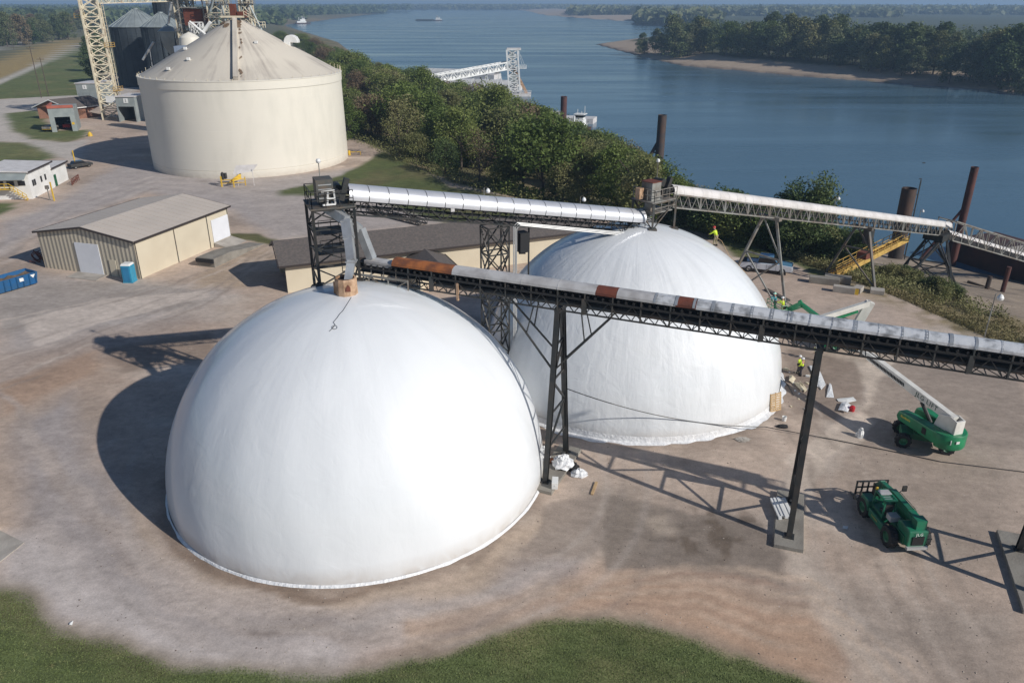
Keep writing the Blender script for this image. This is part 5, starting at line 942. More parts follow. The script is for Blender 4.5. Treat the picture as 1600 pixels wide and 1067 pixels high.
# ------------------------------------------------------------------ river things
def pile(label, px, py, ytop, r, mt, brace=None, ladder=False, z=WZ, top=None):
    p = G(px, py, z); h = over((p.x, p.y), px, py).z; tz = over((p.x, p.y), top[0] if top else px, ytop).z; t = thing('mooring_pile', label, 'pile', (p.x, p.y, z)); mb = MB(); mb.lathe((p.x, p.y, 0), [(r, z-3), (r, tz), (r*.92, tz), (r*.92, tz-.8), (.01, tz-.8)], 24); mb.build('pile_tube', mt, t, smooth=30)
    if brace: mb = MB(); mb.tube([(p.x+brace[0], p.y+1, z-2), (p.x, p.y, z+(tz-z)*brace[1])], r*.4, 8); mb.beam((p.x+brace[0]*.45, p.y, z+(tz-z)*brace[1]*.5), (p.x, p.y, z+(tz-z)*brace[1]*.5), .3); mb.build('brace', mt, t)
    if ladder: mb = MB(); mb.beam((p.x+r+.25, p.y-.3, z), (p.x+r+.25, p.y-.3, tz+1.4), .14); [mb.beam((p.x+r-.1, p.y-.3, z+2+2.5*k), (p.x+r+.3, p.y-.3, z+2+2.5*k), .12) for k in range(7)]; mb.build('ladder', 'black', t)
    return p, tz
pile('dark red steel pile standing between the trees and the towboat', 880, 196, 151, 1.1, 'pilerust')
pile('dark braced steel pile behind the far dome tower', 1029, 262, 180, 1.12, 'piledark', (-4.8, .58), top=(1041, 0))
pile('thick black steel pile with side ladder beyond the white conveyor', 1396, 416, 292, 1.13, 'piledark', None, True)
pile('tall slim rusty pile with strut at the gangway head', 1487, 414, 258, .58, 'pilerust', (-6.5, .62))
# rust-brown barge at the right
q0, q1, q2 = G(1493, 408, WZ), G(1600, 443, WZ), None; bl = (q1-q0); bl.z = 0; bl.normalize(); bw = V((-bl.y, bl.x, 0)); t = thing('moored_barge', 'dark rust-brown barge hull moored at the muddy bank', 'barge', q0)
a = q0-bl*2; mb = MB(); pr = [(a, 0), (a+bl*60, 0), (a+bl*60+bw*11, 0), (a+bw*11, 0)]; mb.prism([(p[0].x, p[0].y) for p in pr], WZ-1, WZ+3.4); mb.build('hull', 'hull', t)
mb = MB(); c_ = a+bl*34+bw*5.5; mb.box((c_.x, c_.y, WZ+3.75), (50, 8.2, .7), math.atan2(bl.y, bl.x)); mb.build('cargo_cover', 'conc', t)
for k, (x_, y_) in enumerate(((1541, 452), (1566, 455))):
    p = G(x_, y_, WZ+2.5); zt_ = p.z+(2.0 if k == 0 else 3.6); mb = MB(); mb.tube([(p.x, p.y, p.z-2), (p.x+.1, p.y, zt_)], .32, 10); tag(mb.build('mooring_post', 'pilerust' if k else 'piledark', loc=p), ['short mossy mooring stump on the mud below the brush', 'leaning rusty mooring post on the mud by the barge'][k], 'mooring post')
p, q = G(1512, 440, WZ+2.5), G(1578, 462, WZ+2.); mb = MB(); mb.tube([p, q], .22, 8); tag(mb.build('drift_log', 'bark', loc=p), 'dark pole lying on the mud between post and stump', 'log')
# barge loader with its boom
Lc = G(801, 150, WZ); Lc = V((Lc.x+1, Lc.y, WZ)); sc_l = 1.; t = thing('barge_loader', 'white barge-loading tower with inclined conveyor and drop spout on the river', 'barge loader', Lc); zt = over((Lc.x, Lc.y), 795, 78).z
mb = MB(); w_ = 5.; cr = [Lc+V((w_/2*a, w_/2*b_2, .5)) for a, b_2 in ((-1, -1), (1, -1), (1, 1), (-1, 1))]; lattice(mb, cr, [V((p.x-1.2, p.y, zt)) for p in cr], 7, .75, .36); mb.build('frame', 'white', t)
mb = MB(); mb.box((Lc.x-.4, Lc.y, zt+.3), (6.4, 5, .8)); mb.build('top_deck', 'wcover', t); mb = MB(); mb.box((Lc.x-1.6, Lc.y-1.5, zt-2.5), (2, 2, 3.2)); mb.box((Lc.x-.6, Lc.y-1, zt-12), (3.4, 3, 3)); mb.build('machinery', 'greysheet', t)
a = AT(795, 104, Lc.y); b2 = AT(668, 131, Lc.y-28); mb = MB(); truss(mb, V((a.x, a.y, a.z-1)), b2, 3., 3., 18, .55, .28, top=True); mb.build('conveyor_boom', 'white', t)
mb = MB(); mb.beam(V((a.x, a.y, a.z-.4)), b2+V((0, 0, .4)), 2.2, 1.3); mb.build('boom_casing', 'white', t)
for k in range(5): mb = MB(); u = .12+.17*k; p = a.lerp(b2, u); mb.beam((p.x-1.6, p.y, p.z-1), (p.x+1.6, p.y, p.z-1), .4); mb.beam((p.x, p.y, p.z-1), (p.x-2, p.y, WZ+.5), .35); mb.beam((p.x, p.y, p.z-1), (p.x+2.5, p.y, WZ+.5), .35); mb.build('boom_support', 'white', t)
mb = MB(); s_a = AT(803, 108, Lc.y); s_b = AT(823, 146, Lc.y); mb.beam(s_a, s_b, 1.3, 1.3); mb.build('drop_spout', 'tancollar', t)
mb = MB(); c_ = AT(811, 107, Lc.y); mb.box(c_, (7., 2., .3)); rail(mb, [c_+V((-3, -1, 0)), c_+V((3.4, -1, 0))], 1.4, .16, 1.2); [mb.beam(V((Lc.x+1.5, Lc.y, zt)), c_+V((x_, 0, 0)), .09) for x_ in (1.8, 3.2)]; mb.build('side_platform', 'white', t)
mb = MB(); mb.box((Lc.x+2, Lc.y, WZ+.6), (11, 6.5, 1.2)); rail(mb, [V((Lc.x-3, Lc.y-3.4, WZ+1.4)), V((Lc.x+7.5, Lc.y-3.4, WZ+1.4))], 1.2, .16, 1.8); mb.build('pontoon', 'wcover', t)
for k, (x_, y_, ln_, lb) in enumerate(((720, 122, 46, 'white covered barge behind the loading conveyor, farther row'), (735, 139, 52, 'white covered barge under the loading conveyor, nearer row'))):
    p = G(x_, y_, WZ); t = thing('covered_barge', lb, 'barge', p); mb = MB(); mb.box((p.x, p.y, WZ+1.2), (ln_, 10.5, 2.6), -.38); mb.build('hull', 'wcover', t); mb = MB(); Rm = Matrix.Rotation(-.38, 3, 'Z')
    for j in range(7): q = V((p.x, p.y, 0))+Rm@V((-ln_/2+ln_*(j+.5)/7, 0, 0)); vault(mb, V((q.x, q.y, WZ+2.6))+Rm@V((-ln_/14+.1, 0, 0)), V((q.x, q.y, WZ+2.6))+Rm@V((ln_/14-.1, 0, 0)), 4.8, 2.2, 8)
    mb.build('cargo_cover', 'brownpipe', t)
def boat(label, x_, y_, s, rz, hullm='white', barges=0, mt2='hull'):
    p = G(x_, y_, WZ); t = thing('towboat', label, 'towboat', (p.x, p.y, WZ), rz, local=True); mb = MB()
    mb.side([(-11*s, .0), (11*s, 0), (11.5*s, 1.6*s), (9*s, 1.9*s), (-11*s, 1.6*s)], -3.6*s, 3.6*s); mb.build('hull', 'hull', t)
    mb = MB(); mb.box((-2*s, 0, 3.*s), (14*s, 6*s, 2.5*s)); mb.box((0, 0, 5.5*s), (8*s, 5*s, 2.5*s)); mb.box((1*s, 0, 8*s), (4.5*s, 4.4*s, 2.4*s)); mb.build('cabin', 'white', t); mb = MB(); mb.box((1*s, 0, 9.45*s), (6.2*s, 6*s, .35*s)); mb.build('roof', 'white', t)
    mb = MB(); mb.box((1*s, 0, 8.35*s), (4.6*s, 4.5*s, 1.1*s)); mb.build('window_band', 'glass', t); mb = MB(); [mb.tube([(x2*s, y2*s, 9.5*s), (x2*s, y2*s, h*s)], .13*s, 6) for x2, y2, h in ((0, 1.2, 12), (2.5, -2, 13.5), (0, -1, 11))]; mb.tube([(-5*s, 1.5*s, 4*s), (-5*s, 1.5*s, 9*s)], .5*s, 8); mb.build('mast', 'white', t)
    for k in range(barges): mb = MB(); mb.box((32*s+k*0*s, (-6.5+13*k)*0+(-6.5 if k == 0 else 6.5), 1.4*s), (40*s, 12*s, 3.2*s)); mb.build('pushed_barge', 'silo', t)
boat('white towboat with flat wheelhouse roof moored beyond the trees', 905, 207, .62, 1.2)
boat('distant white towboat pushing barges up the middle of the river', 684, 33, .95, PI-.1, barges=2)
boat('tiny white boat by the far left sandy bank', 473, 38, 1.3, .5)
p = G(862, 190, WZ); mb = MB(); mb.box((p.x+3, p.y, WZ+.9), (26, 7, 1.8), -.3); mb.box((p.x-1, p.y, WZ+2.6), (9, 5, 1.8), -.3); tag(mb.build('work_pontoon', 'wcover', loc=p), 'white work pontoon just showing behind the treetops near the red pile', 'pontoon')
# ------------------------------------------------------------------ vehicles
def xwheel(t, x, y, r, w, tyre='rubber', rim='white'):
    mb = MB(); mb.wheel((x, y, r), r, w); 
    if r > .5:
        for k in range(22): a = 2*PI*k/22; mb.box((x+(r+.0)*cos(a), y+(w*.22 if k % 2 else -w*.22), r+(r+.0)*sin(a)), (.07, w*.5, .07))
    o = mb.build('wheel', tyre, t); mb = MB(); mb.rim((x, y, r), r*.56, w*.9); mb.build('rim', rim, o); return o
def pickup(loc, rz):
    t = thing('pickup_truck', 'white crew-cab pickup with bluish glossy bonnet parked beyond the farther dome', 'pickup truck', loc, rz, local=True); t.scale = (1.06, 1.06, 1.12)
    mb = MB(); mb.side([(-2.95, .45), (2.9, .42), (2.98, .75), (2.95, 1.05), (1.5, 1.18), (-2.95, 1.12)], -.98, .98); b = mb.build('body', 'truckw', t, bevel=.06)
    mb = MB(); mb.side([(-1.0, 1.1), (1.55, 1.15), (.75, 1.88), (-.85, 1.90)], -.86, .86); cb = mb.build('cab', 'truckb', t, bevel=.07)
    mb = MB(); mb.side([(-.92, 1.2), (1.36, 1.22), (.72, 1.78), (-.80, 1.80)], -.875, .875); mb.side([(1.60, 1.18), (.83, 1.86), (.79, 1.86), (1.53, 1.18)], -.78, .78); mb.build('window_glass', 'glass', cb)
    mb = MB(); mb.side([(1.55, 1.17), (2.9, 1.06), (2.9, 1.09), (1.55, 1.21)], -.9, .9); mb.build('bonnet', 'truckb', t)
    mb = MB(); mb.box((-2.0, 0, 1.02), (1.75, 1.6, .22)); mb.build('load_bed', 'dark', t); mb = MB(); [mb.box((-2.0, y_, 1.16), (1.9, .1, .1)) for y_ in (-.9, .9)]; mb.box((-2.9, 0, 1.14), (.1, 1.8, .1)); mb.build('bed_rail', 'black', t)
    for x_ in (-1.85, 1.9):
        for y_ in (-.85, .85): xwheel(t, x_, y_, .40, .28, 'rubber', 'gsteel')
    mb = MB(); mb.box((2.97, 0, .95), (.05, 1.2, .28)); mb.build('grille', 'black', t); mb = MB(); mb.box((3.0, 0, .52), (.14, 1.9, .2)); mb.build('bumper', 'galv', t)
    for y_ in (-.78, .78): mb = MB(); mb.box((2.97, y_, .95), (.06, .3, .22)); mb.build('headlight', 'doorw', t)
    for y_ in (-1.08, 1.08): mb = MB(); mb.box((1.15, y_, 1.28), (.12, .18, .2)); mb.build('wing_mirror', 'black', t)
    mb = MB(); [mb.box((x_, y_, .80), (.02, .012, .6)) for x_ in (-1., .1, 1.15) for y_ in (-.985, .985)]; mb.build('door_seam', 'dark', b)
a, b2 = G(1166, 424), G(1236, 432); pickup(((a.x+b2.x)/2-.1, (a.y+b2.y)/2+1.0, 0), math.atan2(b2.y-a.y, b2.x-a.x)+.02)
# fire truck nose inside garage
p = G(102, 203); t = thing('red_utility_vehicle', 'red and white vehicle parked inside the grey garage', 'vehicle', (p.x+.3, p.y+2.4, 0), PI/2+PI, local=True)
mb = MB(); mb.side([(-2, .5), (2.1, .5), (2.1, 1.3), (1.2, 1.4), (-2, 1.4)], -.95, .95); mb.build('body', 'red', t, bevel=.05); mb = MB(); mb.side([(-1, 1.4), (1.2, 1.4), (.7, 2.1), (-.8, 2.1)], -.85, .85); mb.build('cab', 'white', t, bevel=.05); mb = MB(); mb.side([(1.2, 1.48), (.82, 2.02), (.85, 2.05), (1.27, 1.48)], -.75, .75); mb.build('windscreen', 'glass', t)
for x_ in (-1.2, 1.3):
    for y_ in (-.85, .85): xwheel(t, x_, y_, .4, .28)
p = G(124, 262); t = thing('parked_car', 'black car parked behind the end of the white office', 'car', (p.x+.3, p.y, 0), .9, local=True)
mb = MB(); mb.side([(-2.2, .35), (2.2, .35), (2.2, .8), (1.2, .95), (-2.2, .95)], -.88, .88); mb.build('body', 'black', t, bevel=.06); mb = MB(); mb.side([(-1.7, .95), (1.1, .95), (.4, 1.45), (-1.3, 1.45)], -.75, .75); mb.build('cabin', 'glass', t, bevel=.06)
for x_ in (-1.3, 1.35):
    for y_ in (-.8, .8): xwheel(t, x_, y_, .33, .22, 'rubber', 'gsteel')
# boom lifts ---------------------------------------------------
def lift_base(t, tz=0., rzt=0., white_plate=True):
    """chassis, wheels; returns turntable transform (local)"""
    mb = MB(); mb.box((0, 0, .75), (3.2, 1.3, .5)); mb.box((0, 0, 1.05), (1.6, 1.6, .3)); [mb.box((x_, 0, .6), (.3, 2.2, .3)) for x_ in (-1.5, 1.5)]; mb.build('chassis', 'green2', t, bevel=.04)
    for x_ in (-1.5, 1.5):
        for y_ in (-1.08, 1.08): xwheel(t, x_, y_, .52, .42, 'rubber', 'gsteel')
def turn_mat(loc, ang): return Matrix.Translation(loc) @ Matrix.Rotation(ang, 4, 'Z')
def hood(t, Rl, full=True):
    """turntable: side hoods, rounded counterweight; local +x is the boom direction, counterweight at -x"""
    def T(pts): return [Rl@V(p) for p in pts]
    out = []
    for sgn in (-1, 1):
        pr = [(-1.9, 1.15), (1.95, 1.2), (2.15, 1.5), (2.0, 1.95), (1.2, 2.05), (-1.9, 2.15)]; mb = MB(); y0, y1 = (.42, 1.25) if sgn > 0 else (-1.25, -.42); mb.side(pr, y0, y1, Rl); o = mb.build('engine_hood' if sgn < 0 else 'tank_hood', 'green', t, bevel=.09); out.append(o)
    mb = MB(); n = 12; arc = [(-1.75-1.15*sin(PI*j/n), 1.25*cos(PI*j/n)) for j in range(n+1)]; vs = []
    for z_, k in ((1.0, .96), (1.12, 1.), (2.05, 1.), (2.15, .95)): vs += [Rl@V((-1.75+(x_+1.75)*k, y_*k, z_)) for x_, y_ in arc]
    m_ = n+1; fs = [(i*m_+j, i*m_+j+1, (i+1)*m_+j+1, (i+1)*m_+j) for i in range(3) for j in range(n)]+[tuple(range(n, -1, -1)), tuple(3*m_+j for j in range(m_))]+[(3*m_, 2*m_, m_, 0, n, m_+n, 2*m_+n, 3*m_+n)]; mb.add(vs, fs); out.append(mb.build('counterweight', 'green', t, smooth=40))
    mb = MB(); mb.side([(-2.0, 1.1), (1.6, 1.1), (1.6, 1.3), (-2., 1.3)], -.42, .42, Rl); mb.build('turntable_floor', 'dark', t); return out
p = G(1440, 692); bk = AT(1253, 476, 66.8); piv0 = V((p.x, p.y, 0)); bd = V((bk.x-p.x, bk.y-p.y, 0)); ang = math.atan2(bd.y, bd.x)
t = thing('boom_lift', 'green boom lift with long white boom reaching up to the farther dome', 'boom lift', piv0, 0, local=True); t.rotation_euler.z = 0
chz = Matrix.Rotation(-.42+0*ang, 4, 'Z')
mb = MB(); mb.box((0, 0, .78), (3.3, 1.35, .5), -.35); mb.box((0, 0, 1.0), (1.6, 1.6, .2), -.35); ch = mb.build('chassis', 'green2', t, bevel=.04)
Rw = Matrix.Rotation(-.35, 4, 'Z')
for x_ in (-1.5, 1.5):
    for y_ in (-1.1, 1.1):
        o = xwheel(t, x_, y_, .55, .45, 'rubber', 'green2'); o.data.transform(Rw); o.children[0].data.transform(Rw)
Rl = turn_mat((0, 0, .05), -.42+PI)  # counterweight to the right of the picture
tw = V((1.0, -.28, 0)); Rl = turn_mat((.25, -.1, .08), ang) 
hs = hood(t, Rl)
mb = MB(); P_ = lambda x_, y_, z_: Rl@V((x_, y_, z_))
mb.side([(-2.3, 1.3), (-1.2, 1.3), (-.6, 2.0), (-.9, 3.1), (-1.9, 3.35), (-2.5, 3.2)], -.4, -.3, Rl); mb.side([(-2.3, 1.3), (-1.2, 1.3), (-.6, 2.0), (-.9, 3.1), (-1.9, 3.35), (-2.5, 3.2)], .3, .4, Rl); mb.side([(-2.5, 1.35), (-2.3, 1.35), (-2.35, 3.2), (-2.52, 3.2)], -.4, .4, Rl); mb.build('boom_cradle', 'liftwhite', t, bevel=.02)
mb = MB(); [mb.tube([P_(x_, -.43, z_), P_(x_, -.40, z_)], .08, 8) for x_, z_ in ((-1.1, 2.2), (-1.3, 2.7), (-1.0, 2.9), (-1.9, 2.9), (-1.3, 1.8))]; mb.build('pin_cap', 'dark', t)
ws_ = lambda q: V(q)-piv0
bs = P_(-2.0, 0, 3.0); be = ws_(bk); L1 = bs.lerp(be, .50); L2 = bs.lerp(be, .53)
mb = MB(); mb.beam(bs, L1, .48, .62); bm_ = mb.build('base_boom', 'liftwhite', t, bevel=.02)
mb = MB(); mb.beam(bs.lerp(be, .30), bs.lerp(be, .76), .36, .46); bdv = (be-bs).normalized(); bsd = bdv.cross(V((0, 0, 1))).normalized(); bup = bsd.cross(bdv)
mb.build('mid_boom', 'liftwhite', t); mb = MB(); mb.beam(bs.lerp(be, .6), be, .28, .34); mb.build('fly_boom', 'green', t)
mb = MB(); 
for k in range(26): q = bs.lerp(be, .27+.23*k/26)+bsd*(.27 if bsd.y < 0 else -.27); mb.beam(q-bup*.16-bdv*.05, q+bup*.1+bdv*.05, .09, .03)
mb.build('cable_track', 'black', bm_)
mb = MB(); mb.tube([P_(.1, -.1, 1.7), bs.lerp(be, .17)-bup*.45], .15, 10); mb.build('lift_cylinder', 'black', t); mb = MB(); mb.tube([bs.lerp(be, .17)-bup*.45, bs.lerp(be, .21)-bup*.3], .09, 8); mb.build('cylinder_rod', 'galv', t)
fs_ = bsd if bsd.y < 0 else -bsd; xd = bdv if bdv.cross(V((0, 0, 1))).dot(fs_) > 0 else -bdv
# lettering on the side that faces the camera
side = -1 if (bsd.y > 0) else 1; so = bsd*side*.25; txd = -bdv; tyd = V((0, 0, 1))
text('boom_lettering', 'JLG LIFT', .52, frame_m(bs.lerp(be, .14)+so*1.02, txd, bup), 'letterg', bm_, .006)
hd = Rl.to_3x3()
text('hood_lettering', 'Sunbelt', .26, frame_m(P_(1.2, -1.27 if side > 0 else 1.27, 1.7), hd@V((-1, 0, 0)) if (hd@V((-1, 0, 0))).x > 0 else hd@V((1, 0, 0)), (0, 0, 1)), 'lettery', hs[0], .004)
mb = MB(); s_ = 1 if (hd@V((0, 1, 0))).y < 0 else -1; mb.box((0, 0, 0), (.4, .03, .5)); o = mb.v; mb.v = [tuple(P_(-.7+q[0], s_*1.26+q[1]*s_, 1.65+q[2])) for q in o]; mb.build('control_hatch', 'dark', t)
mb = MB(); mb.box((0, 0, 0), (.6, .06, .35)); mb.v = [tuple(P_(.1+q[0], s_*.85+q[1], .95+q[2])) for q in mb.v]; mb.build('step_plate', 'gcover', t)
text('hood_lettering', 'Sunbelt', .26, frame_m(P_(1.15, s_*1.262, 1.7), hd@V((-s_*-1, 0, 0)) if False else (hd@V((-1, 0, 0))), (0, 0, 1)), 'lettery', hs[0], .004) if s_ > 0 else None
mb = MB(); q = P_(-2.88, s_*.25, 1.7); mb.box(q, (.05, .28, .2), ang); q = P_(-2.75, s_*.75, 1.7); mb.box(q, (.05, .2, .3), ang+.6); mb.build('decal', 'letterw', hs[2])
def basket(t, c, rz, w_=2.2, d_=.95, h=1.1):
    Rb = Matrix.Translation(c) @ Matrix.Rotation(rz, 4, 'Z'); mb = MB(); cr = [Rb@V((a*d_/2, b_2*w_/2, 0)) for a, b_2 in ((-1, -1), (1, -1), (1, 1), (-1, 1))]
    mb.add([p-V((0, 0, .06)) for p in cr]+cr, [(3, 2, 1, 0), (4, 5, 6, 7), (0, 1, 5, 4), (1, 2, 6, 5), (2, 3, 7, 6), (3, 0, 4, 7)])
    for z_ in (.25, .7, h): [mb.tube([cr[i]+V((0, 0, z_)), cr[(i+1) % 4]+V((0, 0, z_))], .03, 6) for i in range(4)]
    for i in range(4): [mb.tube([cr[i].lerp(cr[(i+1) % 4], u), cr[i].lerp(cr[(i+1) % 4], u)+V((0, 0, h))], .028, 6) for u in (0, .5)]
    return mb.build('basket', 'green', t)
bc = AT(1216, 486, 68.2); bcl = ws_(bc)-V((0, 0, .15)); jm = ws_(AT(1229, 484, 67.8))
mb = MB(); mb.beam(be, be+V((-.25, .1, .35)), .3, .3); mb.beam(be+V((-.1, 0, .1)), jm+V((.1, 0, 0)), .3, .42); mb.beam(be+V((-.1, -.25, -.15)), jm+V((.2, -.2, -.1)), .12, .12); mb.build('jib', 'green', t)
basket(t, bcl, .35, 2.2, 1.1)
mb = MB(); mb.box(bcl+V((.6, 0, .45)), (.2, .5, .6)); mb.build('control_box', 'black', t)
BASK = bcl+piv0
# second lift, boom folded low, mostly behind the conveyor
p = G(1325, 543); t = thing('boom_lift', 'second green lift with its cream boom folded low, behind the black conveyor', 'boom lift', p, 0, local=True); t.rotation_euler.z = 0
ang2 = math.radians(168); R2_ = turn_mat((0, 0, 0.05), ang2); mb = MB(); mb.box((0, 0, .78), (3.1, 1.3, .5), ang2); mb.build('chassis', 'green2', t, bevel=.04)
for x_ in (-1.4, 1.4):
    for y_ in (-1.05, 1.05): o = xwheel(t, x_, y_, .5, .4, 'rubber', 'green2'); o.data.transform(Matrix.Rotation(ang2, 4, 'Z')); o.children[0].data.transform(Matrix.Rotation(ang2, 4, 'Z'))
hood(t, R2_)
loc_ = lambda x_, y_, Y_: AT(x_, y_, Y_)-p
k1 = loc_(1360, 473, p.y+.3); k2 = loc_(1283, 497, p.y-.2); k3 = loc_(1350, 500, p.y+.5)
mb = MB(); mb.beam(k1, k2, .42, .5); b_o = mb.build('base_boom', 'liftwhite', t); mb = MB(); mb.beam(k3-V((.8, 0, 1)), k1+V((0, 0, .1)), .5, .8); mb.build('boom_cradle', 'liftwhite', t)
mb = MB(); mb.beam(k1.lerp(k2, .25)-V((0, .1, .45)), k2+V((.4, -.1, -.35)), .24, .24); mb.build('lower_link', 'green', t); mb = MB(); mb.tube([k3-V((.4, .2, .6)), k1.lerp(k2, .6)-V((0, 0, .4))], .12, 8); mb.build('lift_cylinder', 'black', t)
e2 = k2+(k2-k1)*.08; mb = MB(); mb.beam(k2, e2, .3, .3); mb.build('fly_boom', 'liftwhite', t); basket(t, V((e2.x+.9, e2.y-.2, .75)), ang2, 1.8, .8, .9)
# telehandler -------------------------------------------------
f_, r__ = V((23.75, 42.4, 0)), V((25.6, 37.9, 0)); c_ = (f_+r__)/2; az = math.atan2((f_-r__).y, (f_-r__).x); c_ = G(1392, 826); c_ = V((c_.x, c_.y, 0))
f_, r__ = G(1366, 800), G(1416, 862); az = math.atan2((f_-r__).y, (f_-r__).x)
t = thing('telehandler', 'green telehandler with black fork carriage parked beside the middle conveyor leg', 'telehandler', c_, az, local=True)
mb = MB(); mb.box((-.1, 0, .85), (4.4, .9, .5)); mb.box((-1.6, 0, 1.0), (1.6, 1.4, .6)); [mb.box((x_, 0, .7), (.35, 1.9, .35)) for x_ in (-1.55, 1.55)]; mb.build('chassis', 'green2', t, bevel=.04)
for x_ in (-1.55, 1.55):
    for y_ in (-1.05, 1.05): xwheel(t, x_, y_, .66, .48, 'rubber', 'green2')
mb = MB(); mb.side([(-2.75, .75), (-1.55, .75), (-1.35, 1.75), (-1.7, 1.95), (-2.7, 1.85)], -.62, .62); rr_ = mb.build('rear_cowl', 'teleg', t, bevel=.07)
mb = MB(); mb.box((-2.76, 0, 1.2), (.06, .72, .6)); gr = mb.build('radiator_grille', 'dark', rr_)
text('rear_lettering', 'JLG', .26, frame_m((-2.79, 0, 1.68), (0, -1, 0), (0.08, 0, 1)), 'letterw', rr_, .004)
mb = MB(); mb.box((-2.8, 0, .72), (.2, 1.3, .18)); mb.build('bumper', 'galv', t)
# cab on the left side (towards -x of the photo), boom on the right
mb = MB(); cy = .62; 
for x_ in (-.35, .95):
    for y_ in (.25, 1.0): mb.beam((x_, y_, 1.0), (x_*.92+.02, y_*.97, 2.4), .09)
[mb.beam((-.33, y_, 2.4), (.9, y_, 2.4), .1) for y_ in (.25, 1.)]; [mb.beam((x_, .25, 2.4), (x_, 1., 2.4), .1) for x_ in (-.33, .9)]; [mb.beam((-.2+.2*k, .3, 2.42), (-.2+.2*k, .95, 2.42), .04) for k in range(5)]; mb.side([(-.4, .8), (1., .8), (.95, 1.35), (-.35, 1.35)], .22, 1.02); cbo = mb.build('cab_frame', 'teleg', t)
mb = MB(); mb.box((.1, .62, 2.36), (.75, .6, .03)); mb.build('roof_pane', mat('roof_glass', (.22, .30, .30), .15), cbo); mb = MB(); mb.box((.55, .62, 2.46), (.5, .7, .05)); mb.build('roof_plate', 'gcover', cbo); mb = MB(); mb.box((.0, .62, 1.45), (.5, .5, .15)); mb.box((-.25, .62, 1.75), (.12, .5, .6)); mb.build('seat', 'black', cbo)
mb = MB(); mb.side([(.9, .75), (1.9, .8), (1.9, 1.5), (1.0, 1.5)], .62, 1.28); mb.side([(-1.0, .6), (.75, .6), (.8, 1.15), (-1.0, 1.1)], 1.05, 1.28); eh = mb.build('side_cowl', 'teleg', t, bevel=.05)
text('side_lettering', 'Sunbelt', .2, frame_m((.0, 1.287, .9), (-1, 0, 0), (0, 0, 1)), 'lettery', eh, .003)
mb = MB(); mb.side([(-.95, .8), (.9, .8), (.9, 1.35), (-.95, 1.4)], -1.05, -.5); mb.build('engine_cowl', 'teleg', t, bevel=.06)
mb = MB(); mb.box((-.75, .55, 1.5), (.55, .6, .35)); mb.build('hydraulic_tank', 'gcover', t)
mb = MB(); a_, b_2 = V((-2.25, -.18, 2.15)), V((1.0, -.18, 2.15)); mb.beam(a_, b_2, .42, .46); bo = mb.build('base_boom', 'teleg', t, bevel=.02); mb = MB(); mb.beam((.6, -.18, 2.16), (2.2, -.18, 1.95), .32, .36); mb.beam((2.1, -.18, 2.05), (2.75, -.18, 1.35), .32, .4); mb.build('fly_boom', 'teleg', t, bevel=.02)
mb = MB(); mb.side([(-2.55, 1.7), (-2.0, 1.7), (-1.9, 2.45), (-2.5, 2.45)], -.5, .14); mb.build('boom_pivot', 'teleg', t)
mb = MB(); [mb.tube([(-2.3+.0, y_, 2.0), (-1.2, y_, 2.42), (.6, y_, 2.42)], .02, 5) for y_ in (.05, -.42)]; [mb.beam((x_, -.45, 2.42), (x_, .09, 2.42), .03) for x_ in (-1.9, -1.2)]; mb.build('hose', 'green2', bo)
tf = thing; mb = MB(); [mb.beam((2.85, y_, .35), (2.85, y_, 1.75), .09) for y_ in (-.95, .35, .75, 1.15, -.5)]; [mb.beam((2.85, -1.0, z_), (2.85, 1.2, z_), .08) for z_ in (.4, .85, 1.3, 1.75)]; mb.beam((2.6, -.18, .6), (2.6, -.18, 1.6), .5, .4); [mb.beam((2.85, y_, 1.75), (2.5, y_, 1.95), .06) for y_ in (.2, .7, 1.2)]; mb.beam((2.5, .2, 1.95), (2.5, 1.2, 1.95), .06); mb.build('fork_carriage', 'black', t)
for y_ in (-.5, .75): mb = MB(); mb.beam((2.9, y_, .12), (4.1, y_, .06), .13, .05); mb.beam((2.92, y_, .1), (2.92, y_, .9), .12, .05); mb.build('fork', 'dsteel', t)
mb = MB(); mb.tube([(1.3, -.45, 1.5), (1.5, -1.2, 1.9)], .03, 6); mb.box((1.5, -1.3, 2.0), (.1, .3, .4)); mb.build('wing_mirror', 'black', t)
mb = MB(); mb.lathe((.9, .95, 2.45), [(.09, 0), (.09, .15), (.01, .2)], 8); mb.build('beacon', 'yellow', t)
# ------------------------------------------------------------------ loose things in the yard
def crumple(name, label, cat, c, s, mt, seed, group=None, n=14):
    rnd = random.Random(seed); mb = MB(); vs = []; k = 8
    for i in range(k+1):
        for j in range(n):
            a = 2*PI*j/n; el = PI*i/k*.5; r_ = (.75+.5*rnd.random()); vs.append(V(c)+V((s[0]*r_*cos(el)*cos(a), s[1]*r_*cos(el)*sin(a), s[2]*sin(el)*(.7+.5*rnd.random())+.01)))
    mb.add(vs, [(i*n+j, i*n+(j+1) % n, (i+1)*n+(j+1) % n, (i+1)*n+j) for i in range(k) for j in range(n)]); return tag(mb.build(name, mt, loc=c), label, cat, group)
crumple('plastic_bags', 'heap of crumpled white plastic on the footing beside nearer dome', 'plastic waste', G(880, 727, .3), (.8, .65, .8), 'film', 1)
crumple('plastic_bag', 'clear plastic bag lying right of the crumpled heap', 'plastic bag', G(905, 742), (.55, .5, .5), 'film', 2)
crumple('plastic_bag', 'black refuse bag between the heap and the clear bag', 'refuse bag', G(896, 733), (.4, .4, .6), 'rubber', 3)
crumple('plastic_bags', 'white plastic bundle wedged between the dome foot and leg', 'plastic waste', G(849, 716), (.5, .6, .9), 'film', 4)
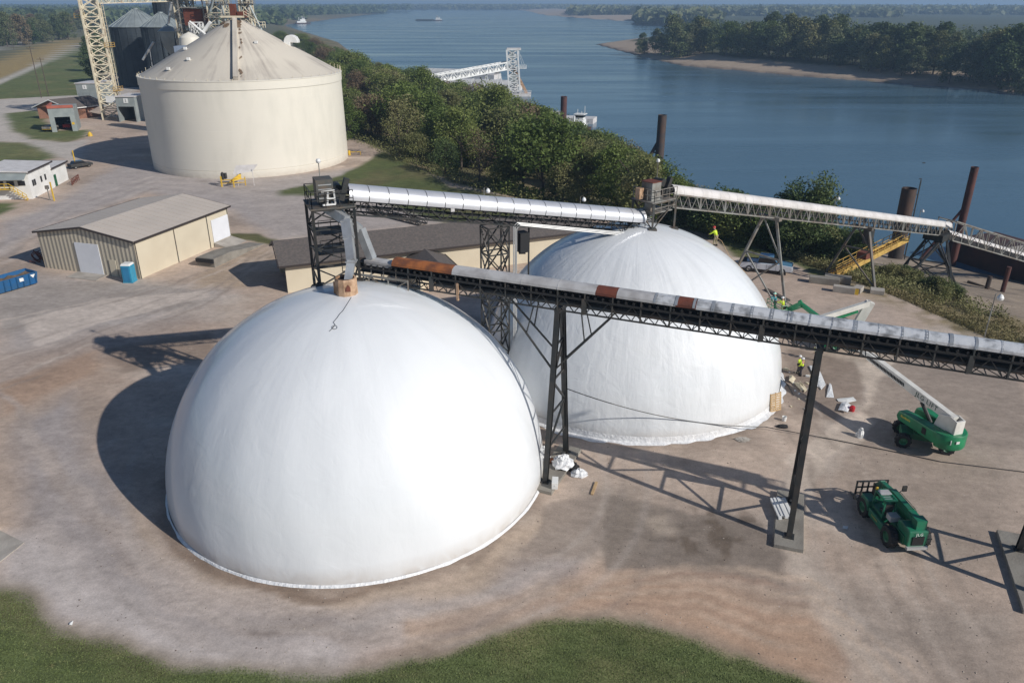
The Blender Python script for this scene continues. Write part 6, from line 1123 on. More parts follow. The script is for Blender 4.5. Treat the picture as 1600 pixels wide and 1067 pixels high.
p = G(867, 759, .28); mb = MB(); mb.box(p+V((0, 0, .25)), (.42, .85, .5), -.1); mb.box(p+V((0, -.44, .3)), (.12, .03, .12), -.1); o = tag(mb.build('white_box', 'white', loc=p, bevel=.03), 'white plastic box on the footing below the conveyor leg', 'box')
p = G(861, 722, .28); mb = MB(); mb.box(p+V((0, 0, .12)), (.4, .3, .24), .5); tag(mb.build('orange_tool', 'rustor', loc=p), 'small orange tool lying on the footing beneath the conveyor leg', 'tool')
a, b2 = G(925, 772, .06), G(932, 753, .06); mb = MB(); mb.beam(a, b2, .18, .1); tag(mb.build('timber_board', 'wood', loc=a), 'short tan board on the dark dirt right of the footing', 'board')
# white sheets stacked on the middle footing
p = G(1222, 796, .28); t = thing('sheet_stack', 'stack of white ribbed sheets laid on the middle footing', 'sheet stack', p)
for k in range(5): mb = MB(); mb.box(p+V((-.42+.2*k, .1*(k % 2), .08+.05*(k % 3))), (.2, 2.2-.2*(k % 2), .14), -.05); mb.build('sheet', 'white', t)
def sheet(name, label, pts, mt, z=.05, th=.03, cat='membrane scrap', lift=.12, seed=0):
    rnd = random.Random(seed); P_ = [G(*q) for q in pts]; P_ = [V((q.x, q.y, z+rnd.uniform(0, lift))) for q in P_]; c = sum(P_, V((0, 0, 0)))/len(P_); c.z += lift; mb = MB(); n = len(P_)
    mb.add([c]+P_+[q-V((0, 0, th)) for q in P_], [(0, 1+i, 1+(i+1) % n) for i in range(n)]+[(1+i, n+1+i, n+1+(i+1) % n, 1+(i+1) % n) for i in range(n)]); return tag(mb.build(name, mt, loc=P_[0]), label, cat)
sheet('membrane_sheet', 'long bluish-white sheet draped on the ground behind the middle leg', [(1264, 573), (1276, 572), (1283, 585), (1290, 602), (1283, 610), (1274, 596)], 'film', cat='plastic sheet', lift=.08)
sheet('membrane_sheet', 'narrow white sheet strip right of the middle leg', [(1296, 600), (1299, 603), (1303, 622), (1291, 621), (1293, 610)], 'film', cat='plastic sheet', lift=.08, seed=2)
sheet('membrane_sheet', 'small white sheet corner left of the middle leg', [(1268, 597), (1275, 596), (1279, 606), (1273, 603)], 'film', cat='plastic sheet', lift=.08, seed=3)
sheet('foam_board', 'white foam board with pointed end near the red can', [(1307, 624), (1333, 621), (1338, 627), (1324, 630), (1310, 628)], 'white', cat='foam board', lift=.1, seed=4)
sheet('plastic_sheet', 'crumpled white sheet next to the small red can', [(1309, 643), (1314, 632), (1323, 631), (1329, 637), (1324, 647), (1316, 645)], 'film', cat='plastic sheet', lift=.2, seed=5)
p = G(1331, 642); mb = MB(); mb.lathe(p, [(.001, 0), (.2, 0), (.22, .4), (.12, .48), (.001, .5)], 12); tag(mb.build('red_can', 'red', loc=p, smooth=40), 'small red fuel can on the dirt', 'fuel can')
crumple('white_bag', 'upright white sack standing on the pale track left of the near lift', 'sack', G(1343, 682), (.3, .3, .75), 'white', 6)
sheet('paper_scrap', 'pale flat scrap in the shade left of the telehandler', [(1317, 822), (1325, 823), (1324, 827), (1316, 826)], 'white', cat='paper scrap', lift=.02, seed=6)
sheet('paper_scrap', 'small white scrap beside the middle footing', [(1247, 808), (1252, 804), (1253, 806), (1249, 810)], 'white', cat='paper scrap', lift=.05, seed=7)
sheet('paper_scrap', 'white scrap lying on the grass edge at lower left', [(108, 974), (115, 971), (113, 977), (109, 977)], 'white', cat='paper scrap', lift=.05, seed=8)
for k, (pts, lb) in enumerate((([(1233, 589), (1238, 588), (1243, 594), (1238, 600), (1232, 597)], 'torn foam chunk nearest the two workers'), ([(1240, 600), (1252, 613), (1258, 611), (1247, 599)], 'long yellowish foam strip, left of the pair'), ([(1248, 599), (1250, 598), (1261, 611), (1257, 614)], 'long yellowish foam strip, right of the pair'))):
    sheet('foam_scrap', lb, pts, 'foam', cat='foam scrap', lift=.2, seed=10+k)
rnd = random.Random(21)
for k in range(26):   # litter of torn foam round the far dome
    x_, y_ = rnd.uniform(1215, 1275), rnd.uniform(575, 640); c = G(x_, y_); 
    if (V((c.x, c.y, 0))-D2).length < R2+.8: continue
    mb = MB(); s = rnd.uniform(.08, .22); mb.box((c.x, c.y, s*.3), (s*1.6, s, s*.6), rnd.uniform(0, 3)); tag(mb.build('foam_crumb', 'foam' if k % 2 else 'white', loc=c), 'small torn foam crumb scattered at the foot of the farther dome', 'foam crumb', 'foam crumbs by the farther dome')
# pallet leaning at the far dome
pa, pb = G(1204, 645), G(1222, 640); lp_ = (pb-pa); lp_.z = 0; lp_.normalize(); np_ = V((-lp_.y, lp_.x, 0)); t = thing('timber_pallet', 'pale timber pallet propped upright against the farther dome', 'pallet', pa); up_ = (V((0, 0, 1))+np_*.18).normalized()
mb = MB(); 
for k in range(8): q = pa+up_*(.1+.2*k); mb.beam(q, q+lp_*1.15, .03, .14, up=up_)
mb.build('slat', 'wood', t); mb = MB(); [mb.beam(pa+lp_*u+np_*.06, pa+lp_*u+up_*1.6+np_*.06, .08, .1) for u in (.05, .58, 1.1)]; mb.build('bearer', 'wood', t)
mb = MB(); p = G(1225, 657); mb.lathe(p, [(.001, 0), (.16, 0), (.19, .38), (.17, .38), (.15, .05)], 12); tag(mb.build('white_bucket', 'white', loc=p, smooth=40), 'white bucket in front of the timber pallet', 'bucket')
crumple('black_bundle', 'flat black bundle on the dirt below the white bucket', 'bundle', G(1222, 667), (.5, .3, .2), 'rubber', 8)
mb = MB(); p = G(1205, 655); mb.tube([G(1207, 560, .05), G(1222, 592, .06), G(1230, 600, .04), G(1240, 618, .05)], .03, 5); tag(mb.build('hose', 'black', loc=p), 'black hose trailing from the farther dome past the foam', 'hose')
crumple('stone', 'pale flat stone in the shade between domes', 'stone', G(1160, 687), (.6, .35, .15), 'conc', 12)
a = G(1197, 452, .1); b2 = G(1232, 470, .1); mb = MB(); mb.beam(a, b2, .5, .2); tag(mb.build('steel_beam', 'dsteel', loc=a), 'dark steel beam on the ground behind the man basket', 'beam')
# ------------------------------------------------------------------ people
def skin_mesh(verts, edges, rad, sub=1):
    me = bpy.data.meshes.new('tmp'); me.from_pydata([tuple(v) for v in verts], edges, []); o = bpy.data.objects.new('tmp', me); COL.objects.link(o)
    md = o.modifiers.new('s', 'SKIN'); md.use_smooth_shade = True; md.branch_smoothing = .6
    for i, r_ in enumerate(rad): sv = me.skin_vertices[0].data[i]; sv.radius = (r_[0], r_[1]) if isinstance(r_, tuple) else (r_, r_); sv.use_root = (i == 0)
    sb_ = o.modifiers.new('u', 'SUBSURF'); sb_.levels = sub; bpy.context.view_layer.update()
    out = bpy.data.meshes.new_from_object(o.evaluated_get(bpy.context.evaluated_depsgraph_get())); bpy.data.objects.remove(o); bpy.data.meshes.remove(me); return out
def meshobj(name, me, mt, parent):
    me.materials.clear(); me.materials.append(M[mt]); me.name = name
    for p_ in me.polygons: p_.use_smooth = True
    o = link(name, me, parent); OFF[o.name] = V((0, 0, 0)); return o
def person(label, loc, rz, pose, top, trouser, hat):
    t = thing('person', label, 'person', loc, rz, local=True); J = dict(pel=V((0, 0, .93)), wai=V((0, 0, 1.08)), che=V((.0, 0, 1.30)), nek=V((0, 0, 1.47)), hd0=V((.01, 0, 1.56)), hd1=V((.02, 0, 1.68)))
    ln = pose.get('lean', 0.); 
    for k in ('wai', 'che', 'nek', 'hd0', 'hd1'): z_ = J[k].z-.93; J[k] = V((J[k].x+sin(ln)*z_, 0, .93+cos(ln)*z_))
    for s_, n_ in ((1, 'l'), (-1, 'r')):
        hip = V((0, .10*s_, .90)); fw = pose.get('leg'+n_, 0.); kn = V((.12*fw+.03, .11*s_, .50)); an = V((.20*fw-.02, .12*s_, .09)); to = an+V((.17, .02*s_, -.05)); sh = J['nek']+V((-.01, .19*s_, -.06))
        ar = pose.get('arm'+n_, (0.1, 0, -1.)); el = sh+V((ar[0]*.28, s_*.07, ar[2]*.28)).normalized()*.29; fa = pose.get('fore'+n_, (.25, 0, -1)); wr = el+V((fa[0], fa[1]*s_, fa[2])).normalized()*.26; J.update({'hip'+n_: hip, 'kn'+n_: kn, 'an'+n_: an, 'to'+n_: to, 'sh'+n_: sh, 'el'+n_: el, 'wr'+n_: wr, 'ha'+n_: wr+(wr-el).normalized()*.08})
    keys = ['pel', 'wai', 'che', 'nek', 'hd0', 'hd1']; R_ = [(.12, .16), (.11, .14), (.12, .165), .058, (.085, .075), (.09, .08)]; E_ = [(0, 1), (1, 2), (2, 3), (3, 4), (4, 5)]; Vv = [J[k] for k in keys]
    def add(v, r_, par): Vv.append(v); R_.append(r_); E_.append((par, len(Vv)-1)); return len(Vv)-1
    for n_, s_ in (('l', 1), ('r', -1)):
        a = add(J['hip'+n_], .085, 0); a = add(J['kn'+n_], .058, a); a = add(J['an'+n_], .04, a); add(J['to'+n_], (.03, .042), a)
        a = add(J['sh'+n_], .055, 2); a = add(J['el'+n_], .040, a); w_ = add(J['wr'+n_], .027, a); hd_ = (J['wr'+n_]-J['el'+n_]).normalized(); px_ = V((0, s_, 0)); 
        hx = hd_.cross(px_).normalized(); pa_ = add(J['wr'+n_]+hd_*.06, (.022, .032), w_)
        for k, (o_, l_) in enumerate(((-.028, .072), (-.009, .084), (.010, .078), (.028, .060))):
            b_ = J['wr'+n_]+hd_*.09+hx*o_; a2 = add(b_, .009, pa_); a2 = add(b_+hd_*l_*.55-px_*.012, .008, a2); add(b_+hd_*l_*.9-px_*.035, .007, a2)
        b_ = J['wr'+n_]+hd_*.04+hx*.035; a2 = add(b_, .010, pa_); add(b_+hd_*.04+hx*.025-px_*.012, .008, a2)
    body = meshobj('body', skin_mesh(Vv, E_, R_), 'skin', t)
    hc_ = J['hd1']; mb = MB(); mb.lathe(hc_+V((.0, 0, .02)), [(.125, 0), (.122, .05), (.09, .10), (.04, .125), (.001, .13)], 16); mb.lathe(hc_+V((.02, 0, .015)), [(.12, .01), (.155, 0), (.155, -.008), (.12, -.005)], 16); mb.build('hard_hat', hat, t, smooth=50)
    mb = MB(); mb.box(hc_+V((.088, 0, -.05)), (.03, .025, .04)); mb.box(hc_+V((.0, .085, -.05)), (.03, .02, .05)); mb.box(hc_+V((.0, -.085, -.05)), (.03, .02, .05)); mb.box(hc_+V((.075, 0, -.095)), (.02, .045, .008)); mb.build('face', 'skin', body)
    mb = MB(); [mb.lathe(hc_+V((.083, y_, -.03)), [(.001, -.007), (.007, 0), (.001, .007)], 6) for y_ in (-.03, .03)]; mb.build('eyes', 'dark', body)
    Vj = [J['pel'], J['wai'], J['che'], J['nek']-V((0, 0, .02))]; me = skin_mesh(Vj+[J['shl'], J['ell'], J['wrl']-(J['wrl']-J['ell'])*.06, J['shr'], J['elr'], J['wrr']-(J['wrr']-J['elr'])*.06], [(0, 1), (1, 2), (2, 3), (2, 4), (4, 5), (5, 6), (2, 7), (7, 8), (8, 9)], [(.15, .185), (.14, .175), (.15, .20), (.085, .10), .085, .065, .05, .085, .065, .05]); meshobj('jacket', me, top, t)
    me = skin_mesh([J['pel']+V((0, 0, .04)), J['hipl'], J['knl'], J['anl']+V((0, 0, .02)), J['hipr'], J['knr'], J['anr']+V((0, 0, .02))], [(0, 1), (1, 2), (2, 3), (0, 4), (4, 5), (5, 6)], [(.13, .165), .11, .08, .062, .11, .08, .062]); meshobj('trousers', me, trouser, t)
    for n_ in 'lr': mb = MB(); a = J['an'+n_]; mb.box(a+V((.06, 0, -.035)), (.29, .105, .10)); mb.box(a+V((-.02, 0, .03)), (.12, .11, .14)); mb.build('boot', 'rubber', t, bevel=.02)
    return t
crossed = dict(arml=(.2, 0, -1), armr=(.2, 0, -1), forel=(.9, -.5, .1), forer=(.9, -.4, .2))
a = G(1246, 583); person('worker in yellow-green jacket and white helmet, left of the pair by the dome', (a.x, a.y, 0), -.6, dict(legl=.5, **crossed), 'hiviz', 'navy', 'hatw')
a = G(1251, 587); person('worker in yellow-green jacket and white helmet, right and nearer of the pair', (a.x, a.y, 0), 2.2, dict(legr=.5, legl=-.2, arml=(.1, 0, -1), armr=(.3, 0, -1), forel=(.6, 0, -.6), forer=(.9, -.3, .1)), 'hiviz', 'navy', 'hatw')
a = G(1274, 563); person('lone worker with pale green helmet standing behind the middle conveyor leg', (a.x, a.y, 0), 2.8, dict(legl=.35, legr=-.3, lean=.08, forel=(.5, 0, -.8), forer=(.8, -.2, .0)), 'hiviz', 'khaki', 'hatg')
Rr = 13.4; a = onD(1118, 384, D2, R2, 0); person('worker in red helmet and hi-viz jacket leaning on a rope on the farther dome', tuple(a), 2.4, dict(lean=.35, legl=.7, legr=-.2, arml=(.6, 0, -.7), armr=(.6, 0, -.7), forel=(.8, -.2, -.5), forer=(.8, -.2, -.5)), 'hiviz', 'khaki', 'hatr')
mb = MB(); mb.tube([a+V((-.2, -.1, 1.0)), a+V((.5, -.1, .5)), onD(1142, 400, D2, R2, .03), onD(1165, 425, D2, R2, .02), onD(1190, 470, D2, R2, .02)], .02, 5); tag(mb.build('rope', 'wood', loc=a), 'thin rope running from the red-helmeted worker down the dome edge', 'rope')
person('worker in hi-viz jacket in the raised green basket', tuple(BASK+V((.15, -.6, 0))), 2.4, dict(lean=.12, arml=(.7, 0, -.6), armr=(.7, 0, -.6), forel=(1, -.1, .1), forer=(1, -.1, .1)), 'hiviz', 'khaki', 'hatw')
person('worker in teal clothing in the raised green basket, nearer the dome', tuple(BASK+V((-.2, .55, 0))), 2.9, dict(lean=.15, arml=(.7, 0, -.5), armr=(.7, 0, -.5), forel=(1, -.1, .3), forer=(1, -.1, .3)), 'tealcloth', 'navy', 'hatg')
# ------------------------------------------------------------------ vegetation
def leafmat(name, c1, c2, c3, ns):
    m, nt, b = newmat(name); N = nt.nodes; L = nt.links; tc = N.new('ShaderNodeTexCoord'); n = N.new('ShaderNodeTexNoise'); n.inputs['Scale'].default_value = ns; n.inputs['Detail'].default_value = 4; L.new(tc.outputs['Object'], n.inputs['Vector'])
    c1, c2, c3 = [tuple(v*1.18 for v in c_) for c_ in (c1, c2, c3)]; oi = N.new('ShaderNodeObjectInfo'); cr = N.new('ShaderNodeValToRGB'); cr.color_ramp.elements[0].color = (*c1, 1); cr.color_ramp.elements[1].color = (*c3, 1); cr.color_ramp.elements[0].position = .3; cr.color_ramp.elements[1].position = .72; e = cr.color_ramp.elements.new(.5); e.color = (*c2, 1)
    ad = N.new('ShaderNodeMath'); ad.operation = 'MULTIPLY_ADD'; ad.inputs[1].default_value = .34; L.new(oi.outputs['Random'], ad.inputs[0]); 
    sb = N.new('ShaderNodeMath'); sb.operation = 'SUBTRACT'; sb.inputs[1].default_value = .17; L.new(n.outputs['Fac'], sb.inputs[0]); L.new(sb.outputs[0], ad.inputs[2]); L.new(ad.outputs[0], cr.inputs['Fac']); L.new(cr.outputs['Color'], b.inputs['Base Color'])
    b.inputs['Roughness'].default_value = .65; b.inputs['Specular IOR Level'].default_value = .25
    tr = N.new('ShaderNodeBsdfTranslucent'); L.new(cr.outputs['Color'], tr.inputs['Color']); ms = N.new('ShaderNodeMixShader'); ms.inputs['Fac'].default_value = .25; L.new(b.outputs[0], ms.inputs[1]); L.new(tr.outputs[0], ms.inputs[2]); L.new(ms.outputs[0], nt.nodes['Material Output'].inputs['Surface']); return m
LM = dict(green=leafmat('leaves_green', (.070, .105, .026), (.125, .165, .042), (.19, .215, .065), .3), olive=leafmat('leaves_olive', (.105, .120, .042), (.165, .170, .066), (.23, .215, .10), .35), dark=leafmat('leaves_dark', (.050, .080, .028), (.080, .115, .04), (.12, .15, .055), .3), brown=leafmat('leaves_brown', (.12, .09, .055), (.18, .13, .08), (.20, .165, .095), .4), far=leafmat('leaves_far', (.065, .092, .040), (.105, .135, .055), (.16, .165, .085), .12))
def leaf_mesh(name, C_, S_, seed, asp=.6):
    r_ = np.random.default_rng(seed); n = len(C_); nr = r_.normal(size=(n, 3)); nr[:, 2] = np.abs(nr[:, 2])+.3; nr /= np.linalg.norm(nr, axis=1)[:, None]; a = np.cross(nr, r_.normal(size=(n, 3))); a /= np.linalg.norm(a, axis=1)[:, None]; b_ = np.cross(nr, a)
    S_ = np.asarray(S_)[:, None]; a = a*S_; b_ = b_*S_*asp; vs = np.stack([C_-a, C_-b_*.9-a*.1, C_+a, C_+b_], 1).reshape(-1, 3); me = bpy.data.meshes.new(name)
    me.vertices.add(4*n); me.vertices.foreach_set('co', vs.ravel()); me.loops.add(4*n); me.loops.foreach_set('vertex_index', np.arange(4*n, dtype=np.int32)); me.polygons.add(n); me.polygons.foreach_set('loop_start', np.arange(0, 4*n, 4, dtype=np.int32)); me.update(calc_edges=True); return me
def crown_pts(h, w_, n, seed, base=.22, lumps=22, fill=.35):
    """leaf positions in lumps spread through an uneven crown; h total height"""
    r_ = np.random.default_rng(seed); P_ = []; S_ = []; per = n//lumps
    for k in range(lumps):
        u = r_.uniform(0, 1)**.8; z = h*(base+(1-base)*u*.93); prof = math.sin(PI*min(1, .18+.80*(u*.9+.05)))**.7; a = r_.uniform(0, 2*PI); rr = w_/2*prof*math.sqrt(r_.uniform(.05, 1)); c = np.array([rr*cos(a), rr*sin(a), z]); R_ = w_*r_.uniform(.15, .30)
        d = r_.normal(size=(per, 3)); d /= np.linalg.norm(d, axis=1)[:, None]; q = r_.uniform(fill, 1, (per, 1))**.5; e = d*q*R_*np.array([1, 1, .75])*(1+.25*r_.normal(size=(per, 1))*.6); P_.append(c+e); 
    return np.concatenate(P_)
def trunk_mesh(h, w_, seed, near=True):
    rnd = random.Random(seed); mb = MB(); r0 = h*.018+.05; top = V((rnd.uniform(-.5, .5), rnd.uniform(-.5, .5), h*.8)); mb.tube([V((0, 0, -1.5)), V((0, 0, h*.25)), top.lerp(V((0, 0, 0)), .4), top], r0, 7, r0*.25)
    for k in range(9 if near else 4): z_ = h*rnd.uniform(.22, .7); a = rnd.uniform(0, 2*PI); l = w_*rnd.uniform(.25, .48); mb.tube([V((0, 0, z_)), V((l*.5*cos(a), l*.5*sin(a), z_+l*.45)), V((l*cos(a), l*sin(a), z_+l*1.0))], r0*.4, 5, r0*.1)
    me = bpy.data.meshes.new('trunk'); me.from_pydata([tuple(v) for v in mb.v], [], mb.f); me.materials.append(M['bark']); me.update(); return me
NEAR = []; FARP_ = []
for k, (h, w_, n, lf) in enumerate(((11, 9, 9000, .17), (12.5, 8.5, 9000, .17), (9, 9.5, 8400, .17), (8.5, 6.5, 6500, .15), (5, 6, 5200, .14))):
    P_ = crown_pts(h, w_, n, 50+k, .12, 24); NEAR.append((leaf_mesh('crown', P_, np.random.default_rng(k).uniform(lf*.7, lf*1.6, len(P_)), k), trunk_mesh(h, w_, k), h, w_))
P_ = crown_pts(10, 7.5, 1500, 77, .2, 26, .1); NEAR.append((leaf_mesh('crown', P_, np.random.default_rng(9).uniform(.10, .2, len(P_)), 9), trunk_mesh(10, 7.5, 44), 10, 7.5))
for k, (h, w_, n, lf) in enumerate(((24, 15, 3600, .50), (27, 14, 3600, .50), (21, 16, 3600, .50), (17, 11, 2600, .42))):
    P_ = crown_pts(h, w_, n, 150+k, .08, 40); FARP_.append((leaf_mesh('crown', P_, np.random.default_rng(k).uniform(lf*.7, lf*1.6, len(P_)), 20+k), trunk_mesh(h, w_, 20+k, False), h, w_))
for q in NEAR+FARP_: q[0].materials.append(LM['green'])
NT = 0
def tree(proto, kind, x, y, s, rz, label, group, z=None, name='tree', zs=1.):
    global NT; NT += 1
    t = bpy.data.objects.new(name, None); COL.objects.link(t); t.location = (x, y, gzs(x, y) if z is None else z); t.rotation_euler.z = rz; t.scale = (s, s, s*zs); tag(t, label, 'tree', group)
    c = bpy.data.objects.new('crown', proto[0]); COL.objects.link(c); c.parent = t; c.material_slots[0].link = 'OBJECT'; c.material_slots[0].material = LM[kind]
    k = bpy.data.objects.new('trunk', proto[1]); COL.objects.link(k); k.parent = t; return t
rnd = random.Random(5)
# river belt between the yard and the water
cand = []; tries = 0
def proj(p): d = V(p)-CAMP; z_ = d.dot(CF); return CX+F*d.x/z_, CY-F*d.dot(CU)/z_
lim = [(430, 44), (470, 56), (545, 84), (600, 100), (650, 112), (700, 128), (760, 138), (800, 152), (850, 176), (900, 196), (950, 212), (1000, 240), (1040, 270), (1100, 300), (1180, 330)]
def toplim(px_): 
    for (a, b_), (c, d) in zip(lim[:-1], lim[1:]):
        if a <= px_ <= c: return b_+(d-b_)*(px_-a)/(c-a)
    return None
while tries < 9000 and len(cand) < 112:
    tries += 1; u = rnd.random()**1.5; Y_ = 100+u*620; X_ = rnd.uniform(-240, 60); b_ = float(sdist(np.array([X_]), np.array([Y_]), BANK)[0]); s2 = float(sdist(np.array([X_]), np.array([Y_]), SHORE)[0])
    if b_ < -1.5 or s2 > -7: continue
    if X_ > 26 and Y_ < 112: continue
    dmin = 6.0 if Y_ < 200 else (8.0 if Y_ < 330 else 12.)
    if any((X_-c[0])**2+(Y_-c[1])**2 < dmin*dmin for c in cand): continue
    z_ = gzs(X_, Y_); px_, py_ = proj((X_, Y_, z_)); tl = toplim(px_)
    if tl is None or py_ < tl-2: continue
    zmax = over((X_, Y_), px_, tl+rnd.uniform(-4, 9)).z; hmax = zmax-z_
    if hmax < 2.2: continue
    cand.append((X_, Y_, z_, hmax, b_))
for X_, Y_, z_, hm_, b_ in cand:
    edge = b_ < 6; k = rnd.choice((0, 1, 2, 3) if not edge else (3, 4, 0, 2)); pr = NEAR[k]; h = min(hm_, rnd.uniform(9.5, 14.5) if not edge else rnd.uniform(6, 10.5)); s = h/pr[2]; s_xy = max(s*rnd.uniform(.95, 1.2), .7)
    kind = rnd.choices(('green', 'olive', 'dark', 'brown'), (.44, .36, .12, .08 if not edge else .14))[0]; nm = {'green': 'mid-green leafy', 'olive': 'dusty olive-green', 'dark': 'dark green', 'brown': 'thin brown-leaved'}[kind]; zn = 'beyond the cream tank along the river' if Y_ > 210 else ('between the cream tank and farther dome' if Y_ > 135 else 'close behind the farther dome')
    tree(pr, kind, X_, Y_, s_xy, rnd.uniform(0, 6.3), nm+(' low shrub-like' if edge else '')+' tree '+zn, 'trees of the river belt', z=z_-.2, zs=s/s_xy)
for k in range(58):
    px_ = 440+k*10.2+rnd.uniform(-3, 3); tl = toplim(px_)+rnd.uniform(-3, 5)
    if tl is None: continue
    h = rnd.uniform(9.5, 12.5); best = None
    YY = np.arange(100, 640, 4.); PP = [AT(px_, tl, y_) for y_ in YY]; xa = np.array([q.x for q in PP]); za = np.array([q.z for q in PP]); s2 = sdist(xa, YY, SHORE); zg = gz(xa, YY)
    for i_ in range(len(YY)):
        if s2[i_] < -4 and abs(za[i_]-zg[i_]-h) < 2.5 and za[i_] > zg[i_]: best = (PP[i_], float(zg[i_]))
    if best is None: continue
    p, zz = best; pr = NEAR[rnd.choice((0, 1, 2, 3))]; kind = rnd.choices(('green', 'olive', 'brown'), (.6, .3, .1))[0]; s = h/pr[2]; nm = {'green': 'mid-green leafy', 'olive': 'dusty olive-green', 'brown': 'thin brown-leaved'}[kind]
    tree(pr, kind, p.x, p.y, s, rnd.uniform(0, 6.3), nm+' tree at the outer river edge of the belt, against the water', 'trees of the river belt', z=zz-.2, zs=(p.z-zz)/h)
# picked trees
for (x_, y_, Y_, pr, kind, h, lb) in ((770, 136, 205, 0, 'green', 14, 'large bright green tree, most prominent of the belt, in front of the barge loader'), (845, 172, 185, 1, 'green', 11, 'rounded green tree just left of the red pile'), (748, 205, 150, 5, 'brown', 10, 'bare reddish-brown tree in the middle of the belt'), (620, 165, 170, 5, 'olive', 8, 'thin pale greyish tree above the grass by the cream tank'), (905, 246, 138, 5, 'brown', 8, 'sparse brown tree near the silver conveyor lamp'), (1285, 283, 113, 3, 'dark', 7.5, 'dark bushy tree standing above the white conveyor against the water'), (1245, 290, 113, 3, 'dark', 6.5, 'slimmer dark tree left of the bushy one above the conveyor'), (655, 106, 250, 1, 'green', 11, 'upright green tree left of the covered barges')):
    p = AT(x_, y_, Y_); zb = gzs(p.x, p.y); hh_ = p.z-zb+.3; s_ = max(h, hh_*.8)/NEAR[pr][2]; tree(NEAR[pr], kind, p.x, p.y, s_, rnd.uniform(0, 6), lb, 'trees of the river belt', z=zb, zs=hh_/(s_*NEAR[pr][2]))
# thicket right of the far dome under the white conveyor
for k in range(44):
    x_ = rnd.uniform(1060, 1345); p = G(x_, 362+(x_-1060)*.16+rnd.uniform(-8, 28)-14, -1.); X_, Y_ = p.x, p.y; b_ = float(sdist(np.array([X_]), np.array([Y_]), BANK)[0])
    if b_ < .5: continue
    pr = NEAR[rnd.choice((3, 4, 4))]; h = rnd.uniform(4, 6.4); kind = rnd.choices(('green', 'olive', 'dark'), (.3, .35, .35))[0]; nm = {'green': 'mid-green', 'olive': 'yellow-olive', 'dark': 'dark green'}[kind]
    tree(pr, kind, X_, Y_, h/pr[2], rnd.uniform(0, 6.3), nm+' bush in the thicket under the white conveyor', 'bushes under the white conveyor', name='bush')
for k in range(16):
    x_ = rnd.uniform(1385, 1500); p = G(x_, 432+(x_-1385)*.33+rnd.uniform(-12, 10), -2.); pr = NEAR[4]; h = rnd.uniform(1.4, 2.6)
    tree(pr, rnd.choice(('olive', 'olive', 'dark')), p.x, p.y, h/pr[2], rnd.uniform(0, 6.3), 'low olive bush among the brush below the river trestle', 'bushes below the river trestle', name='bush')
# far bank, right
def edge_far(): 
    out = []; pts = [(985, 80), (1015, 80), (1060, 88), (1100, 88), (1150, 95), (1250, 102), (1350, 112), (1450, 122), (1600, 136), (1750, 150)]
    return pts
pts = edge_far(); n_ = 0; placed = []
for row in range(3):
    for i in range(30):
        u = (i+rnd.random())/30; x_ = 990+u*680; yb = None
        for (a, b_), (c, d) in zip(pts[:-1], pts[1:]):
            if a <= x_ <= c: yb = b_+(d-b_)*(x_-a)/(c-a)
        if yb is None: continue
        p = G(x_, yb-3-3*min(1, max(0, (x_-1040)/150)), WZ+5); off = row*13+rnd.uniform(0, 8); dn = V((p.x, p.y, 0)).normalized(); X_, Y_ = p.x+dn.x*off, p.y+dn.y*off
        edge_s = min(1., (x_-980)/85+.25) if x_ < 1065 else 1.
        if any((X_-c[0])**2+(Y_-c[1])**2 < 64 for c in placed): continue
        placed.append((X_, Y_)); pr = FARP_[rnd.choice((0, 1, 2) if row or rnd.random() < .6 else (3,))]; h = (rnd.uniform(21, 32) if row else rnd.uniform(15, 26))*edge_s*(.9 if x_ > 1100 else .9)
        kind = rnd.choices(('far', 'olive', 'dark', 'green'), (.5, .22, .18, .1))[0]; nm = {'far': 'hazy green', 'olive': 'hazy greyish-olive', 'dark': 'dark', 'green': 'brighter green'}[kind]
        tree(pr, kind, X_, Y_, h/pr[2], rnd.uniform(0, 6.3), nm+(' front-row' if row == 0 else ' back-row')+' tree on the far sandy river bank', 'trees on the far bank')
# left woods
for k in range(40):
    x_ = rnd.uniform(-10, 165); yb = 74-(max(x_, 0)/165)*26+rnd.uniform(-2, 5)-(k % 3)*5; p = G(x_, yb); pr = FARP_[rnd.choice((0, 1, 2, 3))]; kind = rnd.choices(('far', 'olive', 'dark', 'brown'), (.5, .15, .25, .1))[0]
    if k % 3 == 0 and x_ > 110: continue
    nm = {'far': 'hazy green', 'olive': 'greyish-olive', 'dark': 'dark', 'brown': 'brownish'}[kind]; h = rnd.uniform(15, 23); tree(pr, kind, p.x, p.y, h/pr[2], rnd.uniform(0, 6.3), nm+' tree in the woods beyond the levee road', 'trees beyond the levee road')
for x_, y_, h in ((143, 112, 12), (150, 128, 10), (157, 98, 14), (140, 90, 12), (150, 75, 15)):
    p = G(x_, y_); tree(FARP_[3], 'dark', p.x, p.y, h/17, rnd.uniform(0, 6), 'dark tree on the levee slope beside the grey silos', 'trees by the silos')
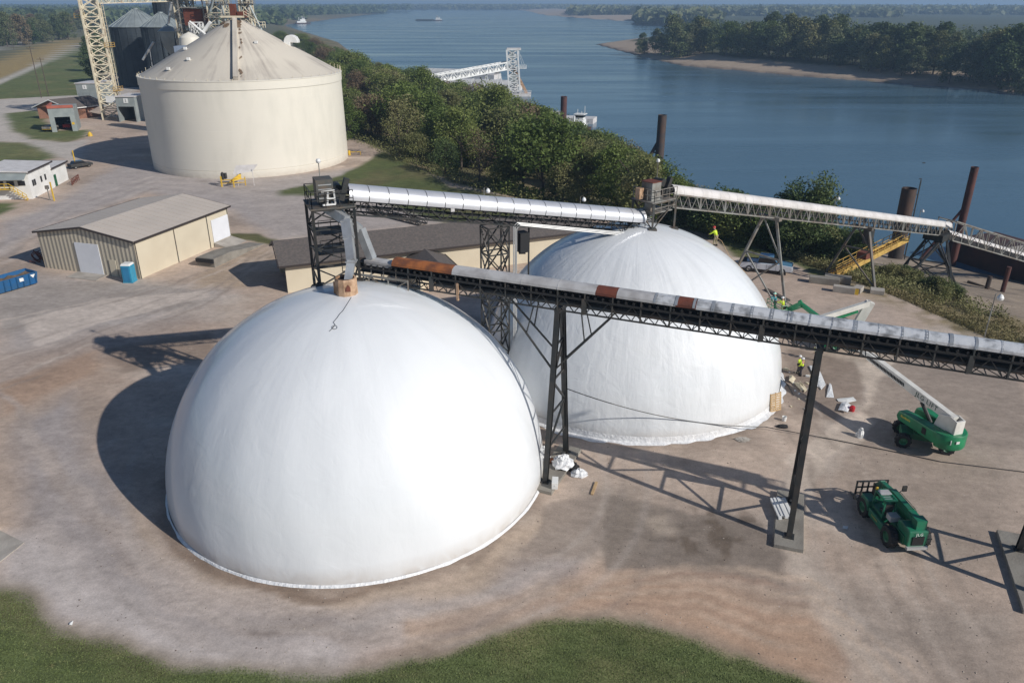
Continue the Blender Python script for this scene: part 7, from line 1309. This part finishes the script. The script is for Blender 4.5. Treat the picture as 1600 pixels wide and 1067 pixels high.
# distant woods as canopy masses
def woods(name, quads_, spacing_, hmin, hmax, seed, kind='far', m_=22, lf=.55):
    r_ = np.random.default_rng(seed); P_ = []; S_ = []
    for (x0, y0, x1, y1, dep, zb) in quads_:
        a = np.array(G(x0, y0, zb)); b_ = np.array(G(x1, y1, zb)); L_ = np.linalg.norm(b_-a); n = int(L_*dep/spacing_**2); n = min(n, 2600); t_ = r_.uniform(0, 1, n); base = a+(b_-a)*t_[:, None]; dn = base[:, :2]/np.linalg.norm(base[:, :2], axis=1)[:, None]; base[:, :2] += dn*r_.uniform(0, dep, n)[:, None]
        for bb in base:
            h = r_.uniform(hmin, hmax); w_ = spacing_*.75; d = r_.normal(size=(m_, 3)); d /= np.linalg.norm(d, axis=1)[:, None]; d[:, 2] = np.abs(d[:, 2]); P_.append(bb+d*np.array([w_, w_, h*.5])*r_.uniform(.6, 1, (m_, 1))+np.array([0, 0, h*.45])*r_.uniform(0, 1, (m_, 1))); S_.append(np.full(m_, w_*lf))
    me = leaf_mesh(name, np.concatenate(P_), np.concatenate(S_), seed, .8); me.materials.append(LM[kind]); o = link(name, me); o['kind'] = 'stuff'; return o
woods('distant_woods', [(-120, 46, 320, 36, 500, 0), (-300, 34, 500, 24, 1500, 0), (-300, 20, 640, 16, 3000, 0), (300, 46, 435, 40, 200, -3), (350, 36, 470, 31, 600, -3), (430, 29, 600, 18.5, 900, -3)], 17, 15, 23, 1)
woods('distant_woods', [(1000, 36, 1120, 40, 400, -5), (892, 24, 1400, 30, 900, -5), (560, 15.5, 1400, 16, 2500, -7), (1200, 22, 2000, 30, 2500, -5), (620, 13, 900, 13, 1200, -8)], 22, 17, 27, 2)
woods('far_bank_woods', [(1065, 74, 1250, 80, 160, -4), (1250, 80, 1420, 92, 140, -4), (1420, 92, 1750, 112, 120, -4)], 9, 15, 24, 3, 'far', 110, .15)
# brush on the bank at right, and grass tufts
def tufts(name, n, xf, seed, hmin, hmax, mt, sz, kindz=None):
    r_ = np.random.default_rng(seed); P_ = xf(r_, n); zz = gz(P_[:, 0], P_[:, 1]); h = r_.uniform(hmin, hmax, len(P_))*r_.uniform(0, 1, len(P_))**.5; C_ = np.stack([P_[:, 0], P_[:, 1], zz+h], 1); me = leaf_mesh(name, C_, r_.uniform(sz*.6, sz*1.4, len(P_)), seed, .45); me.materials.append(mt); o = link(name, me); o['kind'] = 'stuff'; return o
def brush(r_, n):
    out = []
    q = np.stack([r_.uniform(38, 84, n*4), r_.uniform(60, 104, n*4)], 1); b_ = sdist(q[:, 0], q[:, 1], BANK); nn = fbm(q[:, 0], q[:, 1], 3.5, 3, 5); m_ = (b_ > .3) & (b_ < 13.5) & (nn > .43)
    q = q[m_][:n]; c = r_.integers(0, len(q), n); return q
LM['dry'] = leafmat('dry_brush', (.10, .10, .042), (.16, .14, .06), (.26, .21, .11), .5)
tufts('undergrowth', 42000, brush, 5, .05, 1.15, LM['dry'], .13)
def brush2(r_, n):
    q = np.stack([r_.uniform(24, 66, n*4), r_.uniform(84, 116, n*4)], 1); b_ = sdist(q[:, 0], q[:, 1], BANK); nn = fbm(q[:, 0], q[:, 1], 4, 3, 15); m_ = (b_ > 0) & (b_ < 14) & (nn > .42); return q[m_][:n]
tufts('undergrowth', 24000, brush2, 6, .1, 1.8, LM['olive'], .15)
PG = pxp(GR1)
def gt(r_, n):
    q = np.stack([r_.uniform(-34, 22, n*3), r_.uniform(23, 37, n*3)], 1); d = poly_sd(q[:, 0]+(fbm(q[:, 0], q[:, 1], 3.5, 5, 21)-.5)*1.9, q[:, 1]+(fbm(q[:, 0], q[:, 1], 3.5, 5, 31)-.5)*1.9, PG); m_ = (d > r_.uniform(-.25, .35, len(d))); q = q[m_]; return q[:n]
LM['turf'] = leafmat('turf_blades', (.12, .155, .05), (.165, .20, .072), (.27, .245, .12), 1.3)
tufts('grass_tufts', 90000, gt, 8, .0, .035, LM['turf'], .045)
def belt(r_, n):
    q = np.stack([r_.uniform(-60, 36, n*4), r_.uniform(104, 260, n*4)], 1); b_ = sdist(q[:, 0], q[:, 1], BANK); m_ = (b_ > -2) & (b_ < 9); return q[m_][:n]
tufts('undergrowth', 26000, belt, 9, .1, 2.2, LM['olive'], .2)

# loose stones over the yard
ri = np.random.default_rng(31); n_ = 5500; xy = np.stack([ri.uniform(-34, 34, n_*2), ri.uniform(26, 74, n_*2)], 1)
ok = (np.hypot(xy[:, 0]+11, xy[:, 1]-48.5) > 13.6) & (np.hypot(xy[:, 0]-10.8, xy[:, 1]-64.5) > 13.8) & (poly_sd(xy[:, 0], xy[:, 1], PG) < -.2) & (sdist(xy[:, 0], xy[:, 1], BANK) < -1); dn_ = fbm(xy[:, 0], xy[:, 1], 4, 3, 8); ok &= (dn_+ri.uniform(-.22, .22, len(xy)) > .5); xy = xy[ok][:n_]; k_ = len(xy)
s_ = .015+.05*ri.uniform(0, 1, k_)**4; base = np.array([(1, 0, 0), (0, 1, 0), (-1, 0, 0), (0, -1, 0), (0, 0, .7), (0, 0, -.3)]); jit = ri.uniform(.7, 1.3, (k_, 6, 1)); vs = base[None]*s_[:, None, None]*jit+np.concatenate([xy, np.full((k_, 1), .005)], 1)[:, None, :]
fc = np.array([(0, 1, 4), (1, 2, 4), (2, 3, 4), (3, 0, 4), (1, 0, 5), (2, 1, 5), (3, 2, 5), (0, 3, 5)]); ff = (fc[None]+np.arange(k_)[:, None, None]*6).reshape(-1, 3); me = bpy.data.meshes.new('gravel')
me.vertices.add(k_*6); me.vertices.foreach_set('co', vs.reshape(-1)); me.loops.add(ff.size); me.loops.foreach_set('vertex_index', ff.ravel().astype(np.int32)); me.polygons.add(len(ff)); me.polygons.foreach_set('loop_start', np.arange(0, ff.size, 3, dtype=np.int32)); me.update(calc_edges=True)
me.materials.append(mat('loose_stone', (.46, .40, .33), .9, 0, (.16, .13, .11), 1.3, 1., lo=.45, hi=.55)); o = link('gravel', me); o['kind'] = 'stuff'
# ------------------------------------------------------------------ air, light, camera
w = bpy.data.worlds.new('World'); sc.world = w; w.use_nodes = True; nt = w.node_tree; bg = nt.nodes['Background']
sky = nt.nodes.new('ShaderNodeTexSky'); sky.sky_type = 'NISHITA'; sky.sun_disc = False
SAZ, SEL = math.radians(123.), math.radians(30.5)
sky.sun_elevation = SEL; sky.sun_rotation = SAZ; sky.air_density = 1.0; sky.dust_density = .5; sky.ozone_density = 3.
tint = nt.nodes.new('ShaderNodeMix'); tint.data_type = 'RGBA'; tint.blend_type = 'MULTIPLY'; tint.inputs['Factor'].default_value = 1.; tint.inputs['B'].default_value = (.93, 1., 1.09, 1); nt.links.new(sky.outputs[0], tint.inputs['A']); nt.links.new(tint.outputs['Result'], bg.inputs[0]); bg.inputs[1].default_value = .064
ld = bpy.data.lights.new('sun', 'SUN'); ld.energy = 4.1; ld.angle = math.radians(.53); ld.color = (1., .955, .89); lo = bpy.data.objects.new('sun', ld); COL.objects.link(lo)
sd_ = V((sin(SAZ)*cos(SEL), cos(SAZ)*cos(SEL), sin(SEL))); lo.rotation_euler = sd_.to_track_quat('Z', 'Y').to_euler(); lo.location = sd_*200
HZ = 1
if HZ:
    m = bpy.data.materials.new('air_haze'); m.use_nodes = True; nt = m.node_tree; nt.nodes.remove(nt.nodes['Principled BSDF']); pv = nt.nodes.new('ShaderNodeVolumePrincipled')
    pv.inputs['Color'].default_value = (.50, .72, 1., 1); pv.inputs['Density'].default_value = .00023; pv.inputs['Anisotropy'].default_value = .1
    nt.links.new(pv.outputs[0], nt.nodes['Material Output'].inputs['Volume']); mb = MB(); mb.box((0, 14800, 14), (62000, 31000, 56)); M['haze'] = m; o = mb.build('haze', 'haze'); o['kind'] = 'stuff'
cam = bpy.data.cameras.new('camera'); co = bpy.data.objects.new('camera', cam); COL.objects.link(co); sc.camera = co
cam.sensor_width = 36; cam.lens = 36*F/1600; cam.clip_end = 60000; cam.clip_start = .5; co.location = CAMP; co.rotation_euler = (PI/2-PT, 0, 0)
sc.view_settings.view_transform = 'Standard'; sc.view_settings.look = 'None'; sc.view_settings.exposure = 0.; sc.view_settings.gamma = 1.
sc.cycles.volume_bounces = 0; sc.cycles.max_bounces = 6; sc.cycles.transparent_max_bounces = 8
